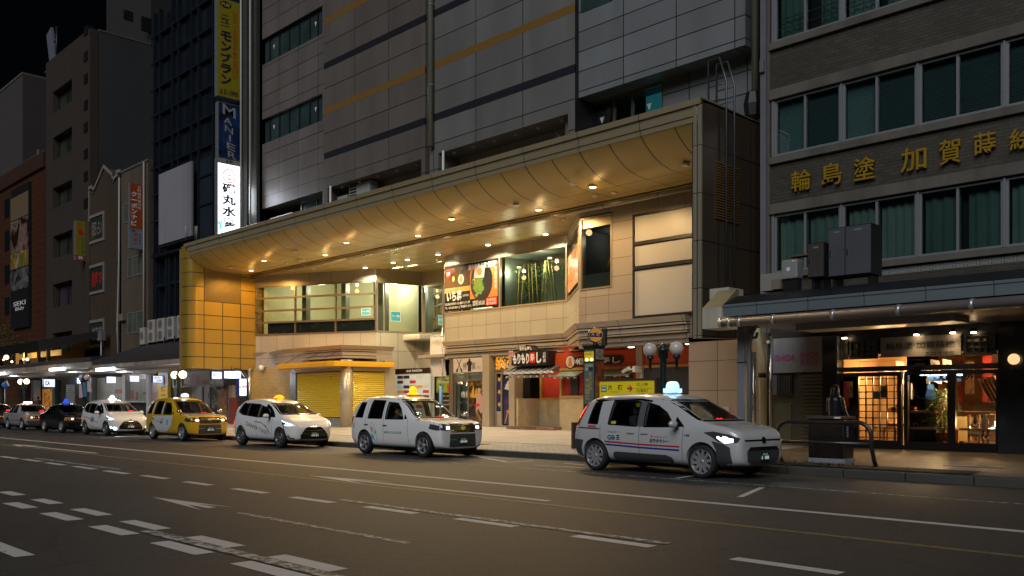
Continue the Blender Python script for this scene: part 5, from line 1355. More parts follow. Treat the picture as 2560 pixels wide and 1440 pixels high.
gc=pbox(PR,'grey_panel',mat('interior_grey',(.25,.26,.25),.5),None,(r_(2482),r_(2499),GR+.12,PR.z(2482,1062),-.5,-.2));tag(gc,'plain grey box at the right end of the lit shop window','cabinet')
ct=pbox(PR,'counter',mat('cream_counter',(.42,.33,.17),.5),None,(r_(2287),r_(2366),GR+.2,PR.z(2287,1043),-2.0,-1.4));tag(ct,'cream counter behind the potted plant inside the shop door','counter')
rw=thing('noren_curtain','red hanging cloth strips deep inside the shop','curtain',PR.P(r_(2330),1.4,-3))
pbox(PR,'cloth',mat('noren_red',(.40,.03,.02),.7),rw,(r_(2288),r_(2296),1.5,2.6,-3.0,-2.95),(r_(2352),r_(2376),1.4,2.7,-3.0,-2.95),(r_(2400),r_(2412),1.4,2.9,-3.0,-2.95))
hs=thing('hanging_scroll','pale patterned hanging scroll behind the shop counter','scroll',PR.P(r_(2325),1.5,-2.8))
pbox(PR,'scroll',picture('scroll_print',[(.42,.34,.22),(.5,.42,.28),(.3,.16,.06),(.45,.36,.22)],4,0),hs,(r_(2310),r_(2333),1.7,2.55,-2.85,-2.8))
bn=thing('gyoza_banner','pale blue lit banner with brush characters seen through the shop door','banner',PR.P(r_(2340),2.5,-1.2))
pbox(PR,'cloth',emit('pale_blue_lit',(.45,.62,.9),.28),bn,(r_(2293),r_(2377),PR.z(2293,953),PR.z(2293,938),-.7,-.68))
q=MB()
for i,ch in enumerate('餃子酒場'):text_into(q,ch,PR.P(r_(2297+22*i),PR.z(2297,951),-.67),PR.U*.42,Vector((0,0,.27)),0,bold=.02)
q.build('lettering',M_ink,bn,fix=False)
q=MB()
for px in(2279,2292,2307,2321,2335,2350,2363,2375):q.ball(PR.P(r_(px),PR.z(px,935),-.66),.04,8,(1.6,1,.7))
q.build('bulbs',emit('cold_bulb',(.8,.9,1),8),bn)
for px,py in((2119,845),(2298,837),(2389,832),(2441,831)):
 t=thing('spot_lamp','small warm spot lamp under the right canopy %s'%{2119:'at the left end of the shop front',2298:'over the grey glassy sign',2389:'left of the right latticed transom',2441:'above the right latticed transom'}[px],'lamp',PR.P(r_(px),PR.z(px,py),.18))
 p=PR.P(r_(px),PR.z(px,py),.18);q=MB();q.lathe([(.05,.09),(.06,-.01),(.045,-.02)],p,12);q.build('lamp_can',M_black,t)
 q=MB();q.lathe([(.0,-.03),(.06,-.025),(.06,.0)],p,12);q.build('bulb',emit('spot_bulb',(1,.72,.4),22),t)
 lamp('spot_light',p+Vector((0,-.03,-.06)),22,(1,.66,.32),'SPOT',.04,(R(-18),0,0),R(120),.6,parent=t)
gl=thing('globe_wall_lamp','warm glowing globe lamp on the dark pillar at the far right edge','lamp',PR.P(r_(2545),2.9,.3))
p=PR.P(r_(2545),PR.z(2545,899),.3);q=MB();q.ball(p,.125,18);q.build('globe',emit('globe_warm',(1,.62,.28),1.1),gl);q=MB();q.tube([p+Vector((0,0,-.12)),p+Vector((0,0,-.25)),p+Vector((0,.3,-.28))],.025,8);q.build('arm',M_black,gl)
pst=thing('poster','red and pink leaflet on the dark glass left of the lattice window','poster',PR.P(r_(2113),1.6,.05))
pbox(PR,'sheet',picture('leaflet_print',[(.4,.03,.03),(.5,.15,.18),(.45,.05,.03),(.5,.35,.3)],2.5,0),pst,(r_(2104),r_(2124),PR.z(2104,1016),PR.z(2104,954),.045,.05))
ps2=pbox(PR,'poster',mat('cream_leaflet',(.42,.32,.14),.5),None,(r_(2124.5),r_(2134),PR.z(2124,994),PR.z(2124,954),.045,.05));tag(ps2,'cream leaflet with a red mark beside the red leaflet','poster')
PR.text('フ',r_(2126),r_(2133),PR.z(2126,985),PR.z(2126,965),M_redink,ps2,o=.055,bold=.03)
pl_=thing('potted_plant','bushy green plant in a dark red pot inside the shop door','plant',PR.P(r_(2331),GR+.12,-.7))
p=PR.P(r_(2331),GR+.12,-.7)
q=MB();q.lathe([(.0,0),(.14,0),(.19,.30),(.17,.30),(.15,.26),(.0,.26)],p,18);q.build('pot',mat('red_pot',(.12,.02,.015),.35),pl_)
q=MB();rnd=random.Random(4)
for i in range(520):
 a=rnd.uniform(0,6.28);hgt=rnd.uniform(.15,1.25);rr=(.34 if hgt<.95 else.2)*math.sqrt(rnd.random())*(1.0 if hgt>.45 else.8)
 c=p+Vector((math.cos(a)*rr,math.sin(a)*rr*.8,.26+hgt*.9))
 d=Vector((math.cos(a)*.7,math.sin(a)*.7,rnd.uniform(-.9,.2))).normalized()*rnd.uniform(.12,.24);w=d.cross(Vector((0,0,1))).normalized()*rnd.uniform(.012,.022)
 q.face([c,c+d*.5+w+Vector((0,0,.03)),c+d,c+d*.5-w+Vector((0,0,.03))])
q.build('leaves',mat('pot_leaf',(.12,.22,.03),.45,noise=(8,.4)),pl_,fix=False)
q=MB()
for i in range(7):a=i*.9;q.tube([p+Vector((0,0,.25)),p+Vector((math.cos(a)*.1,math.sin(a)*.1,.8)),p+Vector((math.cos(a)*.2,math.sin(a)*.2,1.2))],[.014,.01,.005],5)
q.build('stems',M_leaf,pl_)
def post(name,lab,cat,px,w,Y,ztop,m,d=None):
 x=XY(px,Y);t=thing(name,lab,cat,(x,Y,SWZ(Y)))
 q=MB();q.box(x-w/2,x+w/2,Y,Y+(d or w),SWZ(Y)-.1,ztop);q.bevel(.01);q.build('post_body',m,t);return t
YP=18.95
cp_=post('canopy_post','square grey steel post carrying the left end of the right canopy','post',1851,.175,YP,zso,mat('grey_post',(.24,.26,.29),.4,.3,noise=(2,.1)))
B('joint_strap',M_chrome,cp_,(XY(1851,YP)-.095,XY(1851,YP)+.095,YP-.01,YP+.15,ZY(1851,907,YP),ZY(1851,907,YP)+.02))
dp=thing('downpipe','grey downpipe bending from the gutter beside the square canopy post','pipe',(XY(1868,YP),YP,SWZ(YP)))
x=XY(1868,YP);xg=XY(1893,YP+.3);zz=ZY(1868,840,YP)
q=MB();q.tube([(x,YP+.1,SWZ(YP)-.05),(x,YP+.1,zz),(x+.06,YP+.1,zz+.07),(xg-.05,YP+.3,zz+.24),(xg,YP+.3,zz+.34),(xg,YP+.3,zso)],.055,10);q.build('pipe',mat('grey_post',(.24,.26,.29),.4,.3),dp)
q=MB();q.tube([(x,YP+.1,zz-.05),(xg-.02,YP+.3,zz-.02),(xg,YP+.3,zz+.1)],.035,8);q.build('overflow',mat('grey_post',(.24,.26,.29),.4,.3),dp)
for(px,Y,r_1,zt,m_,lab)in((1884,21.2,.07,ZY(1884,880,21.2),mat('steel_pipe',(.5,.48,.45),.22,.85),'shiny steel pipe standing between grey post and cream bent pipe'),
(1927,22.5,.045,3.3,mat('steel_pipe',(.5,.48,.45),.22,.85),'thin bright conduit left of the magenta lettered board')):
 x=XY(px,Y);t=thing('pipe',lab,'pipe',(x,Y,SWZ(Y)));q=MB();q.tube([(x,Y,SWZ(Y)-.05),(x,Y,zt)],r_1,10);q.build('pipe_body',m_,t)
x=XY(1907,22.2);t=thing('pipe','cream plastic drain pipe bent at its top by the building corner','pipe',(x,22.2,.28));q=MB();q.tube([(x+.03,22.2,.2),(x-.02,22.2,2.6),(x-.17,22.2,3.3),(x-.2,22.2,3.5)],.1,12);q.build('pipe_body',mat('cream_pipe',(.50,.43,.25),.35),t)
q=MB();q.tube([(x-.02,22.2,2.15),(x-.02,22.2,2.28)],.115,12);q.build('collar',M_dark,t)
t=thing('pipe','dark cable conduit with a small white lamp head at the building corner','pipe',(XY(1920,22.4),22.4,.28));x=XY(1920,22.4)
q=MB();q.tube([(x,22.4,.2),(x,22.4,2.4),(x+.02,22.4,3.1)],.03,8);q.build('pipe_body',M_black,t);q=MB();q.ball((x+.03,22.35,3.12),.055,10);q.build('lamp_head',M_white,t)
x=XY(1875,23.5)
pbox(PR,'corner_panel',panel('corner_tile',(.36,.29,.20),1.1,.95,.01,'XZ',.3,mort=(.06,.05,.04)),rb,(r_(1866),r_(1927),.2,3.45,-1.2,-.35))
YQ=19.2
PQ=Pl((XY(1940,YQ),YQ),(XEND,YQ));zb0=PQ.z(2017,712)
def cab(name,lab,cat,xa,xb,yt,yb,depth,m,doors,label_plate=True,side=True):
 u0,u1,z0,z1=PQ.s(xa),PQ.s(xb),PQ.z(xa,yb),PQ.z(xa,yt)
 t=thing(name,lab,cat,PQ.P((u0+u1)/2,z0-.12,-depth/2))
 q=MB();PQ.box(q,u0,u1,z0,z1,-depth,-.015);q.build('case',M_dark,t)
 n=len(doors);a=u0
 for f in doors:
  b=a+(u1-u0)*f;q=MB();PQ.box(q,a+.012,b-.012,z0+.02,z1-.02,-.014,.012);q.bevel(.006);d=q.build('door',m,t)
  pbox(PQ,'handle',M_chrome,d,(a+.05,a+.075,z0+(z1-z0)*.42,z0+(z1-z0)*.53,.012,.035))
  if label_plate:pbox(PQ,'name_plate',M_steel,d,(a+(b-a)*.35,a+(b-a)*.68,z1-.12,z1-.085,.012,.016))
  a=b
 for a in(u0+.05,u1-.12):pbox(PQ,'foot',M_dark,t,(a,a+.07,z0-.3,z0,-depth+.05,-.1))
 return t
M_cab=mat('cabinet_grey',(.10,.105,.12),.42,.3,noise=(2,.08));M_cabb=mat('cabinet_brown',(.065,.055,.052),.45,.2,noise=(2,.08))
cab('equipment_cabinet','single-door dark brown equipment cabinet on the canopy roof','cabinet',2019,2060,610,696,.5,M_cabb,(1,))
cab('equipment_cabinet','tall grey two-door equipment cabinet on the canopy roof','cabinet',2071,2178,572,694,.55,M_cab,(.4,.6))
u0,u1,z0,z1=PQ.s(1953),PQ.s(1993),PQ.z(1953,699),PQ.z(1953,651)
t=thing('junction_unit','small pale grey box with a round white cap left of the roof cabinets','box',PQ.P((u0+u1)/2,z0-.1,-.2))
q=MB();PQ.box(q,u0,u1,z0,z1,-.3,0);q.bevel(.04);q.build('case',mat('unit_grey',(.26,.25,.25),.45),t)
disc(PQ,(u0+u1)/2-.02,(z0+z1)/2,.05,.006,M_white,t,'cap');pbox(PQ,'name_plate',M_white,t,(u1-.13,u1-.06,z1-.06,z1-.035,0,.006))
q=MB();PQ.box(q,u0+.02,u1-.02,z0-.4,z0,-.25,-.05);q.build('feet',M_dark,t)
t=thing('timber_bench','low wooden trestle behind the small grey roof box','trestle',PQ.P(PQ.s(1990),z1,-.6));q=MB();PQ.box(q,PQ.s(1950),PQ.s(2014),z1+.12,z1+.16,-.7,-.4);PQ.box(q,PQ.s(1955),PQ.s(1958),z0-.3,z1+.12,-.65,-.6);PQ.box(q,PQ.s(2008),PQ.s(2012),z0-.3,z1+.12,-.65,-.6);q.build('frame',mat('old_timber',(.12,.07,.04),.7),t)
q=MB();PQ.box(q,PQ.s(1927),PQ.s(1951),PQ.z(1927,724),PQ.z(1927,700),-.3,0);o=q.build('cable_box',mat('tan_box',(.20,.17,.12),.6),None);tag(o,'tan cable box at the left edge of the dark canopy roof','box')
q=MB();PQ.box(q,PQ.s(1874),PQ.s(1938),PQ.z(1874,724),PQ.z(1874,681),-.9,-.5);o=q.build('duct_housing',mat('duct_grey',(.26,.25,.23),.5),None);tag(o,'pale metal duct housing in the corner between fin and brick block','duct')
YF_=24.4
PLF=Pl((-130,YF_),(XL-.95,YF_));l_=PLF.s
def bld_thing(name,lab,xa,xb):
 p=PLF.P((l_(xa)+l_(xb))/2,.3,-3);return thing(name,lab,'building',p)
gb=bld_thing('glass_office_building','dark steel framed glass building with a white billboard and vertical signs beside the canopy',375,640)
M_mull=mat('blue_grey_steel',(.035,.045,.06),.35,.6,noise=(2,.15))
ztop=PLF.z(384,50)
pbox(PLF,'curtain_wall',mat('night_glass',(.012,.016,.022),.08,.0,.7,noise=(.6,.5)),gb,(l_(375),l_(641),5.2,ztop,-7,-.2))
q=MB()
for px in(386,400,431,446,479,497,533,546):u=l_(px);PLF.box(q,u-.07,u+.07,5.2,ztop+.4,-.2,.06)
zf=PLF.z(386,290);dz=PLF.z(386,224)-zf
for k in range(-4,5):
 z=zf+dz*k
 if 5.3<z<ztop:PLF.box(q,l_(378),l_(545),z-.05,z+.05,-.2,.03)
q.build('steel_grid',M_mull,gb)
pbox(PLF,'dark_bay',mat('dark_bay',(.02,.03,.04),.3),gb,(l_(497),l_(545),PLF.z(497,600),PLF.z(497,400),-.2,-.05))
pbox(PLF,'end_pier',mat('weathered_pier',(.05,.05,.042),.7,noise=(1.5,.3),dirt=(1,.4)),gb,(l_(604),l_(622),5,ztop+6,-7,.12),(l_(626),l_(641),5,ztop+6,-7,.0))
q=MB()
for px in(611,634):q.tube([PLF.P(l_(px),5,.2),PLF.P(l_(px),ztop+6,.2)],.06,8)
q.build('drainpipe',mat('grey_pipe',(.4,.38,.36),.4),gb)
pbox(PLF,'lower_wall',mat('dim_lower_wall',(.10,.09,.08),.7),gb,(l_(300),l_(641),.2,5.2,-7,-1.0))
q=MB()
for px in(398,424,432,447,462):PLF.box(q,l_(px)-.12,l_(px)+.12,PLF.z(px,806),PLF.z(px,640),-.1,.25)
for y in(645,716):PLF.box(q,l_(395),l_(468),PLF.z(398,y)-.1,PLF.z(398,y)+.1,-.1,.2)
q.build('lower_frame',M_mull,gb)
bb=thing('blank_billboard','large blank white billboard on the dark glass building above the canopy end','billboard',PLF.P(l_(455),PLF.z(413,615),.4))
pbox(PLF,'board',mat('billboard_white',(.29,.28,.305),.5,noise=(.5,.1),dirt=(.8,.25)),bb,(l_(413),l_(495.5),PLF.z(413,615),PLF.z(413,440),.3,.42))
q=MB();PLF.box(q,l_(413),l_(495),PLF.z(413,615)-.2,PLF.z(413,615)-.05,.0,.4);PLF.box(q,l_(398),l_(500),PLF.z(398,648),PLF.z(398,641),.0,.5);q.build('support',M_dark,bb)
q=MB()
for px in(484,508,512):q.tube([PLF.P(l_(px),PLF.z(px,605),.5),PLF.P(l_(px)+.25,PLF.z(px,570),.6)],.03,6)
q.build('lamp_arm',mat('grey_pipe',(.4,.38,.36),.4),bb)
XS_=-46.0
PX=Pl((XS_,22),(XS_,25));x_=PX.s
def vsign(name,lab,xa,xb,yt,yb,m,cat='sign',th=.35):
 u0,u1,z0,z1=x_(xa),x_(xb),PX.z(xa,yb),PX.z(xa,yt)
 t=thing(name,lab,cat,PX.P((u0+u1)/2,z0,-th/2))
 q=MB();PX.box(q,u0-.03,u1+.03,z0-.03,z1+.03,-th,-.006);q.build('case',M_steel,t)
 q=MB();PX.box(q,u0,u1,z0,z1,-.01,.004);q.build('face',m,t)
 return t,u0,u1,z0,z1
t,u0,u1,z0,z1=vsign('projecting_sign','tall yellow projecting sign with dark blue katakana and small red script',545,600,-8,237,emit('yellow_sign_face',(.45,.37,.01),.02,(.27,.225,.008)))
PXT=lambda s,a,b,c,d,m,par,**k:PX.text(s,u0+(u1-u0)*a,u0+(u1-u0)*b,z0+(z1-z0)*c,z0+(z1-z0)*d,m,par,o=.01,**k)
M_navy=mat('navy_ink',(.012,.014,.04),.5)
PXT('ニュー',.12,.50,.70,.84,M_navy,t,vertical=True,bold=.02);PXT('モンブラン',.12,.60,.12,.68,M_navy,t,vertical=True,bold=.05)
PXT('大スケールのカラオケ&ディスコパブ',.66,.88,.20,.90,M_redink,t,vertical=True,bold=.015);PXT('31-5993',.26,.9,.02,.075,M_navy,t,bold=.03);PXT('☎',.05,.22,.02,.075,M_navy,t)
q=MB();q.face([PX.P(u0+(u1-u0)*(.34+.26*math.cos(R(i*15))),z0+(z1-z0)*(.945+.036*math.sin(R(i*15))),.008)for i in range(24)]);q.build('oval_badge',M_navy,t,fix=False)
PXT('PUB',.16,.52,.928,.962,mat('badge_yellow',(.5,.42,.05),.5),t,bold=.03)
t,u0,u1,z0,z1=vsign('projecting_sign','blue projecting sign with slanting silver latin letters, under the yellow one',547,599,254,390,picture('blue_sign_print',[(.004,.005,.012),(.006,.010,.04),(.015,.05,.17),(.006,.008,.025)],.6,0.))
q=MB();M_=PX
for i,ch in enumerate('MANIER'):text_into(q,ch,PX.P(u0+(u1-u0)*(.18+.05*i),z0+(z1-z0)*(.80-.155*i),.01),PX.U*((u1-u0)*(.62 if i==0 else.4))+Vector((0,0,-.14)),Vector((0,0,(z1-z0)*(.19 if i==0 else.12))),0,bold=.01)
q.build('lettering',mat('silver_ink',(.35,.36,.4),.35),t,fix=False)
t,u0,u1,z0,z1=vsign('projecting_sign','small grey floor number panel between blue and glowing white signs',545,600,394,403,mat('grey_sign_face',(.30,.30,.30),.5))
PXT('1F',.38,.68,.15,.85,M_navy,t,bold=.02)
t,u0,u1,z0,z1=vsign('projecting_sign','brightly glowing white projecting sign with dark brush characters and red ring above the canopy corner',545,599,406,590,emit('white_sign_face',(.88,.93,1),1.9))
M_gry=mat('sign_brown_ink',(.03,.022,.02),.5)
PXT('磯丸水産',.18,.82,.12,.75,M_gry,t,vertical=True,bold=.035);PXT('金沢店',.04,.2,.06,.24,M_navy,t,vertical=True);PXT('さかな酒場とカニみそ',.84,.93,.06,.52,M_gry,t,vertical=True)
q=MB();cc=(u0+u1)/2;zc_=z0+(z1-z0)*.84;ro=(u1-u0)*.30
ring=[(cc+math.cos(R(15*i))*k_,zc_+math.sin(R(15*i))*k_*1.0)for k_ in(ro,ro*.86)for i in range(24)]
vs=[q.bm.verts.new(PX.P(a,b,.012))for a,b in ring]
for i in range(24):q.bm.faces.new((vs[i],vs[(i+1)%24],vs[24+(i+1)%24],vs[24+i]))
q.build('red_ring',emit('sign_red_ink',(.85,.12,.07),.9),t,fix=False)
PXT('上',.37,.63,.79,.89,emit('sign_red_ink',(.85,.12,.07),.9),t,bold=.03)
q=MB();rnd=random.Random(8)
for i in range(9):
 a,b=rnd.uniform(.02,.22),rnd.uniform(.0,.2);q.face([PX.P(u0+(u1-u0)*(a+rnd.uniform(-.08,.08)),z0+(z1-z0)*max(.004,b+rnd.uniform(-.05,.05)),.007)for _ in range(4)])
q.build('wave_print',emit('sign_wave_ink',(.15,.55,.85),1.2),t,fix=False)
lamp('sign_light',PX.P((u0+u1)/2+.3,z0+(z1-z0)*.5,.9),70,(.85,.92,1),'AREA',1.4,(0,R(-90),0),parent=t)
q=MB()
for y in(60,150,240,330,400,480,560):q.tube([PX.P(x_(600),PX.z(600,y),-.2),PX.P(x_(600)+.35,PX.z(600,y),-.2)],.04,6)
q.build('sign_brackets',M_dark,gb)
def acunit(px0,px1,yt,yb,fans,lab,src=None):
 Y=23.7;Pq=Pl((-130,Y),(-40,Y));u0,u1,z0,z1=Pq.s(px0),Pq.s(px1),Pq.z(px0,yb),Pq.z(px0,yt)
 t=thing('outdoor_unit',lab,'air conditioner',Pq.P((u0+u1)/2,z0,-.2),'air conditioners on the rack beside the canopy')
 q=MB();Pq.box(q,u0,u1,z0,z1,-.42,0);q.bevel(.02);q.build('housing',mat('unit_cream',(.42,.39,.36),.5,noise=(3,.1)),t)
 q=MB()
 for k in range(fans):
  c=((u0+u1)/2-(u1-u0)*.08,z0+(z1-z0)*(k+.5)/fans);rr=min((u1-u0)*.36,(z1-z0)/fans*.42)
  q.face([Pq.P(c[0]+rr*math.cos(R(20*i)),c[1]+rr*math.sin(R(20*i)),.006)for i in range(18)])
 g=q.build('fan_grille',mat('grille_dark',(.16,.15,.14),.5),t,fix=False)
 for a in(u0+.05,u1-.12):pbox(Pq,'foot',M_dark,t,(a,a+.07,z0-.12,z0,-.4,0))
acunit(349,361,820,862,1,'single fan unit at the left end of the rack row')
acunit(369,386,801,857,2,'second unit from the left on the rack, first with two fans')
acunit(393,410,797,853,2,'two-fan unit in the middle of the rack row')
acunit(418,434,793,848,2,'two-fan unit just left of the last one on the rack')
acunit(443,462,789,844,2,'two-fan unit at the right end against the golden canopy wall')
q=MB();Pq=Pl((-130,23.7),(-40,23.7))
for o in(0,-.4):Pq.box(q,Pq.s(347),Pq.s(466),Pq.z(349,862)-.2,Pq.z(349,862)-.12,o-.05,o)
for i in range(14):
 u=Pq.s(360)+(Pq.s(466)-Pq.s(360))*i/13;q.tube([Pq.P(u,Pq.z(349,862)-.2,0),Pq.P(u+.5,3.6,0)],.02,5)
for px in(412,438):q.tube([Pq.P(Pq.s(px),Pq.z(349,862)+.3,.04),Pq.P(Pq.s(px),Pq.z(349,862)-.5,.04),Pq.P(Pq.s(px)-.35,Pq.z(349,862)-.55,.04)],.04,6)
q.build('unit_rack',M_dark,gb)
hb=bld_thing('beige_shop_house','narrow stained beige house with sliding windows between gabled house and glass building',300,375)
M_beige=mat('stained_render',(.10,.075,.05),.75,noise=(.8,.25),dirt=(.7,.45))
ztb=PLF.z(300,435)
pbox(PLF,'wall',M_beige,hb,(l_(300),l_(371),3.2,ztb,-7,0))
pbox(PLF,'parapet',M_conc,hb,(l_(300),l_(371),ztb,ztb+.15,-7,.06))
for(yt,yb)in((512,560),(645,695),(783,835)):
 u0,u1,z0,z1=PLF.r(319 if yt>600 else 309,360,yt,yb)
 f=MB();pframe(PLF,f,u0,u1,z0,z1,.06,-.05,.04,bars=(.33,.6));fr=f.build('window',M_alu,hb)
 g=MB();PLF.quad(g,u0+.06,u1-.06,z0+.06,z1-.06,.012);g.build('pane',mat('pale_curtain_glass',(.10,.105,.08),.2,0,.5,noise=(1.2,.5)),fr)
q=MB();q.tube([PLF.P(l_(364),3.3,.12),PLF.P(l_(364),ztb,.12)],.06,8);q.tube([PLF.P(l_(302),3.6,.15),PLF.P(l_(301),7,.2),PLF.P(l_(303),11,.15),PLF.P(l_(302),ztb-.3,.1)],.07,8);q.tube([PLF.P(l_(302),5.2,.15),PLF.P(l_(299),6.5,.2),PLF.P(l_(302),9,.15)],.03,6);q.build('drainpipe',mat('pale_cable',(.34,.33,.29),.5),hb)
mb2=pbox(PLF,'meter_box',mat('tan_box',(.20,.17,.12),.6),None,(l_(305),l_(316),PLF.z(305,803),PLF.z(305,787),0,.25));tag(mb2,'small tan box on the beige house wall left of its lowest window','meter box')
XS2=PLF.P(l_(357.5),0).x
PX2=Pl((XS2,22),(XS2,25));
def vsign2(name,lab,pl,xa,xb,yt,yb,m,th=.3):
 u0,u1,z0,z1=pl.s(xa),pl.s(xb),pl.z(xa,yb),pl.z(xa,yt)
 t=thing(name,lab,'sign',pl.P((u0+u1)/2,z0,-th/2))
 q=MB();pl.box(q,u0-.03,u1+.03,z0-.03,z1+.03,-th,-.006);q.build('case',M_steel,t)
 q=MB();pl.box(q,u0,u1,z0,z1,-.01,.004);q.build('face',m,t)
 def tx(s,a,b,c,d,mm,**k):pl.text(s,u0+(u1-u0)*a,u0+(u1-u0)*b,z0+(z1-z0)*c,z0+(z1-z0)*d,mm,t,o=.01,**k)
 return t,tx
t,tx=vsign2('projecting_sign','orange projecting sign with white katakana on the beige house',PX2,326,356,456,569,mat('orange_face',(.36,.07,.008),.4))
tx('クーポンナビ',.06,.54,.05,.82,M_whiteink,vertical=True,bold=.03);tx('片町無料案内所',.6,.88,.42,.96,M_whiteink,vertical=True)
t,tx=vsign2('projecting_sign','white and blue projecting sign with red katakana below the orange sign',PX2,325,356,571,620,mat('pale_blue_face',(.2,.25,.3),.4))
tx('マミー',.25,.62,.14,.82,M_redink,vertical=True,bold=.03);tx('スナック',.68,.85,.25,.75,M_navy,vertical=True);tx('3階',.1,.4,.86,.97,M_navy)
hg=bld_thing('gabled_shop_house','brown rendered house front with stepped gable outlined in white',225,300)
M_brn=mat('brown_render',(.055,.035,.02),.75,noise=(.7,.15),dirt=(.7,.25))
M_trim=mat('white_trim',(.22,.20,.18),.6,noise=(2,.1))
def pz(px,py):return(l_(px),PLF.z(px,py))
gp=[pz(224,475),pz(234,470),pz(240,464),pz(262,419),pz(283,440),pz(288,456-8),pz(302,431)]
gp=[pz(224,476),pz(233,470),(l_(233),pz(233,470)[1]-.4),(l_(241),pz(233,470)[1]-.1),pz(262,420),pz(283,441),(l_(283),pz(283,441)[1]-.45),(l_(293),pz(283,441)[1]-.2),(l_(293),pz(293,434)[1]),pz(303,431)]
q=MB();q.ext([PLF.P(gp[0][0],3.2,0)]+[PLF.P(a,b,0)for a,b in gp]+[PLF.P(gp[-1][0],3.2,0)],-PLF.n*7);q.build('wall',M_brn,hg)
q=MB()
for(a,b),(c,d)in zip(gp,gp[1:]):
 A,Bq=PLF.P(a,b,.03),PLF.P(c,d,.03);dd=(Bq-A).normalized();nn=Vector((0,0,1))if abs(dd.z)<.9 else Vector((0,0,0))
 q.ext([A,Bq,Bq+Vector((0,0,.22))if abs(dd.z)<.9 else Bq+PLF.U*.2,A+Vector((0,0,.22))if abs(dd.z)<.9 else A+PLF.U*.2],PLF.n*.08)
PLF.box(q,l_(223.5),l_(225.5),PLF.z(224,555),PLF.z(224,476),.01,.08)
q.build('gable_trim',M_trim,hg)
for i,(yt,yb)in enumerate(((541,612),(665,738),(802,870))):
 u0,u1,z0,z1=PLF.r(226,262,yt,yb)
 f=MB();PLF.box(f,u0,u1,z1-.2,z1,-.1,.08);PLF.box(f,u0,u1,z0,z0+.2,-.1,.08);PLF.box(f,u1-.2,u1,z0+.2,z1-.2,-.1,.08);fr=f.build('window',M_trim,hg)
 g=MB();PLF.quad(g,u0,u1-.2,z0+.2,z1-.2,.012);g.build('pane',mat('lit_green_glass' if i!=1 else 'dull_glass',(.035,.04,.03),.12,0,.6,noise=(2,.5)),fr)
 PLF.text(('堀田 占い','歌声 7F','美容室')[i],u0+.35,u1-.5,z0+.5,z1-.5,(M_trim,M_redink,M_trim)[i],fr,o=.02,bold=.01)
t=thing('utility_box','grey electric box on a thin pole on the arcade roof by the gabled house','box',PLF.P(l_(275),4.0,.5));pbox(PLF,'case',M_steel,t,(l_(269),l_(279),PLF.z(269,853),PLF.z(269,830),.4,.7));q=MB();q.tube([PLF.P(l_(275),3.6,.6),PLF.P(l_(275),PLF.z(275,853),.6)],.06,6);q.build('pole',M_steel,t)
tb_=thing('tall_tiled_building','tall brownish tiled building with six deep windows and a grey side wall','building',PLF.P(l_(170),.3,-5))
M_tile=panel('small_tile',(.08,.063,.053),.25,.07,.008,'XZ',.28,mort=(.05,.04,.035),off=.5,vary=.06,bumpy=.5)
zr0=PLF.z(116,158)
wins=[(231,284),(345,403),(472,523),(592,648),(712,770),(834,890)]
q=MB();u0,u1=l_(132),l_(180);zz=0.3
for yt,yb in wins[::-1]:
 z0,z1=PLF.z(132,yb),PLF.z(132,yt);PLF.box(q,u0,u1,zz,z0,-.6,0);zz=z1
PLF.box(q,u0,u1,zz,zr0,-.6,0);PLF.box(q,l_(115),u0,.3,zr0,-.6,0);PLF.box(q,u1,l_(225),.3,zr0,-.6,0)
q.build('front_wall',M_tile,tb_)
for yt,yb in wins:
 z0,z1=PLF.z(132,yb),PLF.z(132,yt)
 f=MB();pframe(PLF,f,u0,u1,z0,z1,.1,-.55,-.45,bars=(.5,));fr=f.build('window',M_dark,tb_)
 g=MB();PLF.quad(g,u0,u1,z0,z1,-.5);g.build('pane',mat('violet_lit_glass',(.05,.035,.055),.15)if yt==712 else mat('dull_glass',(.035,.04,.03),.12,0,.6,noise=(2,.5)),fr)
xc=PLF.P(l_(225),0).x
PSD=Pl((xc,YF_+.01),(xc,YF_+30))
pbox(PSD,'side_wall',mat('grey_side_wall',(.048,.05,.057),.75,noise=(.5,.1),dirt=(.4,.2)),tb_,(.62,18,.3,zr0,-8,0))
pbox(PSD,'stair_tower',mat('dark_tower_wall',(.028,.026,.027),.75),tb_,(4.5,18,zr0,zr0+7,-9,.02))
pbox(PSD,'tower_window',M_black,tb_,(PSD.s(310),PSD.s(333),PSD.z(310,48),PSD.z(310,24),-.1,.03),(PSD.s(354),PSD.s(378),PSD.z(354,76),PSD.z(354,40),-.1,.03))
pbox(PSD,'parapet',M_conc,tb_,(.62,4.5,zr0,zr0+.12,-12,.03))
for y in(76,140,196,262,318,384,440,508):p=PLF.P(l_(217),PLF.z(217,y),0);B('balcony_slot',M_black,tb_,(p.x-.5,p.x+.3,p.y-.05,p.y+.5,p.z-.35,p.z+.35))
PX3=Pl((PLF.P(l_(214.5),0).x,22),(PLF.P(l_(214.5),0).x,25))
t,tx=vsign2('projecting_sign','yellow projecting mahjong sign with red characters on the tiled building',PX3,189,213,552,638,mat('dull_yellow_face',(.26,.22,.02),.4))
tx('麻雀',.15,.85,.58,.98,M_redink,vertical=True,bold=.05);tx('マツオカ',.55,.88,.06,.54,mat('green_ink',(.02,.16,.06),.5),vertical=True,bold=.03);tx('リーチ',.1,.4,.16,.54,M_redink,vertical=True)
t,tx=vsign2('projecting_sign','small orange floor plate under the yellow mahjong sign',PX3,189,213,639,649,mat('orange_face',(.36,.07,.008),.4));tx('7F',.25,.75,.12,.9,M_whiteink,bold=.04)
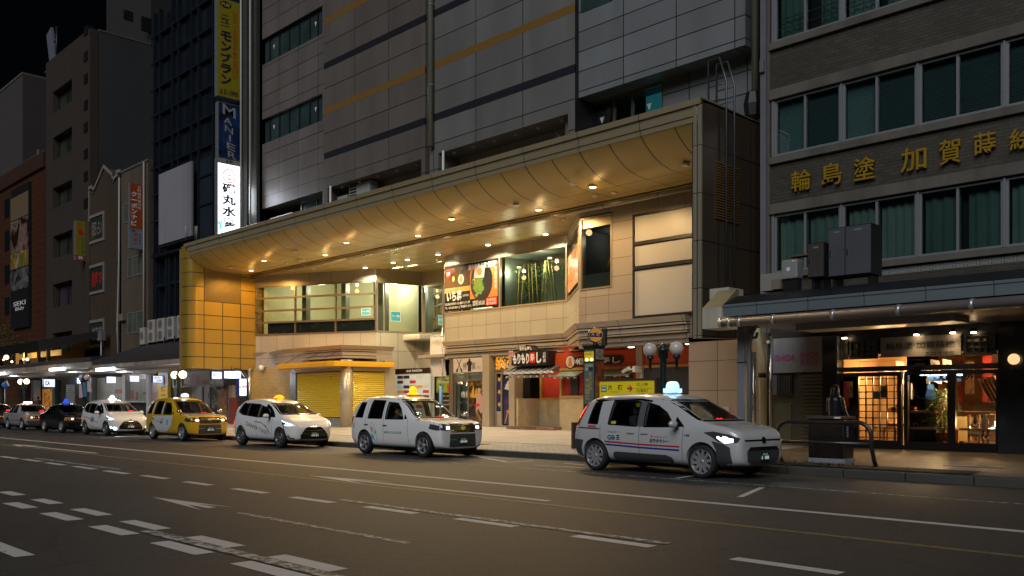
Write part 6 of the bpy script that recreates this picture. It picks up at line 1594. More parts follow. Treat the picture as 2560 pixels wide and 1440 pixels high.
t=thing('roof_antenna','tilted pale panel antenna on the roof edge of the tiled building','antenna',PLF.P(l_(122),zr0,-.6));q=MB();q.obox(PLF.P(l_(113),zr0+1.5,-.5),(1.2,.2,3.0),ry=R(-18));q.build('panel',mat('antenna_grey',(.14,.15,.2),.5),t);q=MB();q.tube([PLF.P(l_(122),zr0,-.6),PLF.P(l_(122),zr0+3,-.6)],.1,6);q.tube([PLF.P(l_(122),zr0+2,-.6),PLF.P(l_(114),zr0+1.6,-.5)],.08,6);q.build('mast',M_dark,t)
ob_=thing('orange_brown_building','orange-brown tiled building with a tall dark picture banner at the far left','building',PLF.P(l_(60),.3,-5))
zo=PLF.z(8,476)
pbox(PLF,'wall',panel('orange_tile',(.06,.02,.008),1.1,.5,.015,'XZ',.5,mort=(.12,.05,.02),vary=.1),ob_,(l_(-60),l_(114),.3,zo,-8,0))
for yt,yb in((500,548),(580,630),(665,712),(745,790)):
 g=pbox(PLF,'window',G_dark,ob_,(l_(12),l_(24),PLF.z(12,yb),PLF.z(12,yt),-.2,.015))
pbox(PLF,'cornice',mat('dark_brown_cornice',(.05,.02,.01),.6),ob_,(l_(-60),l_(114),zo,zo+1.2,-8,.2))
bn=thing('picture_banner','tall black vertical banner with drink and food photos and white lettering on the orange-brown wall','banner',PLF.P(l_(57),PLF.z(35,820),.2))
b0,b1=l_(35),l_(79)
pbox(PLF,'cloth',mat('banner_black',(.01,.01,.012),.5),bn,(b0,b1,PLF.z(35,824),PLF.z(35,478),.05,.25))
pbox(PLF,'blank_panel',mat('tan_print',(.17,.12,.07),.5),bn,(b0,b1,PLF.z(35,556),PLF.z(35,500),.25,.27))
pbox(PLF,'drink_photo',picture('cola_print',[(.012,.008,.007),(.03,.012,.01),(.28,.17,.14),(.02,.01,.01)],.5,0),bn,(b0,b1,PLF.z(35,637),PLF.z(35,558),.25,.27))
pbox(PLF,'pasta_photo',picture('pasta_print',[(.5,.5,.48),(.35,.18,.04),(.08,.12,.02),(.45,.3,.1)],.7,0),bn,(b0,b1,PLF.z(35,677),PLF.z(35,638),.25,.27))
pbox(PLF,'glass_photo',picture('glass_print',[(.012,.012,.013),(.03,.03,.03),(.18,.18,.18),(.015,.015,.016)],.6,0),bn,(b0,b1,PLF.z(35,730),PLF.z(35,680),.25,.27))
PLF.text('SEKI',l_(42),l_(73),PLF.z(42,768),PLF.z(42,757),M_whiteink,bn,o=.28,bold=.02);PLF.text('Bldg',l_(47),l_(69),PLF.z(47,781),PLF.z(47,770),M_whiteink,bn,o=.28,bold=.02)
def far_block(name,lab,xa,xb,yt,Y,m,depth=10):
 p=Pl((-400,Y),(100,Y));t=thing(name,lab,'building',p.P((p.s(xa)+p.s(xb))/2,0,-depth/2));z1=p.z(xb,yt)
 pbox(p,'wall',m,t,(p.s(xa),p.s(xb),0,z1,-depth,0));return t,p,z1
t,p,z1=far_block('pale_tower','plain pale tower rising far behind the orange-brown building',-160,57,185,42,mat('pale_tower_wall',(.055,.045,.044),.8,noise=(.3,.06)))
pbox(p,'roof_edge',M_conc,t,(p.s(-160),p.s(57),z1,z1+.3,-10,.1))
t,p,z1=far_block('dark_roofed_building','dark low building with cluttered roof below the pale tower',-100,112,372,31,mat('dark_wall',(.05,.035,.03),.8,noise=(.4,.2)))
q=MB();rnd=random.Random(1)
for i in range(7):u=p.s(0+15*i);p.box(q,u,u+1.2,z1,z1+rnd.uniform(.3,1.6),-3,-2)
q.build('roof_clutter',M_black,t)
pbox(p,'mast',M_alu,t,(p.s(98),p.s(101),z1-4,z1+.2,.1,.2))
def arcade(name,lab,xa,xb,yro0,yro1,yf1,yf0,yg,Y,ends=True):
 p=Pl((-140,Y),(-44.5,Y));u0,u1=p.s(xa),p.s(xb)
 zr_,zf1,zf0,zg=p.z(xb,yro0),p.z(xb,yf1),p.z(xb,yf0),p.z(xb,yg)
 t=thing(name,lab,'arcade roof',p.P((u0+u1)/2,zg,-2))
 q=MB();q.ext([p.P(u0,zf1,.05),p.P(u0,zf1+.25,.05),p.P(u0,zr_+.4,-3.7),p.P(u0,zr_+.1,-3.7)],p.U*(u1-u0));q.build('roof',mat('arcade_roof',(.035,.03,.032),.6,noise=(2,.3)),t)
 pbox(p,'fascia',panel('arcade_fascia',(.36,.30,.25),2.2,50,.015,'XZ',.5,mort=(.1,.08,.07),vary=.15,dirt=.2),t,(u0,u1,zf0,zf1,-.2,0))
 q=MB();q.tube([p.P(u0,(zf0+zg)/2,.12),p.P(u1,(zf0+zg)/2,.12)],(zf0-zg)/2,12);q.build('gutter',mat('arcade_gutter',(.26,.22,.20),.4,.4),t)
 pbox(p,'soffit',mat('arcade_soffit',(.42,.40,.38),.35,.1,noise=(1,.1)),t,(u0,u1,zg+.04,zg+.1,-3.7,-.22))
 return t,p,zg
t1,pa1,zg1=arcade('arcade_roof','weathered arcade roof with gutter running from the golden wall past the shuttered shops',231,464,838,845,893,906,919,20.7)
t2,pa2,zg2=arcade('arcade_roof','reddish arcade roof further up the street over the far shops',-60,230,888,890,902,918,926,20.7)
M_tubeL=emit('tube_white',(.85,.93,1),5)
def tube_lamp(p,xa,xb,ya,yb,lab,par,en=45):
 u0,u1=p.s(xa),p.s(xb);z=p.z(xa,(ya+yb)/2);t=thing('tube_lamp',lab,'lamp',p.P((u0+u1)/2,z-.12,.3),'fluorescent lamps along the arcade gutter')
 q=MB();p.box(q,u0,u1,z-.11,z+.08,.26,.40);q.bevel(.04);q.build('tube',M_tubeL,t);pbox(p,'bracket',M_steel,t,(u0+.1,u1-.1,z+.08,z+.14,.2,.38))
 lamp('tube_light',p.P((u0+u1)/2,z-.4,-.6),en,(.85,.93,1),'POINT',.3,parent=t)
tube_lamp(pa1,255,300,919,930,'bright tube lamp on the near arcade gutter above the shutters',t1,110)
tube_lamp(pa2,138,174,919,929,'bright tube lamp on the far arcade above the orange picture board',t2,110)
tube_lamp(pa2,-2,24,930,940,'bright tube lamp at the left edge of the photo',t2,90)
def litbox(px,py0,py1,w,X,lab,txt=(),col=(.80,.88,1),st=1.15,name='light_box'):
 p=Pl((X,15),(X,30));u0=p.s(px[0]);u1=p.s(px[1]);z0,z1=p.z(px[0],py1),p.z(px[0],py0)
 t=thing(name,lab,'light box',p.P((u0+u1)/2,z0,-w/2));q=MB();p.box(q,u0-.03,u1+.03,z0-.03,z1+.03,-w,-.006);q.build('case',mat('box_blue_case',(.03,.05,.25),.4),t)
 q=MB();p.box(q,u0,u1,z0,z1,-.01,.004);q.build('face',emit('lit_face',col,st),t)
 q=MB();p.box(q,(u0+u1)/2-.02,(u0+u1)/2+.02,z1,z1+.25,-w/2-.02,-w/2+.02);q.build('hanger',M_dark,t)
 for(s,a,b,c,d,m)in txt:p.text(s,u0+(u1-u0)*a,u0+(u1-u0)*b,z0+(z1-z0)*c,z0+(z1-z0)*d,m,t,o=.01,bold=.03)
 return t,p,u0,u1,z0,z1
def xat(px,Y):return XY(px,Y)
litbox((267,289),942,957,.2,xat(278,21.5),'plain white lit box hanging before the pale shutter')
litbox((325,348),939,954,.2,xat(336,21.5),'white lit box with faint pink print, middle of the hanging row',[('うまい',.2,.7,.3,.6,emit('pale_pink_ink',(.9,.6,.7),2))])
litbox((383,406),940,956,.2,xat(394,21.5),'lit box with dark blue fish restaurant characters',[('磯丸',.12,.75,.52,.88,emit('navy_glow',(.02,.03,.2),.3)),('水産',.3,.9,.1,.46,emit('navy_glow',(.02,.03,.2),.3))])
litbox((530,554.5),929,947,.2,xat(542,22.5),'white lit box with a small rainbow mark, left one under the golden wall',[('カラ',.5,.8,.38,.6,emit('rain_orange',(.9,.35,.05),.8)),('C',.15,.42,.34,.68,emit('navy_glow',(.02,.03,.2),.3))])
t,p,u0,u1,z0,z1=litbox((561,602),928,945,.2,xat(580,22.5),'wider white lit box with rainbow mark under the golden wall',[('C',.30,.44,.25,.75,emit('navy_glow',(.02,.03,.2),.3)),('オ',.44,.52,.32,.68,emit('rain_orange',(.9,.35,.05),.8)),('ケ',.54,.62,.32,.68,emit('rain_green',(.2,.7,.1),.8)),('!',.64,.70,.32,.68,emit('rain_blue',(.1,.3,.9),.8))])
lamp('box_light',p.P((u0+u1)/2,z0+.1,.5),30,(.85,.92,1),'POINT',.3,parent=t)
t,p,u0,u1,z0,z1=litbox((599,616),947,989,.25,xat(607,21.8),'tall lit box with a rainbow lettered band beside the tiled shop wall',(),(.8,.9,1),2.2)
for k,(c,n_)in enumerate((((.9,.35,.05),'rain_orange'),((.2,.7,.1),'rain_green'),((.1,.3,.9),'rain_blue'),((.9,.1,.5),'rain_pink'))):
 pbox(p,'colour_letter',emit(n_,c,.8),t,(u0+(u1-u0)*(.02+.24*k),u0+(u1-u0)*(.24+.24*k),z0+(z1-z0)*(.44+.015*k),z0+(z1-z0)*(.56+.015*k),.004,.012))
PQ2=Pl((-140,24.2),(-45.5,24.2));m_=PQ2 .s
GQ=SWZ(24.2)
shp=thing('shop_row','row of small shuttered shops under the near arcade left of the golden wall','shop',PQ2 .P(m_(400),GQ,0))
pbox(PQ2,'back_wall',mat('shop_back_wall',(.40,.38,.36),.6,noise=(.7,.2)),shp,(m_(236),m_(632),GQ-.1,zg1,-1.2,-1.0))
M_wsh=panel('white_slats',(.52,.50,.45),60,.11,.012,'XZ',.4,mort=(.25,.24,.22),bumpy=.8,vary=.02)
pbox(PQ2,'roller_shutter',M_wsh,shp,(m_(243),m_(311),GQ,3.25,-.1,0),(m_(326),m_(371),1.55,3.0,-.1,0))
pbox(PQ2,'stall_recess',M_black,shp,(m_(326),m_(371),GQ,1.5,-.1,.0))
pbox(PQ2,'stall_counter',mat('stall_white',(.62,.60,.58),.5),shp,(m_(322),m_(373),1.5,1.6,-.1,.5))
pbox(PQ2,'shop_post',mat('stall_white',(.62,.60,.58),.5),shp,(m_(313),m_(320),GQ,3.3,-.2,.2),(m_(373),m_(379),GQ,3.3,-.2,.2))
pbox(PQ2,'shop_post',M_steel,shp,(m_(233),m_(239),GQ,3.3,-.1,.3))
pbox(PQ2,'sign_panel',picture('pink_shop_print',[(.5,.38,.4),(.55,.5,.5),(.5,.2,.2),(.55,.5,.52)],1.2,0),shp,(m_(310),m_(368),3.0,3.4,.0,.1),(m_(380),m_(402),1.4,3.0,.0,.05))
for xa,xb,z0,z1,mm in((288,312,2.15,2.4,'print_red_faded'),(246,264,1.3,1.7,'print_red_faded'),(358,371,2.0,2.2,'print_red_faded'),(326,334,1.7,2.3,'print_red_faded'),(340,345,1.65,2.2,'print_red_faded')):
 pbox(PQ2,'shutter_print',mat(mm,(.45,.16,.14),.5),shp,(m_(xa),m_(xb),z0,z1,0,.015))
ys=thing('beer_sign','yellow upright sign with red katakana beside the white fish restaurant banner','sign',PQ2 .P(m_(421),GQ,.3))
pbox(PQ2,'board',emit('warm_yellow_board',(.55,.38,.02),.12,(.6,.42,.02)),ys,(m_(409),m_(433),GQ,3.35,.15,.35));PQ2 .text('ビール',m_(417),m_(428),1.3,2.6,M_redink,ys,o=.36,vertical=True,bold=.04)
t=thing('lobster_board','pale blue board with a red shrimp drawing under the arcade','sign',PQ2 .P(m_(427),2.5,.5));pbox(PQ2,'board',mat('pale_blue_board',(.42,.48,.56),.5),t,(m_(418),m_(440),2.5,3.3,.4,.5))
q=MB();c0=PQ2 .P(m_(429),2.85,.53);q.tube([c0+Vector((math.cos(R(a))*.18,0,math.sin(R(a))*.28))for a in range(-60,230,30)],[.03+.01*(i%3)for i in range(10)],6);q.build('shrimp',M_redink,t)
wb=thing('shop_banner','long white banner with red characters over the lit karaoke entrance','banner',PQ2 .P(m_(500),2.4,.8))
pbox(PQ2,'cloth',mat('banner_white',(.46,.42,.42),.6),wb,(m_(463),m_(590),2.38,3.3,.75,.8));PQ2 .text('海鮮浜焼',m_(484),m_(520),2.62,3.2,M_redink,wb,o=.81,bold=.01);PQ2 .text('居酒屋',m_(466),m_(480),2.55,2.75,M_ink,wb,o=.81);PQ2 .text('新鮮魚介',m_(522),m_(534),2.55,3.1,M_redink,wb,o=.81);PQ2 .text('営業時間 17時より',m_(486),m_(516),2.45,2.55,M_ink,wb,o=.81);PQ2 .text('浜焼酒場',m_(536),m_(556),2.5,2.75,M_redink,wb,o=.81)
pbox(PQ2,'blue_waves',picture('wave_print',[(.5,.5,.52),(.5,.5,.52),(.06,.2,.35),(.5,.45,.4)],1.6,0),wb,(m_(558),m_(590),2.38,3.0,.8,.805))
pbox(PQ2,'shop_interior',picture('goods_print',[(.03,.03,.035),(.10,.10,.11),(.45,.44,.42),(.12,.10,.10),(.35,.34,.36)],1.6,0,const=True,stretch=(1.5,1,1)),shp,(m_(488),m_(598),GQ,2.4,-.9,-.8))
q=MB()
for px in(505,524,545,592):PQ2 .box(q,m_(px)-.04,m_(px)+.04,GQ,2.4,-.1,.0)
q.build('door_frame',M_alu,shp)
t=thing('menu_poster','tall food menu poster standing at the lit shop door behind the yellow taxi','poster',PQ2 .P(m_(570),GQ,.3));pbox(PQ2,'print',picture('menu_print',[(.5,.45,.42),(.45,.2,.08),(.5,.3,.12),(.3,.08,.04),(.5,.45,.4)],2.2,0),t,(m_(559),m_(580),GQ+.3,2.2,.3,.34))
pbox(PQ2,'shop_post',mat('stall_white',(.62,.60,.58),.5),shp,(m_(584),m_(593),GQ,2.45,.1,.3))
t=thing('red_board','low red board beside the tall lit box at the tiled wall','board',PQ2 .P(m_(600),GQ,.5));pbox(PQ2,'panel',mat('dull_red_board',(.32,.05,.04),.5),t,(m_(591),m_(610),GQ,1.75,.4,.45))
t=thing('blue_crate','dark blue storage tub in front of the lit shop shelves','tub',PQ2 .P(m_(545),GQ,.5));q=MB();PQ2 .box(q,m_(530),m_(558),GQ,1.15,.1,.7);q.bevel(.04);q.build('tub',mat('tub_blue',(.03,.05,.14),.5),t)
t=thing('downpipe','dark pipe bending round under the golden wall end','pipe',(XY(618,22.6),22.6,.3));x=XY(618,22.6);q=MB();q.tube([(x-1.2,22.6,3.2),(x-.5,22.6,3.1),(x-.1,22.6,2.8),(x,22.6,2.3),(x,22.6,.2)],.09,8);q.build('pipe_body',M_dark,t)
t=thing('pipe','shiny steel pipe left of the brown tiled wall','pipe',(XY(626,23),23,.3));x=XY(624,23);q=MB();q.tube([(x,23,.2),(x,23,3.3)],.08,10);q.build('pipe_body',mat('steel_pipe',(.5,.48,.45),.22,.85),t)
sh2=thing('shop_row','far row of shops with orange picture board beside the arcade post','shop',PQ2 .P(m_(150),GQ,0))
pbox(PQ2,'back_wall',mat('tan_shop_wall',(.36,.29,.2),.6,noise=(.6,.2)),sh2,(m_(110),m_(234),GQ-.1,zg2,-1.2,-1.0))
pbox(PQ2,'bright_wall',panel('cream_brick',(.55,.48,.36),.4,.15,.012,'XZ',.5,off=.5),sh2,(m_(146),m_(182),GQ,3.0,-.3,-.2));pbox(PQ2,'pale_brick',panel('white_brick',(.55,.56,.56),.4,.15,.012,'XZ',.5,off=.5),sh2,(m_(160),m_(181),GQ,2.9,-.2,-.15))
pbox(PQ2,'shop_post',M_steel,sh2,(m_(101),m_(108),GQ,3.3,.2,.7));pbox(PQ2,'shop_post',mat('teal_post',(.05,.08,.08),.5),sh2,(m_(137),m_(144),GQ,3.3,-.1,.2))
fb2=pbox(PQ2,'picture_board',picture('orange_food_print',[(.55,.28,.02),(.6,.3,.03),(.5,.1,.02),(.08,.03,.01),(.55,.35,.05)],2.4,.25,const=True),None,(m_(109),m_(136),GQ,2.6,.0,.1));tag(fb2,'orange food picture board behind the white and black sedans','board')
litbox((110,137),948,967,.25,xat(123,22.8),'wide glowing box with blue edge over the orange picture board',[('CA',.1,.55,.2,.8,emit('navy_glow',(.02,.03,.2),.3))])
litbox((193,204),945,958,.2,xat(198,22),'small lit box beside the hanging cloth flags')
PV=Pl((-160,24.5),(-70,24.5));v_=PV.s
GV=.2
t=thing('vending_machine','red vending machine with a white bottle shape at the far left','vending machine',PV.P(v_(22),GV,-.4));pbox(PV,'case',emit('machine_red',(.35,.02,.02),.12,(.4,.02,.02)),t,(v_(11),v_(34),GV,PV.z(11,985),-.8,0))
q=MB();c=(v_(20));zb_=PV.z(20,1020);zt_=PV.z(20,989);hh=zt_-zb_
q.face([PV.P(c+a*hh,zb_+b*hh,.02)for a,b in((-.13,.2),(0,0),(.13,.2),(.15,.4),(.1,.55),(.13,.65),(.05,.85),(.05,1),(-.05,1),(-.05,.85),(-.13,.65),(-.1,.55),(-.15,.4))]);q.build('bottle_shape',emit('bottle_white',(.95,.95,1),4),t,fix=False)
t=thing('vending_machine','blue-topped vending machine right of the red one','vending machine',PV.P(v_(45),GV,-.4));pbox(PV,'case',mat('machine_dark',(.12,.05,.08),.4),t,(v_(35),v_(56),GV,PV.z(35,984),-.8,0));pbox(PV,'display',picture('drinks_print',[(.05,.2,.4),(.2,.4,.55),(.5,.5,.5),(.3,.1,.1)],3,1.0,const=True),t,(v_(36.5),v_(54),PV.z(36,1010),PV.z(36,987),0,.02))
pbox(PV,'far_front',panel('far_brick',(.22,.13,.07),.6,.3,.03,'XZ',.6,mort=(.05,.03,.02),off=.5,vary=.3),ob_,(v_(-80),v_(103),GV,4.4,-1,-.85));
t=thing('white_hoarding','white lit hoarding with two people passing before it','hoarding',PV.P(v_(83),GV,-.5));pbox(PV,'board',emit('hoarding_white',(.5,.55,.65),.35,(.5,.5,.55)),t,(v_(66),v_(101),GV,PV.z(66,986),-.6,-.5))
t=thing('white_notice_board','white and red notice board at the left picture edge','board',PV.P(v_(5),1.4,.4));pbox(PV,'board',mat('banner_white',(.46,.42,.42),.6),t,(v_(-6),v_(13),PV.z(0,991),PV.z(0,974),.2,.3));pbox(PV,'red_print',M_redink,t,(v_(-2),v_(9),PV.z(0,980),PV.z(0,977),.3,.31))
t=thing('road_sign','round blue road sign at the far left','road sign',(XY(13,20),20,.2));zz=ZY(13,962,20);rr=7.5*zsc(XY(13,20),20);q=MB();q.lathe([(.0,-.03),(rr,-.03),(rr,.03),(.0,.03)],(XY(13,20),20,zz),24,axis='X');q.build('disc',emit('sign_blue',(.02,.12,.45),.15,(.02,.14,.5)),t);q=MB();q.tube([(XY(13,20)-.06,20,.1),(XY(13,20)-.06,20,zz)],.045,8);q.build('pole',M_steel,t)
q=MB();q.obox((XY(13,20)+.05,20.15,zz+rr*.5),(.03,.1,.4),rx=R(25));q.build('white_arrow',M_whiteink,t)
cf=thing('cafe_roof','dark roofed open terrace with warm lit eaves above the far arcade','terrace',PLF.P(l_(60),4.0,3))
PCF=Pl((-160,21),(-60,21));c_=PCF.s
zc0=PCF.z(60,906);zc1=PCF.z(60,876);zc2=PCF.z(60,868)
q=MB();q.ext([PCF.P(c_(8),zc1-.3,.8),PCF.P(c_(8),zc1+.35,.8),PCF.P(c_(20),zc2+1.0,-3),PCF.P(c_(20),zc2+.6,-3)],PCF.U*(c_(128)-c_(8)));q.build('roof',M_black,cf)
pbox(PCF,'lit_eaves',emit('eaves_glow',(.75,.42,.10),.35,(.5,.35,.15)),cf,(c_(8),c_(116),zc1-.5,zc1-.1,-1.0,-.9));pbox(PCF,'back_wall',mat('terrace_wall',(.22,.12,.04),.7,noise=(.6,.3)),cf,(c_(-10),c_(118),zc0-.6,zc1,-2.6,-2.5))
q=MB()
for px in(39,60,93,117):PCF.box(q,c_(px)-.12,c_(px)+.12,zc0-.5,zc1-.1,-.2,.0)
q.build('terrace_post',mat('terrace_post',(.2,.15,.09),.6),cf)
for(px,py,r,lab)in((1,883,7,'large globe lamp at the left edge above the far arcade'),(34,894,6,'round globe lamp hanging under the dark terrace roof'),(87,899,4,'globe lamp at the right of the terrace'),(77,899,2.5,'small globe lamp just left of the right terrace globe'),(27,900,2.3,'small globe below left of the hanging terrace globe'),(48,905,2.8,'small globe low in the middle of the terrace'),(11,911,3.6,'flat glowing lamp near the far arcade edge'),(1,905,2.5,'small globe at the left picture edge')):
 t=thing('globe_lamp',lab,'lamp',PCF.P(c_(px),PCF.z(px,py),.5),'globe lamps of the terrace');p=PCF.P(c_(px),PCF.z(px,py),.5);q=MB();q.ball(p,r*zsc(p.x,p.y),14);q.build('globe',emit('globe_amber',(1,.72,.40),3.5),t)
 q=MB();q.tube([p+Vector((0,0,.1)),p+Vector((0,0,.5))],.015,5);q.build('cord',M_black,t)
lamp('terrace_lamp',PCF.P(c_(55),zc0+.6,.2),160,(1,.6,.2),'POINT',.3,parent=cf)
tr=thing('street_tree','dark leafy tree behind the terrace at the left edge','tree',(XY(6,22.5),22.5,.2))
q=MB();rnd=random.Random(6);tp=Vector((XY(4,22.5),22.5,0))
q.tube([tp+Vector((0,0,.1)),tp+Vector((.1,0,2.5)),tp+Vector((-.1,.1,5))],[.22,.16,.1],8)
for i in range(5):a=i*1.3;q.tube([tp+Vector((0,0,3+.4*i)),tp+Vector((math.cos(a)*1.2,math.sin(a)*.8,5+.4*i))],[.08,.03],6)
q.build('trunk',mat('bark',(.06,.045,.03),.85,noise=(6,.3)),tr)
q=MB()
for k in range(34):
 c0=tp+Vector((rnd.uniform(-1.9,1.9),rnd.uniform(-1.2,1.2),rnd.uniform(5.0,8.2)))
 for i in range(48):
  c=c0+Vector((rnd.gauss(0,.28),rnd.gauss(0,.28),rnd.gauss(0,.25)));d=Vector((rnd.uniform(-1,1),rnd.uniform(-1,1),rnd.uniform(-.8,.4))).normalized()*.16;w=d.cross(Vector((rnd.uniform(-1,1),rnd.uniform(-1,1),1))).normalized()*.05
  q.face([c,c+d*.5+w,c+d,c+d*.5-w])
q.build('crown',mat('tree_leaf',(.07,.09,.02),.6,noise=(3,.5)),tr,fix=False)
def double_globe(px,Y,pxl,pxr,pyc,name_lab,lit,flags=False,dz=0.):
 x=XY(px,Y);zc_=ZY(px,pyc,Y);z0=SWZ(Y)
 t=thing('street_lamp',name_lab,'street lamp',(x,Y,z0),'double globe street lamps')
 hw=(XY(pxr,Y)-XY(pxl,Y))/2
 r=.178
 q=MB();q.lathe([(.16,z0),(.16,z0+.35),(.11,z0+.45),(.10,z0+.9),(.085,zc_-.45),(.085,zc_-.25),(.13,zc_-.2),(.12,zc_-.06),(.15,zc_-.05),(.15,zc_+.0),(.105,zc_+.03),(.10,zc_+.09),(.05,zc_+.14),(.0,zc_+.15)],(x,Y,0),20)
 q.build('column',mat('lamp_iron',(.02,.035,.035),.3,.4),t)
 for s in(-1,1):
  cx=x+s*hw;q=MB()
  q.tube([(x,Y,zc_-.36),(x+s*hw*.5,Y,zc_-.37),(cx,Y,zc_-.36)],.02,6)if lit else None
  q.lathe([(.015,zc_-.55),(.03,zc_-.5),(.05,zc_-.25),(.09,zc_-.24),(.1,zc_-.17),(.0,zc_-.17)],(cx,Y,0),14)
  if not lit:q.box(min(x,cx),max(x,cx),Y-.015,Y+.015,zc_-.38,zc_-.33)
  q.build('arm',mat('lamp_iron',(.02,.035,.035),.3,.4),t)
  q=MB();q.ball((cx,Y,zc_),r,28);q.build('globe',emit('globe_lit',(1,.80,.55),4)if lit else mat('milk_globe',(.62,.55,.50),.12,0,.6),t)
 if lit:lamp('globe_light',(x,Y-.1,zc_+.02),80,(1,.74,.42),'POINT',.3,parent=t)
 return t
double_globe(1658,18.4,1626,1692,873,'unlit double globe street lamp behind the silver taxi and yellow bus stop panel',False)
double_globe(447,18.4,440,460,937,'glowing double globe street lamp behind the yellow taxi',True)
double_globe(59,19.0,52,67,954,'glowing double globe street lamp behind the silver sedan',True)
tl=double_globe(211,18.4,203,217,944,'unlit double globe street lamp hung with cloth flags',False)
fl=thing('cloth_flags','pink and blue cloth flags hanging on the unlit left street lamp','flag',(XY(209,18.2),18.2,1.6))
PFG=Pl((-120,18.2),(-40,18.2))
for xa,xb,ya,yb,m in((198,206,960,994,mat('flag_pink',(.45,.32,.32),.7)),(207,217,956,992,mat('flag_blue',(.03,.14,.28),.7)),(218,229,954,980,mat('flag_white',(.45,.40,.38),.7))):
 q=MB();n=6;g=[[PFG.P(PFG.s(xa)+(PFG.s(xb)-PFG.s(xa))*i/n*(1 if j else.6),PFG.z(xa,(ya,yb)[j]),.04*math.sin(i*2))for i in range(n+1)]for j in(0,1)]
 for i in range(n):q.face([g[0][i],g[0][i+1],g[1][i+1],g[1][i]])
 q.build('flag',m,fl,fix=False)
YPI=18.3
PP=Pl((XY(1458,YPI),YPI),(XY(1486.5,YPI),YPI));wdt=PP.len
PPS=Pl((XY(1486.5,YPI),YPI),(XY(1486.5,YPI),YPI+.42))
zt=PP.z(1458,868);zb=SWZ(YPI)
bs=thing('bus_stop_pillar','square dark bus stop pillar with lit yellow panel and round orange sign on top','bus stop',(PP.A.x+wdt/2,YPI+.2,zb))
M_piller=mat('pillar_bronze',(.055,.05,.042),.35,.5)
xa,xb=PP.A.x,PP.A.x+wdt
q=MB();q.box(xa,xb,YPI,YPI+.40,zb-.05,zt);q.bevel(.012);q.build('body',M_piller,bs)
B('cap',M_piller,bs,(xa-.02,xb+.02,YPI-.02,YPI+.42,zt,zt+.04))
w=wdt
def ppanel(u0,u1,ya,yb,m,name,o=.006):return pbox(PP,name,m,bs,(w*u0,w*u1,PP.z(1458,yb),PP.z(1458,ya),0,o))
ppanel(.12,.92,880,904,emit('stop_yellow_lit',(.75,.55,.03),.35,(.55,.42,.03)),'lit_panel')
ppanel(.12,.92,876,880,mat('stop_green',(.12,.2,.05),.5),'top_strip')
ppanel(.10,.94,908,1010,mat('stop_glass_green',(.13,.17,.15),.15,0,.5,noise=(3,.2)),'glass_panel')
ppanel(.2,.86,911,918,mat('stop_pale_green',(.25,.38,.27),.4),'route_strip',.009)
ppanel(.2,.46,919,927,mat('stop_white',(.4,.42,.42),.4),'small_plate',.009);ppanel(.5,.86,919,927,mat('stop_navy',(.03,.03,.06),.4),'small_plate',.009)
PP.text('片町',w*.2,w*.85,PP.z(1458,890),PP.z(1458,882),M_navy,bs,o=.009)
M_gbr=mat('gold_brush',(.55,.42,.08),.5)
PP.text('城下まち',w*.52,w*.80,PP.z(1458,976),PP.z(1458,930),M_gbr,bs,o=.01,vertical=True,bold=.01)
PP.text('金沢回遊',w*.22,w*.58,PP.z(1458,1000),PP.z(1458,944),M_gbr,bs,o=.01,vertical=True,bold=.02)
for u in(.36,.78):
 p=PP.P(w*u,PP.z(1458,900),.02);q=MB();q.ball(p,.035,10);q.build('bulb',emit('stop_bulb',(1,.65,.3),5),bs)
def spanel(u0,u1,ya,yb,m,name,o=.006):return pbox(PPS,name,m,bs,(.4*u0,.4*u1,PPS.z(1490,yb),PPS.z(1490,ya),0,o))
spanel(.12,.9,872,898,mat('map_white',(.45,.38,.36),.4),'map_panel')
za,zb_=PPS.z(1490,898),PPS.z(1490,872);zc_=(za+zb_)/2
q=MB();q.face([PPS.P(.4*.5,za+.02,.009),PPS.P(.4*.88,zc_,.009),PPS.P(.4*.5,zb_-.02,.009),PPS.P(.4*.14,zc_,.009)]);q.build('map_diamond',mat('map_ochre',(.25,.2,.06),.5),bs,fix=False)
PPS.text('片町',.4*.3,.4*.7,zc_-.05,zc_+.05,M_whiteink,bs,o=.012)
spanel(.06,.94,903,996,picture('orange_map_print',[(.3,.07,.02),(.42,.10,.03),(.08,.04,.03),(.4,.12,.05)],2.5,0),'side_poster')
c=Vector((xa+wdt*.62,YPI+.2,PP.z(1487,836)));R_=.195
drum=MB();drum.lathe([(R_,-.09),(R_+.01,-.07),(R_+.01,.07),(R_,.09)],(0,0,0),32,axis='X')
for v in drum.bm.verts:v.co=Matrix.Rotation(R(-38),4,'Z')@v.co+c
drum.build('drum',M_piller,bs)
nd=Vector((math.cos(R(-38)),math.sin(R(-38)),0));ud=Vector((-nd.y,nd.x,0))
def ddisc(r,o,m,name,z0=-9,z1=9):
 pts=[(math.cos(R(9*i))*r,math.sin(R(9*i))*r)for i in range(40)]
 q=MB();q.face([c+ud*a+Vector((0,0,min(max(b,z0),z1)))+nd*o for a,b in pts]);q.build(name,m,bs,fix=False)
ddisc(R_*.97,.092,mat('sign_gold_rim',(.5,.42,.25),.4),'sign_rim');ddisc(R_*.90,.094,emit('sign_orange_face',(.65,.27,.03),.28,(.55,.24,.03)),'sign_face')
q=MB();q.face([c+ud*a+Vector((0,0,b))+nd*.096 for a,b in((-.17,-.06),(.17,-.06),(.17,.05),(.06,.05),(0,.065),(-.06,.05),(-.17,.05))]);q.build('name_band',mat('band_purple',(.03,.012,.06),.5),bs,fix=False)
for i,ch in enumerate('片町'):TXT(ch,c+ud*(-.12+.14*i)+Vector((0,0,-.035))+nd*.096,ud*.09,Vector((0,0,.08)),M_whiteink,bs,depth=.002)
q=MB();q.lathe([(.11,zt+.04),(.05,zt+.12),(.04,c.z-R_+.02)],(c.x,c.y,0),16);q.build('drum_foot',M_piller,bs)
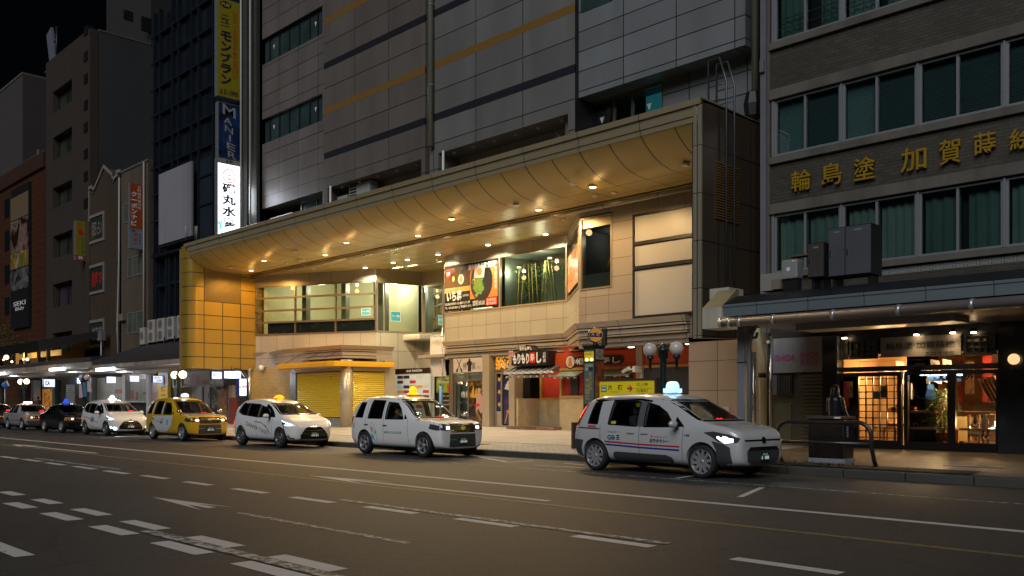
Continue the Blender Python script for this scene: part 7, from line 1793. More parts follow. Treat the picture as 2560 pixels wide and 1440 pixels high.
q=MB();q.box(xb-.02,xb+.10,YPI+.3,YPI+.42,zt+.04,zt+.50);q.bevel(.02);q.build('speaker',mat('speaker_brown',(.06,.045,.035),.5),bs)
YD=18.5;PDn=Pl((XY(1497,YD),YD),(XY(1637,YD),YD));d_=PDn.s
ds=thing('direction_panel','long yellow bus direction panel in a dark frame behind the silver taxi','sign',(PDn.A.x+PDn.len/2,YD+.1,SWZ(YD)))
z1,z0=PDn.z(1497,954),.95
L_=PDn.len
q=MB();PDn.box(q,-.05,L_+.05,z1,z1+.06,-.16,.02);PDn.box(q,-.06,0,SWZ(YD)-.05,z1,-.16,.02);PDn.box(q,L_,L_+.06,SWZ(YD)-.05,z1,-.16,.02);PDn.box(q,0,L_,z0-.06,z0,-.16,.02);q.build('frame',mat('frame_brown',(.06,.04,.035),.45),ds)
pbox(PDn,'panel_face',emit('panel_yellow_lit',(.62,.48,.01),.22,(.62,.50,.015)),ds,(0,L_,z0,z1,-.12,0))
zz=lambda f:1.45+(1008-f)*.0105
q=MB();b0,b1=d_(1503),d_(1516.5);za,zb_=PDn.z(1503,980),PDn.z(1503,963)
PDn.box(q,b0,b1,za,zb_,0,.006);q.build('bus_symbol',mat('bus_green',(.02,.25,.09),.5),ds)
pbox(PDn,'bus_symbol',M_whiteink,ds,(b0+.025,b1-.025,za+.03,zb_-.015,.006,.009));pbox(PDn,'bus_symbol',mat('bus_green',(.02,.25,.09),.5),ds,(b0+.04,b1-.04,za+.085,zb_-.05,.009,.012))
def dt(s,xa,xb,ya,yb,m=M_ink,**k):PDn.text(s,d_(xa),d_(xb),PDn.z(xa,yb),PDn.z(xa,ya),m,ds,o=.004,**k)
dt('片',1520,1531,962.5,976,bold=.01);dt('町',1545,1556,962.5,976,bold=.01);dt('Katamachi',1528,1548,978,981)
dt('広小路',1592,1620,957,965);dt('白菊町',1592,1620,973,981);dt('Hirokoji',1600,1612,966.5,968.5);dt('Shiragikucho',1598,1616,983,985);dt('つぎは',1567,1573,966,968,M_redink)
pbox(PDn,'rule',M_ink,ds,(d_(1585),d_(1632),PDn.z(1585,971.5),PDn.z(1585,971),0,.005))
q=MB();ax,az=d_(1568),PDn.z(1568,971.3);q.face([PDn.P(ax,az-.025,.006),PDn.P(ax+.14,az-.025,.006),PDn.P(ax+.14,az+.025,.006),PDn.P(ax,az+.025,.006)])
for s in(-1,1):q.face([PDn.P(ax+.19,az,.007),PDn.P(ax+.10,az+s*.085,.007),PDn.P(ax+.06,az+s*.085,.007),PDn.P(ax+.13,az,.007)][::s])
q.build('arrow',mat('arrow_red',(.45,.05,.08),.5),ds,fix=False)
bw=thing('bench','low brown bus stop bench mostly hidden by the silver taxi','bench',(XY(1465,18.9),18.9,SWZ(18.9)))
x0,x1=XY(1440,18.9),XY(1475,18.9)+1.2
M_bw=mat('bench_brown',(.07,.04,.03),.5)
B('bench_end',M_bw,bw,(x0,x0+.08,18.7,19.15,.15,.92));B('bench_seat',M_bw,bw,(x0+.08,x1,18.72,19.12,.58,.64));B('bench_end',M_bw,bw,(x1,x1+.08,18.7,19.15,.15,.92))
M_rail=mat('rail_brown_steel',(.07,.06,.06),.28,.7,noise=(4,.1))
YG=17.55
xl,xr=XY(1942,YG),XY(2178,YG);ztp=ZY(2040,1055,YG);zmd=ZY(2040,1106,YG)
gr=thing('guard_rail','brown steel hoop guard rail in front of the glossy utility box','guard rail',((xl+xr)/2,YG,.16))
q=MB()
hoop=[(xl-.0,YG+.28,.15),(xl,YG+.12,.32),(xl,YG+.02,.55),(xl,YG,ztp-.28)]+[(xl+.26-.26*math.cos(R(a)),YG,ztp-.26+.26*math.sin(R(a)))for a in(15,35,55,75,90)]
hoop+=[(xr-.26+.26*math.sin(R(a)),YG,ztp-.26+.26*math.cos(R(a)))for a in(0,15,35,55,75)]+[(xr,YG,ztp-.28),(xr,YG+.02,.55),(xr,YG+.12,.32),(xr,YG+.28,.15)]
q.tube(hoop,.042,12);q.build('hoop',M_rail,gr)
q=MB();q.tube([(xl+.02,YG,zmd),(xr-.02,YG,zmd)],.036,12);q.build('mid_rail',M_rail,gr)
xa,xb=XY(1886,17.7),XY(1941,17.7)
g2=thing('guard_rail','dark brown flat panelled guard rail just ahead of the silver taxi','guard rail',((xa+xb)/2,17.7,.16))
zt2=ZY(1886,1072,17.7)
q=MB();q.box(xb-.16,xb-.02,17.6,17.8,.1,zt2);q.box(xa-1.6,xb-.16,17.65,17.75,zt2-.08,zt2);q.box(xa-1.6,xb-.16,17.65,17.75,.35,.42);q.box(xa-1.6,xa-1.46,17.6,17.8,.1,zt2);q.bevel(.01);q.build('rail_frame',mat('rail_dark_brown',(.065,.04,.032),.5),g2)
q=MB()
for i in range(9):q.box(xa-1.4+.2*i,xa-1.36+.2*i,17.67,17.73,.42,zt2-.08)
q.build('balusters',mat('rail_dark_brown',(.065,.04,.032),.5),g2)
YX_=18.15
ua,ub=XY(2021,YX_),XY(2110,YX_);zt3=ZY(2021,1046,YX_)
ub_t=thing('utility_box','glossy dark street utility box on a pale plinth behind the hoop rail','utility box',((ua+ub)/2,YX_+.2,.17))
q=MB();q.box(ua,ub,YX_,YX_+.45,.28,zt3);q.bevel(.012);q.build('case',mat('gloss_dark_brown',(.018,.014,.014),.07,0,.7),ub_t)
B('plinth',mat('plinth_grey',(.30,.31,.33),.6,noise=(4,.15)),ub_t,(ua-.0,ub+.02,YX_-.01,YX_+.47,.1,.28))
B('lid',mat('lid_brown',(.07,.045,.04),.45),ub_t,(ua-.03,ub+.03,YX_-.03,YX_+.48,zt3,zt3+.05));B('label',M_white,ub_t,(ub-.2,ub-.06,YX_-.035,YX_-.03,zt3+.005,zt3+.04))
q=MB()
for k in range(6):q.box(ub+.0005,ub+.003,YX_+.12,YX_+.2,zt3-.18-.04*k,zt3-.165-.04*k)
q.build('vent_marks',mat('vent_pale',(.5,.45,.4),.5),ub_t)
gt=MB();p=GZ(2020,1176);gt.face([(p.x-1.4,17.225,.175),(p.x+3.6,17.225,.175),(p.x+3.6,17.9,.19),(p.x-1.4,17.9,.19)]);struct(gt.build('soil_strip',mat('dark_soil',(.018,.017,.012),.9,noise=(8,.4)),org=(0,0,0)))
wd=MB();rnd=random.Random(12)
for i in range(260):
 c=Vector((p.x+rnd.gauss(.3,.7),rnd.uniform(17.25,17.88),.18));a=rnd.uniform(0,6.28);h=rnd.uniform(.03,.11);d=Vector((math.cos(a)*.05,math.sin(a)*.05,h));wv=Vector((-math.sin(a),math.cos(a),0))*.008
 wd.face([c-wv,c+wv,c+d])
o=wd.build('weeds',mat('weed_green',(.014,.022,.010),.7),None,fix=False);tag(o,'low weeds along the kerb under the guard rails','weeds');o['kind']='stuff'
mh=MB();mh.lathe([(.0,.0),(.33,.0),(.33,-.01)],(0,0,0),24);p=GZ(1205,1112,.17)
for v in mh.bm.verts:v.co=v.co+Vector((p.x,p.y,SWZ(p.y)+.006))
o=mh.build('manhole_cover',mat('manhole_iron',(.16,.12,.1),.5,.5,bump=(40,.5)),None);tag(o,'round rusty manhole cover in the brick pavement ahead of the white cab','manhole cover')
p=GZ(2440,1160,.25);o=B('access_cover',mat('cover_grey',(.14,.145,.15),.45,.4,noise=(4,.2)),None,(p.x-.55,p.x+.55,p.y-.2,p.y+.2,SWZ(p.y-.2)-.02,SWZ(p.y+.2)+.004));tag(o,'grey metal access cover set in the pavement before the lit shop','cover')
lt=MB();p=GZ(1297,1141);lt.obox(p+Vector((0,0,.03)),(.22,.12,.06),rz=.4);lt.obox(p+Vector((.03,.02,.05)),(.12,.1,.05),rz=1.2,rx=.4);bmesh.ops.subdivide_edges(lt.bm,edges=lt.bm.edges[:],cuts=2)
for v in lt.bm.verts:v.co+=Vector((random.uniform(-.015,.015),random.uniform(-.015,.015),random.uniform(-.01,.02)if v.co.z>.02 else 0))
o=lt.build('crumpled_bag',M_white,None);tag(o,'small crumpled white bag lying at the kerb between two white taxis','litter')
def body_mesh(name,chains,m,parent,loc,vox=.016,smooth=4):
 q=MB()
 for pts in chains:
  ps=[Vector(p[:3])for p in pts];rs=[p[3]for p in pts]
  if len(ps)>1:q.tube(ps,rs,12)
  for p,r in zip(ps,rs):q.ball(p,r,12)
 me=bpy.data.meshes.new('tmp');q.bm.to_mesh(me);q.bm.free()
 ob=bpy.data.objects.new('tmp',me);COL.objects.link(ob)
 md=ob.modifiers.new('r','REMESH');md.mode='VOXEL';md.voxel_size=vox
 sm=ob.modifiers.new('s','SMOOTH');sm.iterations=smooth;sm.factor=.5
 dg=bpy.context.evaluated_depsgraph_get();me2=bpy.data.meshes.new_from_object(ob.evaluated_get(dg))
 bpy.data.objects.remove(ob);me2 .name=name
 for p in me2 .polygons:p.use_smooth=True
 me2 .materials.clear();me2 .materials.append(m)
 o=bpy.data.objects.new(name,me2);COL.objects.link(o)
 if parent is not None:o.parent=parent;o.location=Vector(loc)
 return o
M_skin=mat('skin',(.42,.26,.18),.5);M_hair=mat('dark_hair',(.012,.009,.008),.45)
def person(lab,loc,rz,H=1.62,coat=(.02,.02,.03),legs=(.015,.015,.02),pose='stand',hair_long=True,group=None,puffer=False,cap=False):
 t=thing('person',lab,'person',loc,group);t.rotation_euler=(0,0,rz);k=H/1.7
 def s(c):return[(x*k,y*k,z*k,r*k)for x,y,z,r in c]
 if pose=='stand':
  head=[(.02,0,1.48,.055),(.03,0,1.56,.085),(.02,0,1.62,.09)]
  limbs=[[(0,-.09,.92,.085),(.02,-.09,.5,.06),(0,-.09,.08,.045),(.12,-.09,.04,.04)],[(0,.09,.92,.085),(.0,.09,.5,.06),(-.02,.09,.08,.045),(.1,.09,.04,.04)]]
  arms=[[(0,-.19,1.36,.055),(.03,-.24,1.1,.045),(.18,-.2,.92,.036)],[(0,.19,1.36,.055),(.03,.24,1.1,.045),(.2,.18,.95,.036)]]
  trunk=[(0,0,.95,.13),(0,0,1.15,.135),(0,0,1.34,.14),(0,0,1.42,.09)]
  hands=[(.22,-.19,.89),(.24,.17,.92)]
 else:
  head=[(.10,0,1.06,.055),(.13,0,1.15,.085),(.12,0,1.21,.09)]
  limbs=[[(0,-.1,.52,.09),(.42,-.12,.55,.07),(.60,-.12,.2,.05)],[(0,.1,.52,.09),(.42,.12,.55,.07),(.62,.12,.2,.05)]]
  arms=[[(.06,-.2,.95,.055),(.16,-.25,.72,.045),(.42,-.17,.78,.035)],[(.06,.2,.95,.055),(.16,.25,.72,.045),(.42,.17,.78,.035)]]
  trunk=[(0,0,.55,.14),(.03,0,.75,.13),(.06,0,.92,.14),(.08,0,1.0,.09)]
  hands=[(.47,-.15,.80),(.47,.15,.80)]
 hx,hy,hz,hr=head[-1]
 face=[[(hx+.085,0,hz-.055,.012),(hx+.105,0,hz-.085,.016)],[(hx+.06,-.0,hz-.13,.035)],[(hx-.01,-.092,hz-.06,.02)],[(hx-.01,.092,hz-.06,.02)]]
 fingers=[]
 for(x,y,z)in hands:
  fingers.append([(x-.03,y,z,.03),(x+.03,y,z,.026)])
  for j in range(4):fingers.append([(x+.03,y-.024+.016*j,z,.009),(x+.07,y-.028+.018*j,z-.01,.0085),(x+.085,y-.028+.018*j,z-.035,.008)])
  fingers.append([(x,y+.02,z+.015,.010),(x+.04,y+.045,z+.02,.009)])
 body_mesh('body',[s(c)for c in[head]+[trunk]+limbs+arms+face+fingers],M_skin,t,(0,0,0),.012,2)
 cm=panel('puffer_coat',coat,40,.055,.006,'XZ',.35,vary=.0,bumpy=1.5)if puffer else mat('coat_%d_%d_%d'%tuple(int(c*1000)for c in coat),coat,.6)
 g=lambda c,d:[(x,y,z,r+d)for x,y,z,r in c]
 d=.035 if puffer else.018
 body_mesh('jacket',[s(g(trunk,d)),s(g(arms[0][:],d*.7)),s(g(arms[1][:],d*.7)),s([(arms[0][0][0],-.16,arms[0][0][2],.075),(arms[0][0][0],.16,arms[0][0][2],.075)])],cm,t,(0,0,0),.018)
 body_mesh('trousers',[s(g(limbs[0][:3],.014)),s(g(limbs[1][:3],.014)),s(g(trunk[:1],.005))],mat('trousers_dark',legs,.7),t,(0,0,0),.018)
 hc=[[(hx-.025,0,hz+.005,.098),(hx-.01,0,hz+.03,.09)]]
 if hair_long:hc.append([(hx-.05,0,hz,.09),(hx-.08,0,hz-.15,.075),(hx-.07,0,hz-.24,.06)])
 body_mesh('hair',[s(c)for c in hc],M_hair,t,(0,0,0),.014)
 if pose=='stand':
  q=MB()
  for y in(-.09,.09):q.box(-.06*k,.17*k,(y-.05)*k,(y+.05)*k,0,.07*k)
  q.bevel(.02)
  sh=q.build('shoes',M_black,None,org=(0,0,0));sh.parent=t;sh.location=(0,0,0)
 q=MB()
 for y in(-.036,.036):q.ball(((hx+.078)*k,y*k,(hz-.045)*k),.011*k,8)
 e=q.build('eyes',M_black,None,org=(0,0,0));e.parent=t;e.location=(0,0,0)
 if cap:
  q=MB();q.lathe([(.105*k,(hz+.03)*k),(.12*k,(hz+.075)*k),(.11*k,(hz+.10)*k),(.0,(hz+.11)*k)],(hx*k,0,0),16);c_=q.build('cap',M_navy,None,org=(0,0,0));c_.parent=t;c_.location=(0,0,0)
 return t
Yp=20.4
person('person in a dark puffer jacket seen from behind, standing by the red leaflet',(XY(2088,Yp),Yp,SWZ(Yp)),R(70),1.62,(.008,.010,.022),puffer=True)
person('dark seated person inside the shop to the right of the potted plant',PR.P(r_(2392),GR-.12,-1.9),R(200),1.62,(.02,.012,.01),pose='sit')
person('passer-by in front of the white hoarding, nearer the silver sedan',(XY(80,22.6),22.6,.25),R(180),1.62,(.03,.02,.02))
person('passer-by in front of the white hoarding, nearer the arcade post',(XY(95,22.3),22.3,.25),R(180),1.68,(.10,.03,.02),hair_long=False)
G_car=glass('car_glass',(.72,.76,.73),.9);G_carw=glass('windscreen_glass',(.72,.76,.72),.9);G_tint=glass('tinted_glass',(.26,.28,.28),.9)
M_tyre=mat('tyre_rubber',(.012,.012,.012),.75);M_rim=mat('alloy_rim',(.42,.42,.44),.28,.5);M_plast=mat('grey_plastic',(.05,.052,.056),.55);M_gblk=mat('gloss_black',(.008,.008,.009),.12,0,.6)
M_int=mat('cabin_trim',(.05,.048,.045),.7);M_seat=mat('seat_cloth',(.045,.045,.05),.8);M_seam=mat('door_gap',(.02,.02,.022),.6);M_drl=emit('daytime_light',(.80,.90,1),4);M_head=emit('head_lamp_lit',(.75,.90,1),4);M_halo=emit('halogen_lit',(1,.72,.45),4)
M_amb=mat('amber_lens',(.6,.2,.03),.2);M_redl=mat('red_lens',(.30,.01,.01),.15,0,.6);M_redlit=emit('red_lens_lit',(1,.05,.03),1.6);M_disp=emit('red_display',(1,.03,.03),4);M_lens=mat('lamp_housing',(.09,.095,.105),.1,.4,.7);M_plate=mat('green_plate',(.015,.05,.03),.4);M_platew=emit('plate_digits',(.75,.8,.75),.35)
def paint(name,col,coat=1.,metal=0.):
 if name in MATS:return MATS[name]
 m=mat(name,col,.32,metal,.5,coat=coat);m.node_tree.nodes['Principled BSDF'].inputs['Coat Roughness'].default_value=.04;return m
def lerp(a,b,t):return a+(b-a)*t
def station_at(st,x):
 for a,b in zip(st,st[1:]):
  if a[0]<=x<=b[0]:
   t=(x-a[0])/(b[0]-a[0]);return tuple(lerp(p,q,t)for p,q in zip(a,b))
 return st[0]if x<st[0][0]else st[-1]
def section(s,ins=0.,zmin=None):
 x,zb,zl,zt,w,wr=s
 zt-=ins;w-=ins;wr-=ins
 if zmin is not None:zb=zmin
 zs=min(zl,zt-.07)
 half=[(0,zb),(w*.80,zb),(w-.035,zb+.09),(w,lerp(zb+.09,zs,.5)),(w-.012,zs),(lerp(w,wr,.42),lerp(zs,zt,.40)),(lerp(w,wr,.86),lerp(zs,zt,.80)),(wr*.80,zt-.022),(0,zt)]
 return[(x,y,z)for y,z in half]+[(x,-y,z)for y,z in half[-2:0:-1]]
def loft_mesh(sts,ins=0.,zmin=None,sub=2):
 bm=bmesh.new();rings=[[bm.verts.new(p)for p in section(s,ins,zmin)]for s in sts];n=len(rings[0])
 for a,b in zip(rings,rings[1:]):
  for k in range(n):bm.faces.new((a[k],a[(k+1)%n],b[(k+1)%n],b[k]))
 bm.faces.new(rings[0]);bm.faces.new(rings[-1][::-1])
 bmesh.ops.recalc_face_normals(bm,faces=bm.faces)
 me=bpy.data.meshes.new('loft');bm.to_mesh(me);bm.free()
 ob=bpy.data.objects.new('loft',me);COL.objects.link(ob)
 if sub:
  m=ob.modifiers.new('s','SUBSURF');m.levels=sub;m.render_levels=sub
 dg=bpy.context.evaluated_depsgraph_get();me2=bpy.data.meshes.new_from_object(ob.evaluated_get(dg))
 bpy.data.objects.remove(ob);return me2
def bool_cut(me,cutters):
 ob=bpy.data.objects.new('cut',me);COL.objects.link(ob);tmp=[]
 for c in cutters:
  o=bpy.data.objects.new('cutter',c);COL.objects.link(o);tmp.append(o)
  m=ob.modifiers.new('b','BOOLEAN');m.operation='DIFFERENCE';m.object=o;m.solver='EXACT'
 dg=bpy.context.evaluated_depsgraph_get();me2=bpy.data.meshes.new_from_object(ob.evaluated_get(dg))
 bpy.data.objects.remove(ob)
 for o in tmp:bpy.data.objects.remove(o)
 return me2
def mb_mesh(q):
 bmesh.ops.recalc_face_normals(q.bm,faces=q.bm.faces);me=bpy.data.meshes.new('m');q.bm.to_mesh(me);q.bm.free();return me
class Car:
 """a car in its own space: x forward from the rear axle, the kerb side is +y, the street side -y"""
 def __init__(s,name,label,loc,yaw,paint_m,st,wb,wr=.315,group=None,sx=1.,sz=1.,win_s=(),wscreen=None,cabin=(-.3,2.5),floor=.45,wheel_y=.74,dark_side=()):
  s.sx,s.sz=sx,sz
  s.t=thing(name,label,'taxi',loc,group);s.t.rotation_euler=(0,0,yaw)
  s.loc=Vector(loc);s.yaw=yaw;OFF[s.t.name]=Vector((0,0,0))
  st=[(a*sx,b*sz,c*sz,d*sz,w,r)for a,b,c,d,w,r in st]
  s.st=st;s.wb=wb*sx;s.W=max(a[4]for a in st)
  outer=loft_mesh(st)
  bm=bmesh.new();bm.from_mesh(outer);s.bvh=BVHTree.FromBMesh(bm);bm.free()
  cut=[]
  cs=[x for x in[q[0]for q in st]if cabin[0]*sx<x<cabin[1]*sx]
  cs=[cabin[0]*sx]+cs+[cabin[1]*sx]
  cut.append(loft_mesh([station_at(st,x)for x in cs],.055,floor*sz,1))
  for poly in win_s:
   q=MB();q.ext([(x*sx,-1.5,z*sz)for x,z in poly],(0,3,0));cut.append(mb_mesh(q))
  if wscreen:
   q=MB();q.ext([(cabin[1]*sx-wscreen[1],y,z*sz)for y,z in wscreen[0]],(2.2,0,0));cut.append(mb_mesh(q))
  for xw in(0,s.wb):
   for sd in(-1,1):
    q=MB();q.lathe([(wr+.055,-.5),(wr+.055,.5)],(xw,sd*(s.W+.5-.27),wr),28,axis='Y');cut.append(mb_mesh(q))
  me=bool_cut(outer,cut)
  for p in me.polygons:p.use_smooth=True
  try:me.set_sharp_from_angle(angle=R(38))
  except Exception:pass
  me.name='body';me.materials.clear();me.materials.append(paint_m)
  s.body=bpy.data.objects.new('body',me);COL.objects.link(s.body);s.body.parent=s.t;OFF[s.body.name]=Vector((0,0,0))
  s.wr=wr
  q=MB();q.box(st[0][0]+.3,st[-1][0]-.4,-s.W+.28,s.W-.28,.17,floor*sz-.01);q.build('underbody',M_black,s.t)
 def hit(s,o,d):
  r=s.bvh.ray_cast(Vector(o),Vector(d));return r[0],r[1]
 def proj(s,frame,u,v,off):
  k,sd=frame
  if k=='side':o,d=(u,sd*3,v),(0,-sd,0)
  elif k=='front':o,d=(7,u,v),(-1,0,0)
  elif k=='rear':o,d=(-5,u,v),(1,0,0)
  elif k=='top':o,d=(u,v,4),(0,0,-1)
  else:
   c=math.sqrt(.5);cx,cy=s.wb,sd*s.W
   o=(cx+c*4-c*u*1.,cy+sd*c*4+sd*c*u*1.,v);d=(-c,-sd*c,0)
  p,n=s.hit(o,d)
  if p is None:return None
  if n.dot(Vector(d))>0:n=-n
  return p+n*off
 def decal(s,name,poly,m,frame=('side',-1),off=.004,parent=None,step=.06,scale=True):
  if scale:
   f=s.fs(frame);poly=[(u*f[0],v*f[1])for u,v in poly]
  bm=bmesh.new();bm.faces.new([bm.verts.new((u,v,0))for u,v in poly])
  us=[p[0]for p in poly];vs=[p[1]for p in poly]
  for ax,lo,hi in((0,min(us),max(us)),(1,min(vs),max(vs))):
   c=lo+step
   while c<hi-1e-4:
    co=[0,0,0];no=[0,0,0];co[ax]=c;no[ax]=1
    bmesh.ops.bisect_plane(bm,geom=bm.verts[:]+bm.edges[:]+bm.faces[:],plane_co=co,plane_no=no);c+=step
  bad=[]
  for v in bm.verts:
   p=s.proj(frame,v.co.x,v.co.y,off)
   if p is None:bad.append(v)
   else:v.co=p
  if bad:bmesh.ops.delete(bm,geom=bad,context='VERTS')
  q=MB();q.bm.free();q.bm=bm
  for f in bm.faces:f.smooth=True
  ob=q.build(name,m,parent or s.t,fix=False)
  return ob
 def fs(s,frame):return{'side':(s.sx,s.sz),'front':(1,s.sz),'rear':(1,s.sz),'top':(s.sx,1),'corner':(1,s.sz)}[frame[0]]
 def ribbon(s,name,pts,w,m,frame=('side',-1),off=.004,closed=False,parent=None,step=.06):
  f=s.fs(frame);pts=[Vector((u*f[0],v*f[1]))for u,v in pts]
  if closed:pts=pts+[pts[0]]
  path=[]
  for a,b in zip(pts,pts[1:]):
   n=max(1,int((b-a).length/step));path+=[a.lerp(b,i/n)for i in range(n)]
  path.append(pts[-1]);q=MB();prev=None
  for i,p in enumerate(path):
   d=(path[min(i+1,len(path)-1)]-path[max(i-1,0)]);d=d.normalized()if d.length else Vector((1,0));n=Vector((-d.y,d.x))*w/2
   A,Bp=s.proj(frame,*(p-n),off),s.proj(frame,*(p+n),off)
   cur=(A,Bp)if A is not None and Bp is not None else None
   if prev and cur:q.face([prev[0],cur[0],cur[1],prev[1]])
   prev=cur
  return q.build(name,m,parent or s.t,fix=False)
 def text(s,body,u0,u1,v0,v1,m,frame=('side',-1),off=.006,bold=.01,parent=None,flip=False,slant=0.):
  vs,fc=glyphs(body,bold);x0=min(v.x for v in vs);x1=max(v.x for v in vs);y0=min(v.y for v in vs);y1=max(v.y for v in vs)
  f=s.fs(frame);q=MB();nv=[]
  for v in vs:
   a=(v.x-x0)/(x1-x0);b=(v.y-y0)/max(1e-5,y1-y0);u=lerp(u0,u1,a)*f[0];w=(lerp(v0,v1,b)+slant*a)*f[1]
   nv.append(s.proj(frame,u,w,off))
  bmv=[q.bm.verts.new(p)if p is not None else None for p in nv]
  for pf in fc:
   if all(bmv[i]is not None for i in pf):
    try:q.bm.faces.new([bmv[i]for i in pf])
    except ValueError:pass
  return q.build('lettering',m,parent or s.t,fix=False)
 def both(s,fn,*a,**k):
  for sd in(-1,1):fn(*a,frame=('side',sd),**k)
 def window(s,poly,m,sides=(-1,1),trim=.03):
  for sd in sides:
   w=s.decal('window',poly,m,('side',sd),-.02)
   s.ribbon('window_trim',poly,trim,M_gblk,('side',sd),.003,True,w)
 def wheels(s,spokes=10,yin=None,rim_m=None,rimr=.70,twin=True):
  y=(yin or s.W)-.095
  protos=None
  for xw in(0,s.wb):
   for sd in(-1,1):
    c=Vector((xw,sd*y,s.wr));R_=s.wr
    e=bpy.data.objects.new('wheel',None);COL.objects.link(e);e.parent=s.t;e.location=c;e.empty_display_size=.1
    e.rotation_euler=(0,0,math.pi if sd>0 else 0)
    if protos is None:
     q=MB();q.lathe([(R_*.72,-.085),(R_*.90,-.10),(R_*.98,-.075),(R_,-.03),(R_,.03),(R_*.98,.075),(R_*.9,.09),(R_*.7,.08)],(0,0,0),36,axis='Y',cap=False);ty=q.build('tyre',M_tyre,None,org=(0,0,0))
     q=MB();ri=R_*rimr
     q.lathe([(ri,-.088),(ri*1.03,-.095),(ri*1.02,-.07),(ri*.92,-.06),(ri*.9,.06)],(0,0,0),36,axis='Y',cap=False)
     q.lathe([(.0,-.07),(.035,-.07),(.05,-.055),(.06,-.03)],(0,0,0),18,axis='Y')
     for i in range(spokes):
      a=2*math.pi*i/spokes+.15
      for da in((-.13,.13)if twin else(0,)):
       aa=a+da*(10/spokes)*.5;wd=.016 if twin else.034
       d0=Vector((math.cos(a),0,math.sin(a)));d1=Vector((math.cos(aa),0,math.sin(aa)));n=Vector((-math.sin(aa),0,math.cos(aa)))
       p0,p1=d0*.045,d1*ri*.97
       q.ext([p0-n*wd+Vector((0,-.062,0)),p1-n*wd*.9+Vector((0,-.08,0)),p1+n*wd*.9+Vector((0,-.08,0)),p0+n*wd+Vector((0,-.062,0))],(0,.025,0))
     rm=q.build('rim',rim_m or M_rim,None,org=(0,0,0))
     q=MB();q.lathe([(.0,-.02),(ri*.96,-.02),(ri*.96,.07),(.0,.07)],(0,0,0),28,axis='Y');bk=q.build('brake_disc',mat('brake_dark',(.03,.028,.028),.5,.6),None,org=(0,0,0))
     protos=(ty,rm,bk)
     for o in protos:o.parent=e;o.location=(0,0,0)
    else:
     for o in protos:
      k=o.copy();COL.objects.link(k);k.parent=e;k.location=(0,0,0)
 def cabin(s,seats,dash_x,dash_z,driver=None,red=None,red_txt='空車'):
  sx,sz=s.sx,s.sz
  for(x,ys,z)in seats:
   for y in ys:
    q=MB();q.box((x-.25)*sx,(x+.25)*sx,y-.24,y+.24,(z-.15)*sz,z*sz);q.obox(((x-.30)*sx,y,(z+.28)*sz),(.16,.46,.62*sz),ry=R(-12));q.obox(((x-.38)*sx,y,(z+.68)*sz),(.09,.25,.18),ry=R(-10));q.bevel(.05,2);q.build('seat',M_seat,s.t,smooth=True)
  q=MB();q.ext([(dash_x*sx-.35,-.66,dash_z*sz-.3),(dash_x*sx-.30,-.66,dash_z*sz-.03),(dash_x*sx+.28,-.6,dash_z*sz+.005),(dash_x*sx+.3,-.6,dash_z*sz-.3)],(0,1.3,0));q.build('dashboard',M_int,s.t)
  q=MB();c=Vector((dash_x*sx-.42,-.36,dash_z*sz-.02))
  q.tube([c+Vector((math.sin(a)*.06,math.cos(a)*.18,math.sin(a)*.17))for a in[R(20*i)for i in range(19)]],.014,6);q.build('steering_wheel',M_black,s.t)
  if red:
   x,y,z=red;x*=sx;z*=sz
   q=MB();q.box(x-.05,x-.006,y-.13,y+.13,z-.05,z+.05);d=q.build('fare_display',M_gblk,s.t)
   TXT(red_txt,(x-.003,y-.11,z-.035),(0,.22,0),(0,0,.07),M_disp,d,depth=.003,bold=.04)
 def mirror(s,x,z,m,y=None,w=.19,h=.13):
  for sd in(-1,1):
   yy=s.proj(('side',sd),x*s.sx,z*s.sz-.08,0)
   if yy is None:continue
   q=MB();q.tube([yy,yy+Vector((.02,sd*.09,.04))],.03,8);a=q.build('wing_mirror',M_gblk,s.t)
   q=MB();q.ball(yy+Vector((.02,sd*.17,.085)),1,16,(.075,w/2+.01,h/2+.01));q.build('mirror_shell',m,a)
 def handle(s,pts,m):
  for sd in(-1,1):
   for x,z in pts:
    p=s.proj(('side',sd),x*s.sx,z*s.sz,.012)
    q=MB();q.obox(p,(.19,.022,.028));q.bevel(.008);q.build('door_handle',m,s.t)
 def plate(s,y,z,digits,w=.30,h=.155,x=None,small='石川 530'):
  p=s.proj(('front',1),y,z*s.sz,.02);x=p.x+.012
  q=MB();q.box(x-.03,x,y-w/2,y+w/2,z*s.sz-h/2,z*s.sz+h/2);o=q.build('number_plate',M_plate,s.t)
  TXT(digits,(x,y-w*.36,z*s.sz-h*.36),(0,w*.78,0),(0,0,h*.44),M_platew,o,depth=.003,bold=.03)
  TXT(small,(x,y-w*.26,z*s.sz+h*.16),(0,w*.52,0),(0,0,h*.22),M_platew,o,depth=.003)
  TXT('あ',(x,y-w*.47,z*s.sz-h*.28),(0,w*.08,0),(0,0,h*.2),M_platew,o,depth=.003)
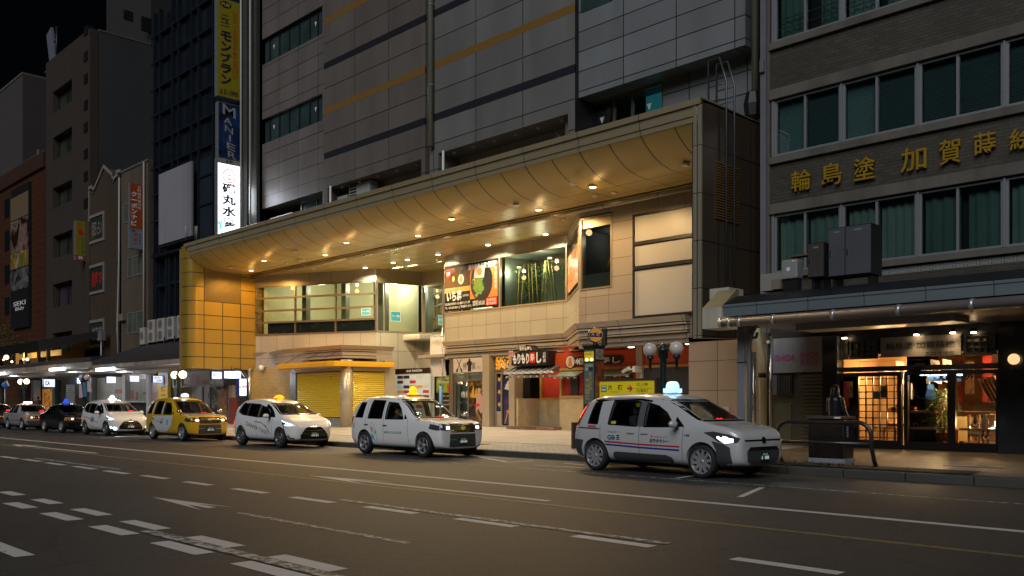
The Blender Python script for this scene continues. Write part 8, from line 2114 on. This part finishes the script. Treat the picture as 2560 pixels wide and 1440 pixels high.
 def roof_lamp(s,x,col,st,shape,base_m,txt=None,y=0.):
  p=s.proj(('top',1),x*s.sx,y,0);q=MB()
  e=emit('roof_lamp_%s'%shape,col,st)
  q.box(p.x-.07,p.x+.07,y-.19,y+.19,p.z-.02,p.z+.03);q.bevel(.015);b=q.build('lamp_base',base_m,s.t);q=MB()
  if shape.startswith('dome'):q.ball((p.x,y,p.z+.03),1,20,(.085,.20,.11))
  elif shape.startswith('ball'):q.ball((p.x,y,p.z+.15),1,20,(.09,.115,.115));q.ball((p.x,y,p.z+.045),1,18,(.08,.20,.055))
  elif shape.startswith('bell'):q.ball((p.x,y,p.z+.13),1,20,(.10,.11,.10));q.ball((p.x,y,p.z+.05),1,20,(.08,.20,.06))
  elif shape.startswith('drum'):
   q.lathe([(.0,-.10),(.10,-.10),(.115,-.085),(.115,.085),(.10,.10),(.0,.10)],(p.x,y,p.z+.14),24,axis='X');q.box(p.x-.09,p.x+.09,y-.20,y-.11,p.z+.02,p.z+.11);q.box(p.x-.09,p.x+.09,y+.11,y+.20,p.z+.02,p.z+.11)
  elif shape.startswith('slab'):q.box(p.x-.06,p.x+.06,y-.22,y+.22,p.z+.02,p.z+.12);q.bevel(.03,3)
  elif shape.startswith('oval'):q.ball((p.x,y,p.z+.09),1,20,(.08,.17,.09))
  o=q.build('roof_lamp',e,s.t)
  if txt:TXT(txt,(p.x+.11,y-.06,p.z+.09),(0,.12,0),(0,0,.1),mat('lamp_blue_ink',(.03,.12,.4),.4),o,depth=.002)
  w=s.t.matrix_basis
  lamp('roof_light',(p.x,y,p.z+.32),2.2 if st>1 else 1.0,col,'POINT',.1,parent=s.t)
  return o
def car_at(pxr,pxf,Y,wb=2.75):
 xr,xf=XY(pxr,Y),XY(pxf,Y);return xr,(xf-xr)/wb
YCAR=15.15
ST_S3=[(-.70,.34,.80,.86,.70,.62),(-.66,.27,.90,1.02,.76,.66),(-.57,.22,.97,1.28,.81,.63),(-.46,.22,1.0,1.53,.83,.61),(-.28,.21,1.0,1.645,.84,.61),(.1,.20,.98,1.685,.845,.62),(.7,.20,.96,1.695,.8475,.62),(1.2,.20,.95,1.695,.8475,.62),(1.6,.20,.95,1.675,.8475,.62),(1.95,.20,.95,1.605,.8475,.61),(2.25,.20,.955,1.47,.845,.61),(2.52,.20,.97,1.295,.84,.62),(2.74,.20,.985,1.14,.84,.65),(2.88,.20,.99,1.085,.835,.69),(3.05,.21,.98,1.065,.83,.70),(3.25,.22,.95,1.03,.815,.69),(3.42,.23,.89,.98,.78,.66),(3.53,.25,.80,.89,.71,.60),(3.58,.29,.66,.75,.62,.52)]
ST_S2=[(-.74,.34,.85,.95,.66,.60),(-.70,.27,.95,1.10,.73,.66),(-.60,.22,1.0,1.34,.79,.62),(-.46,.22,1.02,1.54,.82,.60),(-.25,.21,1.0,1.63,.83,.60),(.1,.20,.98,1.665,.845,.61),(.7,.20,.96,1.675,.8475,.615),(1.2,.20,.95,1.655,.8475,.615),(1.6,.20,.95,1.61,.8475,.61),(1.95,.20,.96,1.515,.8475,.60),(2.25,.20,.98,1.37,.845,.60),(2.55,.20,.99,1.20,.84,.61),(2.78,.20,.99,1.085,.835,.64),(2.95,.20,.97,1.04,.825,.66),(3.12,.21,.93,.995,.81,.65),(3.30,.22,.87,.93,.775,.62),(3.45,.23,.78,.84,.70,.56),(3.54,.26,.66,.74,.60,.50),(3.57,.30,.56,.64,.50,.42)]
ST_JP=[(-.82,.36,.85,1.0,.70,.62),(-.78,.28,.95,1.22,.76,.64),(-.68,.24,1.0,1.46,.81,.64),(-.52,.23,1.02,1.64,.83,.64),(-.3,.22,1.02,1.715,.84,.64),(.1,.21,1.02,1.745,.8475,.645),(.7,.21,1.02,1.75,.8475,.645),(1.15,.21,1.02,1.745,.8475,.645),(1.45,.21,1.02,1.70,.8475,.64),(1.72,.21,1.02,1.60,.8475,.635),(1.95,.21,1.02,1.44,.8475,.635),(2.15,.21,1.02,1.26,.845,.64),(2.30,.21,1.02,1.13,.84,.67),(2.42,.21,1.01,1.085,.835,.70),(2.75,.21,.99,1.06,.83,.70),(3.05,.22,.96,1.03,.815,.69),(3.28,.23,.92,.99,.785,.67),(3.38,.24,.87,.94,.74,.63),(3.43,.27,.80,.87,.68,.58)]
ST_SD=[(-1.10,.36,.70,.80,.70,.62),(-1.06,.28,.82,.93,.77,.66),(-.95,.24,.90,.99,.82,.68),(-.6,.22,.92,1.01,.84,.68),(-.35,.21,.92,1.04,.845,.66),(-.15,.21,.92,1.18,.8475,.60),(.1,.21,.92,1.34,.8475,.57),(.3,.20,.92,1.43,.8475,.565),(.7,.20,.92,1.475,.8475,.57),(1.2,.20,.92,1.475,.8475,.57),(1.5,.20,.92,1.43,.8475,.565),(1.75,.20,.92,1.30,.8475,.57),(2.0,.20,.92,1.12,.845,.59),(2.15,.20,.92,1.01,.84,.64),(2.4,.20,.90,.97,.84,.70),(2.9,.21,.87,.935,.83,.70),(3.2,.22,.83,.89,.81,.68),(3.36,.24,.77,.84,.76,.64),(3.42,.28,.70,.78,.70,.58)]
WIN_S3=[[(-.22,1.03),(.06,1.02),(.06,1.50),(-.14,1.47)],[(.36,1.02),(1.14,.99),(1.14,1.50),(.40,1.53)],[(1.33,.985),(2.10,1.0),(1.86,1.27),(1.62,1.41),(1.33,1.48)]]
WIN_S2=[[(-.30,1.20),(.04,1.10),(.30,1.08),(.30,1.48),(-.12,1.50)],[(.40,1.07),(1.10,1.03),(1.10,1.46),(.40,1.49)],[(1.20,1.02),(2.16,1.05),(1.9,1.24),(1.62,1.36),(1.20,1.43)]]
WIN_JP=[[(-.50,1.08),(-.10,1.08),(-.06,1.52),(-.34,1.52)],[(.16,1.06),(.86,1.06),(.86,1.57),(.24,1.59)],[(1.02,1.05),(1.86,1.05),(1.66,1.33),(1.46,1.50),(1.02,1.53)]]
WIN_SD=[[(.12,.98),(.20,.98),(.20,1.22),(.17,1.2)],[(.26,.97),(.86,.96),(.86,1.36),(.34,1.34)],[(.98,.96),(1.78,.96),(1.52,1.22),(1.40,1.33),(.98,1.36)]]
def seams(c,xs,z0,z1,top=None):
 for sd in(-1,1):
  for x in xs:c.ribbon('door_seam',[(x[0],z0),(x[1],z1)],.010,M_seam,('side',sd),.0025)
xr,sx=car_at(1488,1768,14.9)
P_sil=paint('silver_paint',(.54,.55,.56),1.,.1)
c1=Car('taxi','silver compact taxi with red and blue side stripes and lit white drum roof lamp',(xr,15.78,0),R(-3.5),P_sil,ST_S3,2.75,.325,'taxis waiting in line along the kerb',sx,.985,
WIN_S3,([(-.66,1.15),(.66,1.15),(.56,1.51),(-.56,1.51)],.75),(-.35,2.42),.46)
c1 .window(WIN_S3[0],G_tint);c1 .window(WIN_S3[1],G_car);c1 .window(WIN_S3[2],G_car)
c1 .decal('windscreen',[(-.68,1.13),(.68,1.13),(.58,1.53),(-.58,1.53)],G_carw,('front',1),-.015)
c1 .ribbon('windscreen_trim',[(-.69,1.125),(.69,1.125),(.585,1.535),(-.585,1.535)],.035,M_gblk,('front',1),.003,True)
for sd in(-1,1):
 f=('side',sd)
 c1 .decal('pillar_trim',[(1.15,.985),(1.32,.98),(1.32,1.50),(1.15,1.515)],mat('pillar_grey',(.10,.11,.12),.3),f,.002)
 c1 .decal('pillar_trim',[(-.14,1.48),(.3,1.535),(1.15,1.52),(1.42,1.49),(1.42,1.53),(1.15,1.57),(.3,1.59),(-.2,1.55)],M_gblk,f,.002)
 c1 .decal('quarter_glass',[(2.14,.995),(2.34,1.0),(2.12,1.2),(2.1,1.15)],M_gblk,f,.003)
 c1 .decal('side_moulding',[(.50,.30),(.54,.26),(1.95,.235),(2.05,.26),(2.08,.32),(2.04,.38),(1.9,.42),(.58,.44),(.51,.40)],M_plast,f,.008)
 c1 .decal('wheel_cladding',[(3.08,.28),(3.30,.26),(3.38,.34),(3.36,.62),(3.24,.69),(2.98,.74),(3.07,.58)],M_plast,f,.006)
 c1 .decal('wheel_cladding',[(-.40,.30),(-.62,.38),(-.70,.60),(-.60,.68),(-.34,.66),(-.40,.5)],M_plast,f,.006)
 c1 .ribbon('red_stripe',[(.28,.645),(1.2,.615),(2.24,.60)],.030,mat('stripe_red',(.45,.01,.03),.35),f,.004)
 c1 .ribbon('blue_stripe',[(.30,.585),(1.2,.55),(2.23,.53)],.032,mat('stripe_blue',(.02,.02,.25),.35),f,.004)
 c1 .ribbon('slide_rail',[(-.50,.93),(.12,.915)],.025,M_seam,f,.004)
seams(c1,[((.18,.42),(.14,1.0))and(.18,.14),(1.22,1.22),(2.28,2.32)],.24,.99)
c1 .both(c1 .ribbon,'door_seam',[(.18,.24),(2.26,.215)],.009,M_seam,off=.0025)
c1 .handle([(1.00,.845),(1.36,.84)],mat('handle_silver',(.40,.41,.41),.3,.2))
c1 .text('TAXI',.36,.60,.83,.875,M_navy,bold=.0)
c1 .decal('sticker',[(.34,.66),(.72,.66),(.72,.90),(.34,.90)],mat('sticker_pale',(.50,.51,.55),.3),off=.0035)
c1 .text('G',.37,.47,.685,.79,M_navy,off=.007,bold=.03);c1 .decal('go_mark',[(.53+.055*math.cos(R(24*i)),.737+.055*math.sin(R(24*i)))for i in range(15)],mat('go_blue',(.05,.12,.3),.4),off=.006);c1 .decal('go_mark',[(.548+.026*math.cos(R(24*i)),.76+.026*math.sin(R(24*i)))for i in range(15)],mat('go_green',(.12,.35,.15),.4),off=.009,step=.03)
for k in range(3):c1 .decal('sticker_block',[(.62,.69+.04*k),(.70,.69+.04*k),(.70,.715+.04*k),(.62,.715+.04*k)],M_navy,off=.007)
c1 .text('アプリで',.61,.71,.845,.87,M_navy)
c1 .text('北交タクシー',1.50,1.98,.66,.745,M_navy,bold=.035);c1 .text('するね?ホッコウ',1.60,1.94,.765,.80,mat('sticker_red',(.5,.08,.1),.4));c1 .decal('mark',[(1.555+.022*math.cos(R(30*i)),.79+.028*math.sin(R(30*i)))for i in range(12)],mat('sticker_red',(.5,.08,.1),.4),step=.03)
c1 .text('108',2.36,2.47,.81,.855,M_navy,bold=.02)
c1 .decal('red_sticker',[(-.22,.945),(.02,.94),(.02,.985),(-.22,.99)],mat('sticker_red',(.5,.08,.1),.4));c1 .decal('yellow_sticker',[(.43,1.03),(.56,1.03),(.56,1.09),(.43,1.09)],mat('sticker_yellow',(.6,.5,.08),.4),off=-.01)
for sd in(-1,1):
 hl=[(2.80,.90),(3.02,.925),(3.34,.87),(3.52,.80),(3.49,.72),(3.30,.69),(3.12,.73),(2.96,.83)]
 h_=c1 .decal('headlight',hl,M_lens,('side',sd),.006)
 c1 .decal('light_bulb',[(3.10,.80),(3.24,.82),(3.42,.79),(3.42,.72),(3.26,.70)],M_head,('side',sd),.012,h_,.03);c1 .decal('light_bulb',[(3.10,.83),(3.15,.835),(3.15,.80),(3.10,.795)],M_drl,('side',sd),.012,h_,.03);c1 .decal('light_bulb',[(3.22,.84),(3.32,.82),(3.32,.80),(3.22,.81)],M_halo,('side',sd),.012,h_,.03)
 c1 .decal('tail_light',[(-.60,.98),(-.50,.98),(-.36,1.36),(-.30,1.52),(-.38,1.52),(-.50,1.3)],M_redl,('side',sd),.005);c1 .decal('tail_light',[(-.55,1.16),(-.50,1.16),(-.40,1.38),(-.44,1.40)],M_redlit,('side',sd),.008)
c1 .decal('grille',[(-.52,.36),(-.38,.27),(.38,.27),(.52,.36),(.54,.55),(.44,.63),(-.44,.63),(-.54,.55)],M_plast,('front',1),.006);c1 .decal('grille_top',[(-.50,.56),(.50,.56),(.43,.625),(-.43,.625)],M_gblk,('front',1),.009)
c1 .decal('bonnet_trim',[(-.60,.74),(.60,.74),(.60,.77),(-.60,.77)],M_gblk,('front',1),.006)
c1 .decal('badge',[(.075*math.cos(R(24*i)),.755+.06*math.sin(R(24*i)))for i in range(15)],M_chrome,('front',1),.014,step=.03)
c1 .plate(.0,.44,'1 08');c1 .mirror(2.18,1.05,P_sil,w=.2)
c1 .wheels(10,twin=False,rimr=.72)
c1 .cabin([(1.15,(-.36,.36),.62),(.2,(-.36,.36),.62)],2.30,1.06,red=(2.28,.42,1.13))
c1 .roof_lamp(1.42,(.45,.75,1),1.3,'drum',M_white)
p=c1 .proj(('side',-1),3.28*sx,.74*.985,.05);lamp('headlight_beam',p+Vector((.1,-.05,0)),60,(.8,.92,1),'SPOT',.05,(R(80),0,R(-75)),R(70),.7,parent=c1 .t)
def tall_cab(lab,pxr,pxf,pm,sz,digits,lampargs,yaw=-1.,extra=None):
 xr,sx=car_at(pxr,pxf,YCAR)
 c=Car('taxi',lab,(xr,YCAR+.86,0),R(yaw),pm,ST_JP,2.75,.325,'taxis waiting in line along the kerb',sx,sz,WIN_JP,([(-.66,1.12),(.66,1.12),(.57,1.58),(-.57,1.58)],.70),(-.55,2.0),.46)
 c.window(WIN_JP[0],G_tint,trim=.022);c.window(WIN_JP[1],G_tint,trim=.03);c.window(WIN_JP[2],G_car,trim=.03)
 c.decal('windscreen',[(-.68,1.10),(.68,1.10),(.585,1.60),(-.585,1.60)],G_carw,('front',1),-.015)
 c.ribbon('windscreen_trim',[(-.69,1.10),(.69,1.10),(.59,1.605),(-.59,1.605)],.03,M_gblk,('front',1),.003,True)
 seams(c,[(.06,.06),(.94,.94),(2.12,2.06)],.25,1.04)
 c.both(c.ribbon,'door_seam',[(.06,.25),(2.12,.25)],.009,M_seam,off=.0025)
 c.both(c.ribbon,'door_seam',[(.06,1.04),(.12,1.66),(.90,1.64),(.94,1.04)],.009,M_seam,off=.0025)
 c.handle([(.12,.87),(1.04,.86)],M_chrome)
 for sd in(-1,1):
  f=('side',sd)
  c.decal('tail_light',[(-.76,.86),(-.66,.86),(-.60,1.10),(-.68,1.12)],M_redl,f,.006)
  c.decal('fog_lamp',[(3.08+.05*math.cos(R(30*i)),.42+.055*math.sin(R(30*i)))for i in range(12)],M_gblk,f,.006,step=.04)
  c.decal('quarter_glass',[(1.90,1.055),(2.03,1.055),(1.88,1.20)],M_gblk,f,.003)
  hq=c.decal('headlight',[(.42*sd,.76),(.70*sd,.76),(.78*sd,.80),(.78*sd,.92),(.64*sd,.935),(.42*sd,.90)],M_lens,('front',1),.006)
  c.decal('headlight_side',[(2.98,.80),(3.24,.76),(3.36,.76),(3.34,.89),(3.02,.935)],M_lens,f,.006,hq)
  c.decal('light_bulb',[(.46*sd,.79),(.57*sd,.79),(.57*sd,.87),(.46*sd,.87)],M_drl if digits[0]!='x' else M_halo,('front',1),.010,hq,.04)
  c.decal('light_rim',[(.62*sd+.035*math.cos(R(30*i)),.84+.035*math.sin(R(30*i)))for i in range(12)],M_chrome,('front',1),.010,hq,.03)
 g=c.decal('grille',[(-.41,.70),(.41,.70),(.42,.95),(-.42,.95)],M_gblk,('front',1),.008)
 for k in range(5):c.ribbon('grille_bar',[(-.40,.73+.05*k),(.40,.73+.05*k)],.011,mat('grille_chrome',(.55,.45,.32),.2,1.),('front',1),.013,parent=g)
 for k in range(7):c.ribbon('grille_bar',[(-.36+.12*k,.71),(-.36+.12*k,.945)],.006,mat('grille_chrome',(.55,.45,.32),.2,1.),('front',1),.012,parent=g)
 c.decal('badge',[(.085*math.cos(R(24*i)),.835+.065*math.sin(R(24*i)))for i in range(15)],M_chrome,('front',1),.017,step=.03)
 c.decal('lower_grille',[(-.46,.30),(.46,.30),(.44,.66),(-.44,.66)],M_plast,('front',1),.006);c.ribbon('chrome_strip',[(-.45,.50),(-.22,.50)],.012,M_chrome,('front',1),.012);c.ribbon('chrome_strip',[(.22,.50),(.45,.50)],.012,M_chrome,('front',1),.012)
 c.plate(0,.47,digits.strip('x'));c.wheels(5,twin=True,rimr=.66)
 for sd in(-1,1):
  p=c.proj(('top',1),2.42*c.sx,sd*.70,0)
  if p is None:continue
  q=MB();q.tube([p,p+Vector((.1,sd*.10,.08))],.018,6);a=q.build('fender_mirror',M_gblk,c.t);q=MB();q.ball(p+Vector((.12,sd*.12,.11)),1,14,(.11,.10,.07));q.build('mirror_shell',M_chrome,a)
 c.cabin([(1.0,(-.36,.36),.66),(-.05,(-.34,.34),.66)],1.95,1.04,red=(1.98,.42,1.10));c.roof_lamp(*lampargs)
 return c
c2=tall_cab('white tall-roofed taxi with colourful star sticker, green side lettering and lit yellow roof lamp',909,1059,paint('white_paint_car',(.80,.80,.79),1.),.965,'28-84',(1.22,(1,.55,.01),1.15,'ball',mat('amber_base',(.6,.3,.02),.3)))
c2 .decal('yellow_sticker',[(-.62,.76),(-.50,.76),(-.50,.90),(-.62,.90)],mat('sticker_yellow',(.6,.45,.05),.4));c2 .text('119',-.42,-.27,1.58,1.62,M_navy,bold=.02)
c2 .ribbon('sticker_ring',[(.48+.19*math.cos(R(15*i))*.7+.1*math.sin(R(15*i))*-.6,.67+.26*math.sin(R(15*i))+.06*math.cos(R(15*i))*-1)for i in range(24)],.010,mat('sticker_green',(.15,.42,.22),.4),off=.005,closed=True)
for cx_,cz_,r_,nm,col in((.40,.74,.085,'sticker_pink',(.62,.30,.42)),(.56,.66,.07,'sticker_lime',(.35,.55,.05)),(.42,.52,.095,'sticker_sky',(.12,.40,.62))):
 c2 .decal('star_sticker',[(cx_+math.cos(R(36*i+18))*r_*(1 if i%2==0 else.6),cz_+math.sin(R(36*i+18))*r_*(1.15 if i%2==0 else.7))for i in range(10)],mat(nm,col,.4),off=.006,step=.04)
c2 .text('MEIWA TAXI GROUP',1.00,1.82,.63,.70,mat('sticker_green',(.15,.42,.22),.4),bold=.02)
P_yel=paint('yellow_car_paint',(.62,.38,.015),1.)
c4=tall_cab('yellow and white tall-roofed taxi with oval lit roof lamp',379,455,P_yel,.965,'x37-71',(1.18,(.6,.82,1),1.3,'oval',mat('yellow_base',(.6,.4,.02),.3)))
for sd in(-1,1):
 c4 .decal('white_flank',[(.05,.98),(1.98,1.0),(1.98,.98),(1.80,.60),(1.4,.36),(.8,.30),(.3,.42),(.04,.60)],mat('flank_white',(.62,.62,.62),.3,coat=1),('side',sd),.003);c4 .decal('white_flank',[(.0,1.02),(.12,1.58),(.02,1.55),(-.08,1.02)],mat('flank_white',(.62,.62,.62),.3,coat=1),('side',sd),.002)
 c4 .decal('white_flank',[(.87,1.06),(1.01,1.06),(1.01,1.52),(.87,1.54)],mat('flank_white',(.62,.62,.62),.3,coat=1),('side',sd),.002)
c4 .decal('white_bonnet',[(2.5,-.5),(3.1,-.45),(3.1,.5),(2.5,.6)],mat('flank_white',(.62,.62,.62),.3,coat=1),('top',1),.003)
c4 .text('G',.78,.90,.66,.80,M_navy,bold=.03);c4 .decal('go_mark',[(.98+.065*math.cos(R(24*i)),.73+.07*math.sin(R(24*i)))for i in range(15)],mat('go_blue',(.05,.12,.3),.4),off=.006);c4 .text('TAXI',.45,.70,.74,.80,M_navy);c4 .decal('blue_sticker',[(1.38,.62),(1.56,.62),(1.56,.84),(1.38,.84)],mat('sticker_sky',(.12,.40,.62),.4),off=.006);c4 .decal('orange_sticker',[(.16,.76),(.25,.76),(.25,.88),(.16,.88)],mat('sticker_orange',(.6,.3,.03),.4),off=.006)
def wave_cab(lab,pxr,pxf,digits,lampargs,lit_fog,sz=.97):
 xr,sx=car_at(pxr,pxf,YCAR);pm=paint('white_paint_car',(.80,.80,.79),1.)
 c=Car('taxi',lab,(xr,YCAR+.86,0),R(-1),pm,ST_S2,2.75,.32,'taxis waiting in line along the kerb',sx,sz,WIN_S2,([(-.64,1.14),(.64,1.14),(.54,1.46),(-.54,1.46)],.72),(-.40,2.42),.46)
 for sd in(-1,1):
  f=('side',sd)
  c.decal('window_band',[(.30,1.06),(.40,1.06),(.40,1.50),(.30,1.50)],M_gblk,f,.002);c.decal('window_band',[(1.10,1.02),(1.20,1.02),(1.20,1.45),(1.10,1.48)],M_gblk,f,.002);c.decal('window_band',[(-.32,1.19),(.05,1.08),(1.2,1.0),(2.44,1.02),(2.2,1.20),(1.9,1.37),(1.6,1.48),(1.62,1.37),(1.92,1.25),(2.17,1.045),(1.2,1.015),(.05,1.10)],M_gblk,f,.0025)
  hl=c.decal('headlight',[(2.82,.93),(2.95,.94),(3.20,.83),(3.38,.77),(3.30,.74),(3.06,.74)],M_lens,f,.006)
  c.ribbon('daytime_light',[(2.90,.915),(3.14,.84),(3.40,.77),(3.30,.755),(3.08,.765)],.026,M_drl,f,.012,parent=hl)
  c.ribbon('mask_line',[(2.93,.86),(3.02,.66),(3.12,.42),(3.22,.34),(3.42,.32)],.035,M_gblk,f,.005)
  c.decal('fog_lamp',[(3.24+.05*math.cos(R(30*i)),.40+.05*math.sin(R(30*i)))for i in range(12)],M_head if lit_fog else mat('fog_lens',(.3,.22,.18),.2),f,.012,step=.04)
  c.decal('tail_light',[(-.66,.90),(-.52,.86),(-.46,1.1),(-.54,1.3),(-.60,1.3)],M_redl,f,.006);c.decal('tail_light',[(-.62,.70),(-.56,.70),(-.56,.86),(-.62,.86)],M_redlit,f,.008)
  c.decal('sill_trim',[(.16,.52),(.20,.48),(.52,.30),(.46,.27),(.2,.30)],M_gblk,f,.005)
 for w in WIN_S2:c.window(w,G_tint if w is not WIN_S2[2]else G_car,trim=.02)
 c.decal('windscreen',[(-.66,1.12),(.66,1.12),(.555,1.48),(-.555,1.48)],G_carw,('front',1),-.015);c.ribbon('windscreen_trim',[(-.67,1.12),(.67,1.12),(.56,1.485),(-.56,1.485)],.03,M_gblk,('front',1),.003,True)
 seams(c,[(1.15,1.15),(2.22,2.28)],.25,1.0);c.both(c.ribbon,'door_seam',[(.25,.25),(2.22,.23)],.009,M_seam,off=.0025)
 c.decal('grille',[(-.50,.30),(.50,.30),(.50,.44),(.34,.64),(.24,.70),(-.24,.70),(-.34,.64),(-.50,.44)],M_gblk,('front',1),.008);c.ribbon('chrome_strip',[(-.34,.60),(0,.57),(.34,.60)],.016,M_chrome,('front',1),.013)
 c.decal('badge',[(.085*math.cos(R(24*i)),.70+.055*math.sin(R(24*i)))for i in range(15)],M_chrome,('front',1),.016,step=.03);c.plate(0,.45,digits);c.mirror(2.12,1.06,pm);c.wheels(7,twin=True,rimr=.66,rim_m=mat('steel_grey_rim',(.35,.35,.36),.3,.8))
 c.cabin([(1.15,(-.36,.36),.62),(.2,(-.36,.36),.62)],2.30,1.06,red=(2.33,.44,1.13));c.roof_lamp(*lampargs)
 return c
c3=wave_cab('white taxi with slanting dark side lettering and a small dome orange roof lamp',600,699.5,'15-21',(1.2,(1,.42,.01),1.2,'dome',mat('amber_base',(.6,.3,.02),.3)),False)
c3 .text('DAIWA TAXI',.42,1.95,.72,.86,mat('brown_letter',(.10,.07,.06),.4),slant=-.30,bold=.0)
for sd in(-1,1):
 c3 .ribbon('brown_swoosh',[(1.05,.86),(1.5,.83),(1.85,.72),(2.05,.55),(2.12,.42)],.022,mat('swoosh_brown',(.10,.05,.04),.35),('side',sd),.005);c3 .ribbon('orange_swoosh',[(1.7,.76),(1.95,.62),(2.1,.45)],.022,mat('swoosh_orange',(.55,.28,.04),.35),('side',sd),.006);c3 .ribbon('orange_swoosh',[(.02,.78),(.2,.62),(.35,.55)],.022,mat('swoosh_orange',(.55,.28,.04),.35),('side',sd),.006)
c5=wave_cab('white taxi with dark blue round logo, lit fog lamps and white bell shaped roof lamp',210,264,'1 80',(1.2,(.7,.86,1),1.6,'bell',M_white),True)
c5 .text('G',.88,1.06,.62,.86,M_navy,bold=.03);c5 .decal('go_mark',[(1.18+.10*math.cos(R(24*i)),.74+.12*math.sin(R(24*i)))for i in range(15)],mat('go_blue',(.05,.12,.3),.4),off=.006)
for sd in(-1,1):c5 .ribbon('orange_reflector',[(-.1,.88),(.5,.80),(1.2,.68),(1.9,.60)],.035,mat('reflect_orange',(.65,.16,.05),.3),('side',sd),.005);c5 .ribbon('orange_reflector',[(-.05,.8),(.3,.58),(.9,.42),(1.8,.34)],.025,mat('reflect_orange',(.65,.16,.05),.3),('side',sd),.005)
p=c5 .proj(('side',-1),3.26*c5 .sx,.39,.06);lamp('fog_beam',p+Vector((.06,-.05,0)),260,(.75,.9,1),'SPOT',.04,(R(62),0,R(-40)),R(75),.8,parent=c5 .t)
def sedan(lab,pxr,pxf,pm,lampargs,digits,trim_m,red=None,sz=.97):
 xr,sx=car_at(pxr,pxf,YCAR)
 c=Car('taxi',lab,(xr,YCAR+.86,0),0,pm,ST_SD,2.75,.315,'taxis waiting in line along the kerb',sx,sz,WIN_SD,([(-.62,1.02),(.62,1.02),(.52,1.36),(-.52,1.36)],.66),(-.1,1.95),.44)
 for w in WIN_SD[1:]:c.window(w,G_car,trim=.02)
 c.decal('windscreen',[(-.63,1.01),(.63,1.01),(.53,1.38),(-.53,1.38)],G_carw,('front',1),-.012);c.ribbon('windscreen_trim',[(-.64,1.01),(.64,1.01),(.535,1.385),(-.535,1.385)],.022,M_chrome,('front',1),.003,True)
 seams(c,[(.28,.22),(.92,.92),(1.96,1.96)],.25,.95);c.both(c.ribbon,'body_moulding',[(-.85,.55),(3.2,.53)],.03,trim_m,off=.005)
 c.handle([(.42,.82),(1.08,.82)],M_chrome)
 for sd in(-1,1):
  f=('side',sd);h=c.decal('headlight',[(.40*sd,.62),(.70*sd,.62),(.72*sd,.80),(.40*sd,.80)],mat('old_lens',(.30,.22,.18),.15,.2,.7),('front',1),.006);c.decal('light_bulb',[(.46*sd,.67),(.54*sd,.67),(.54*sd,.74),(.46*sd,.74)],M_halo,('front',1),.010,h,.03);c.decal('turn_lamp',[(3.18,.62),(3.36,.62),(3.34,.78),(3.2,.79)],M_amb,f,.006);c.decal('tail_light',[(-1.04,.62),(-.92,.62),(-.90,.86),(-1.0,.86)],M_redlit,f,.006)
 c.decal('grille',[(-.36,.62),(.36,.62),(.36,.80),(-.36,.80)],M_gblk,('front',1),.007);c.decal('front_bumper',[(-.74,.28),(.74,.28),(.74,.54),(-.74,.54)],M_plast if pm.name!='black_car_paint' else M_gblk,('front',1),.012);c.plate(0,.42,digits)
 for sd in(-1,1):
  p=c.proj(('top',1),2.55*c.sx,sd*.70,0);q=MB();q.tube([p,p+Vector((.06,sd*.06,.1))],.014,6);a=q.build('fender_mirror',M_chrome,c.t);q=MB();q.ball(p+Vector((.07,sd*.07,.13)),1,12,(.06,.08,.05));q.build('mirror_shell',M_gblk,a)
 c.wheels(6,twin=False,rimr=.62,rim_m=mat('hubcap',(.40,.38,.38),.3,.3));c.cabin([(1.05,(-.36,.36),.56),(.1,(-.36,.36),.56)],1.85,.95,red=red);c.roof_lamp(*lampargs)
 return c
c6=sedan('black sedan taxi with a dark blue ball roof lamp',108,150.5,paint('black_car_paint',(.008,.008,.009),1.),(.8,(.02,.08,.6),.9,'ball_blue',M_navy),'5-07',M_chrome)
c7=sedan('silver sedan taxi with a small lit white slab roof lamp',17,52,paint('silver_car_paint',(.42,.40,.38),1.,.2),(.8,(1,.8,.7),2.4,'slab',M_white),'12-34',M_plast,(1.86,.42,1.06),.97)
c8=sedan('dark sedan taxi with red window display, mostly cut off by the left picture edge',-62,-29,paint('dark_red_car_paint',(.03,.012,.012),1.),(.8,(1,.8,.7),2,'slab_dim',M_white),'3-45',M_chrome,(1.86,.42,1.06),.97)
def driver(c,lab,x,z=.02,cap=False):
 loc=c.loc+Matrix.Rotation(c.yaw,4,'Z')@Vector((x*c.sx,-.36,z));person(lab,loc,c.yaw,1.62,(.03,.035,.045),pose='sit',hair_long=False,cap=cap)
driver(c2,'driver in dark jacket behind the wheel of the white tall-roofed taxi',.88,.10)
driver(c4,'driver in dark jacket and cap behind the wheel of the yellow taxi',.88,.10,True)
driver(c6,'driver sitting at the wheel of the black sedan',.95,.0)
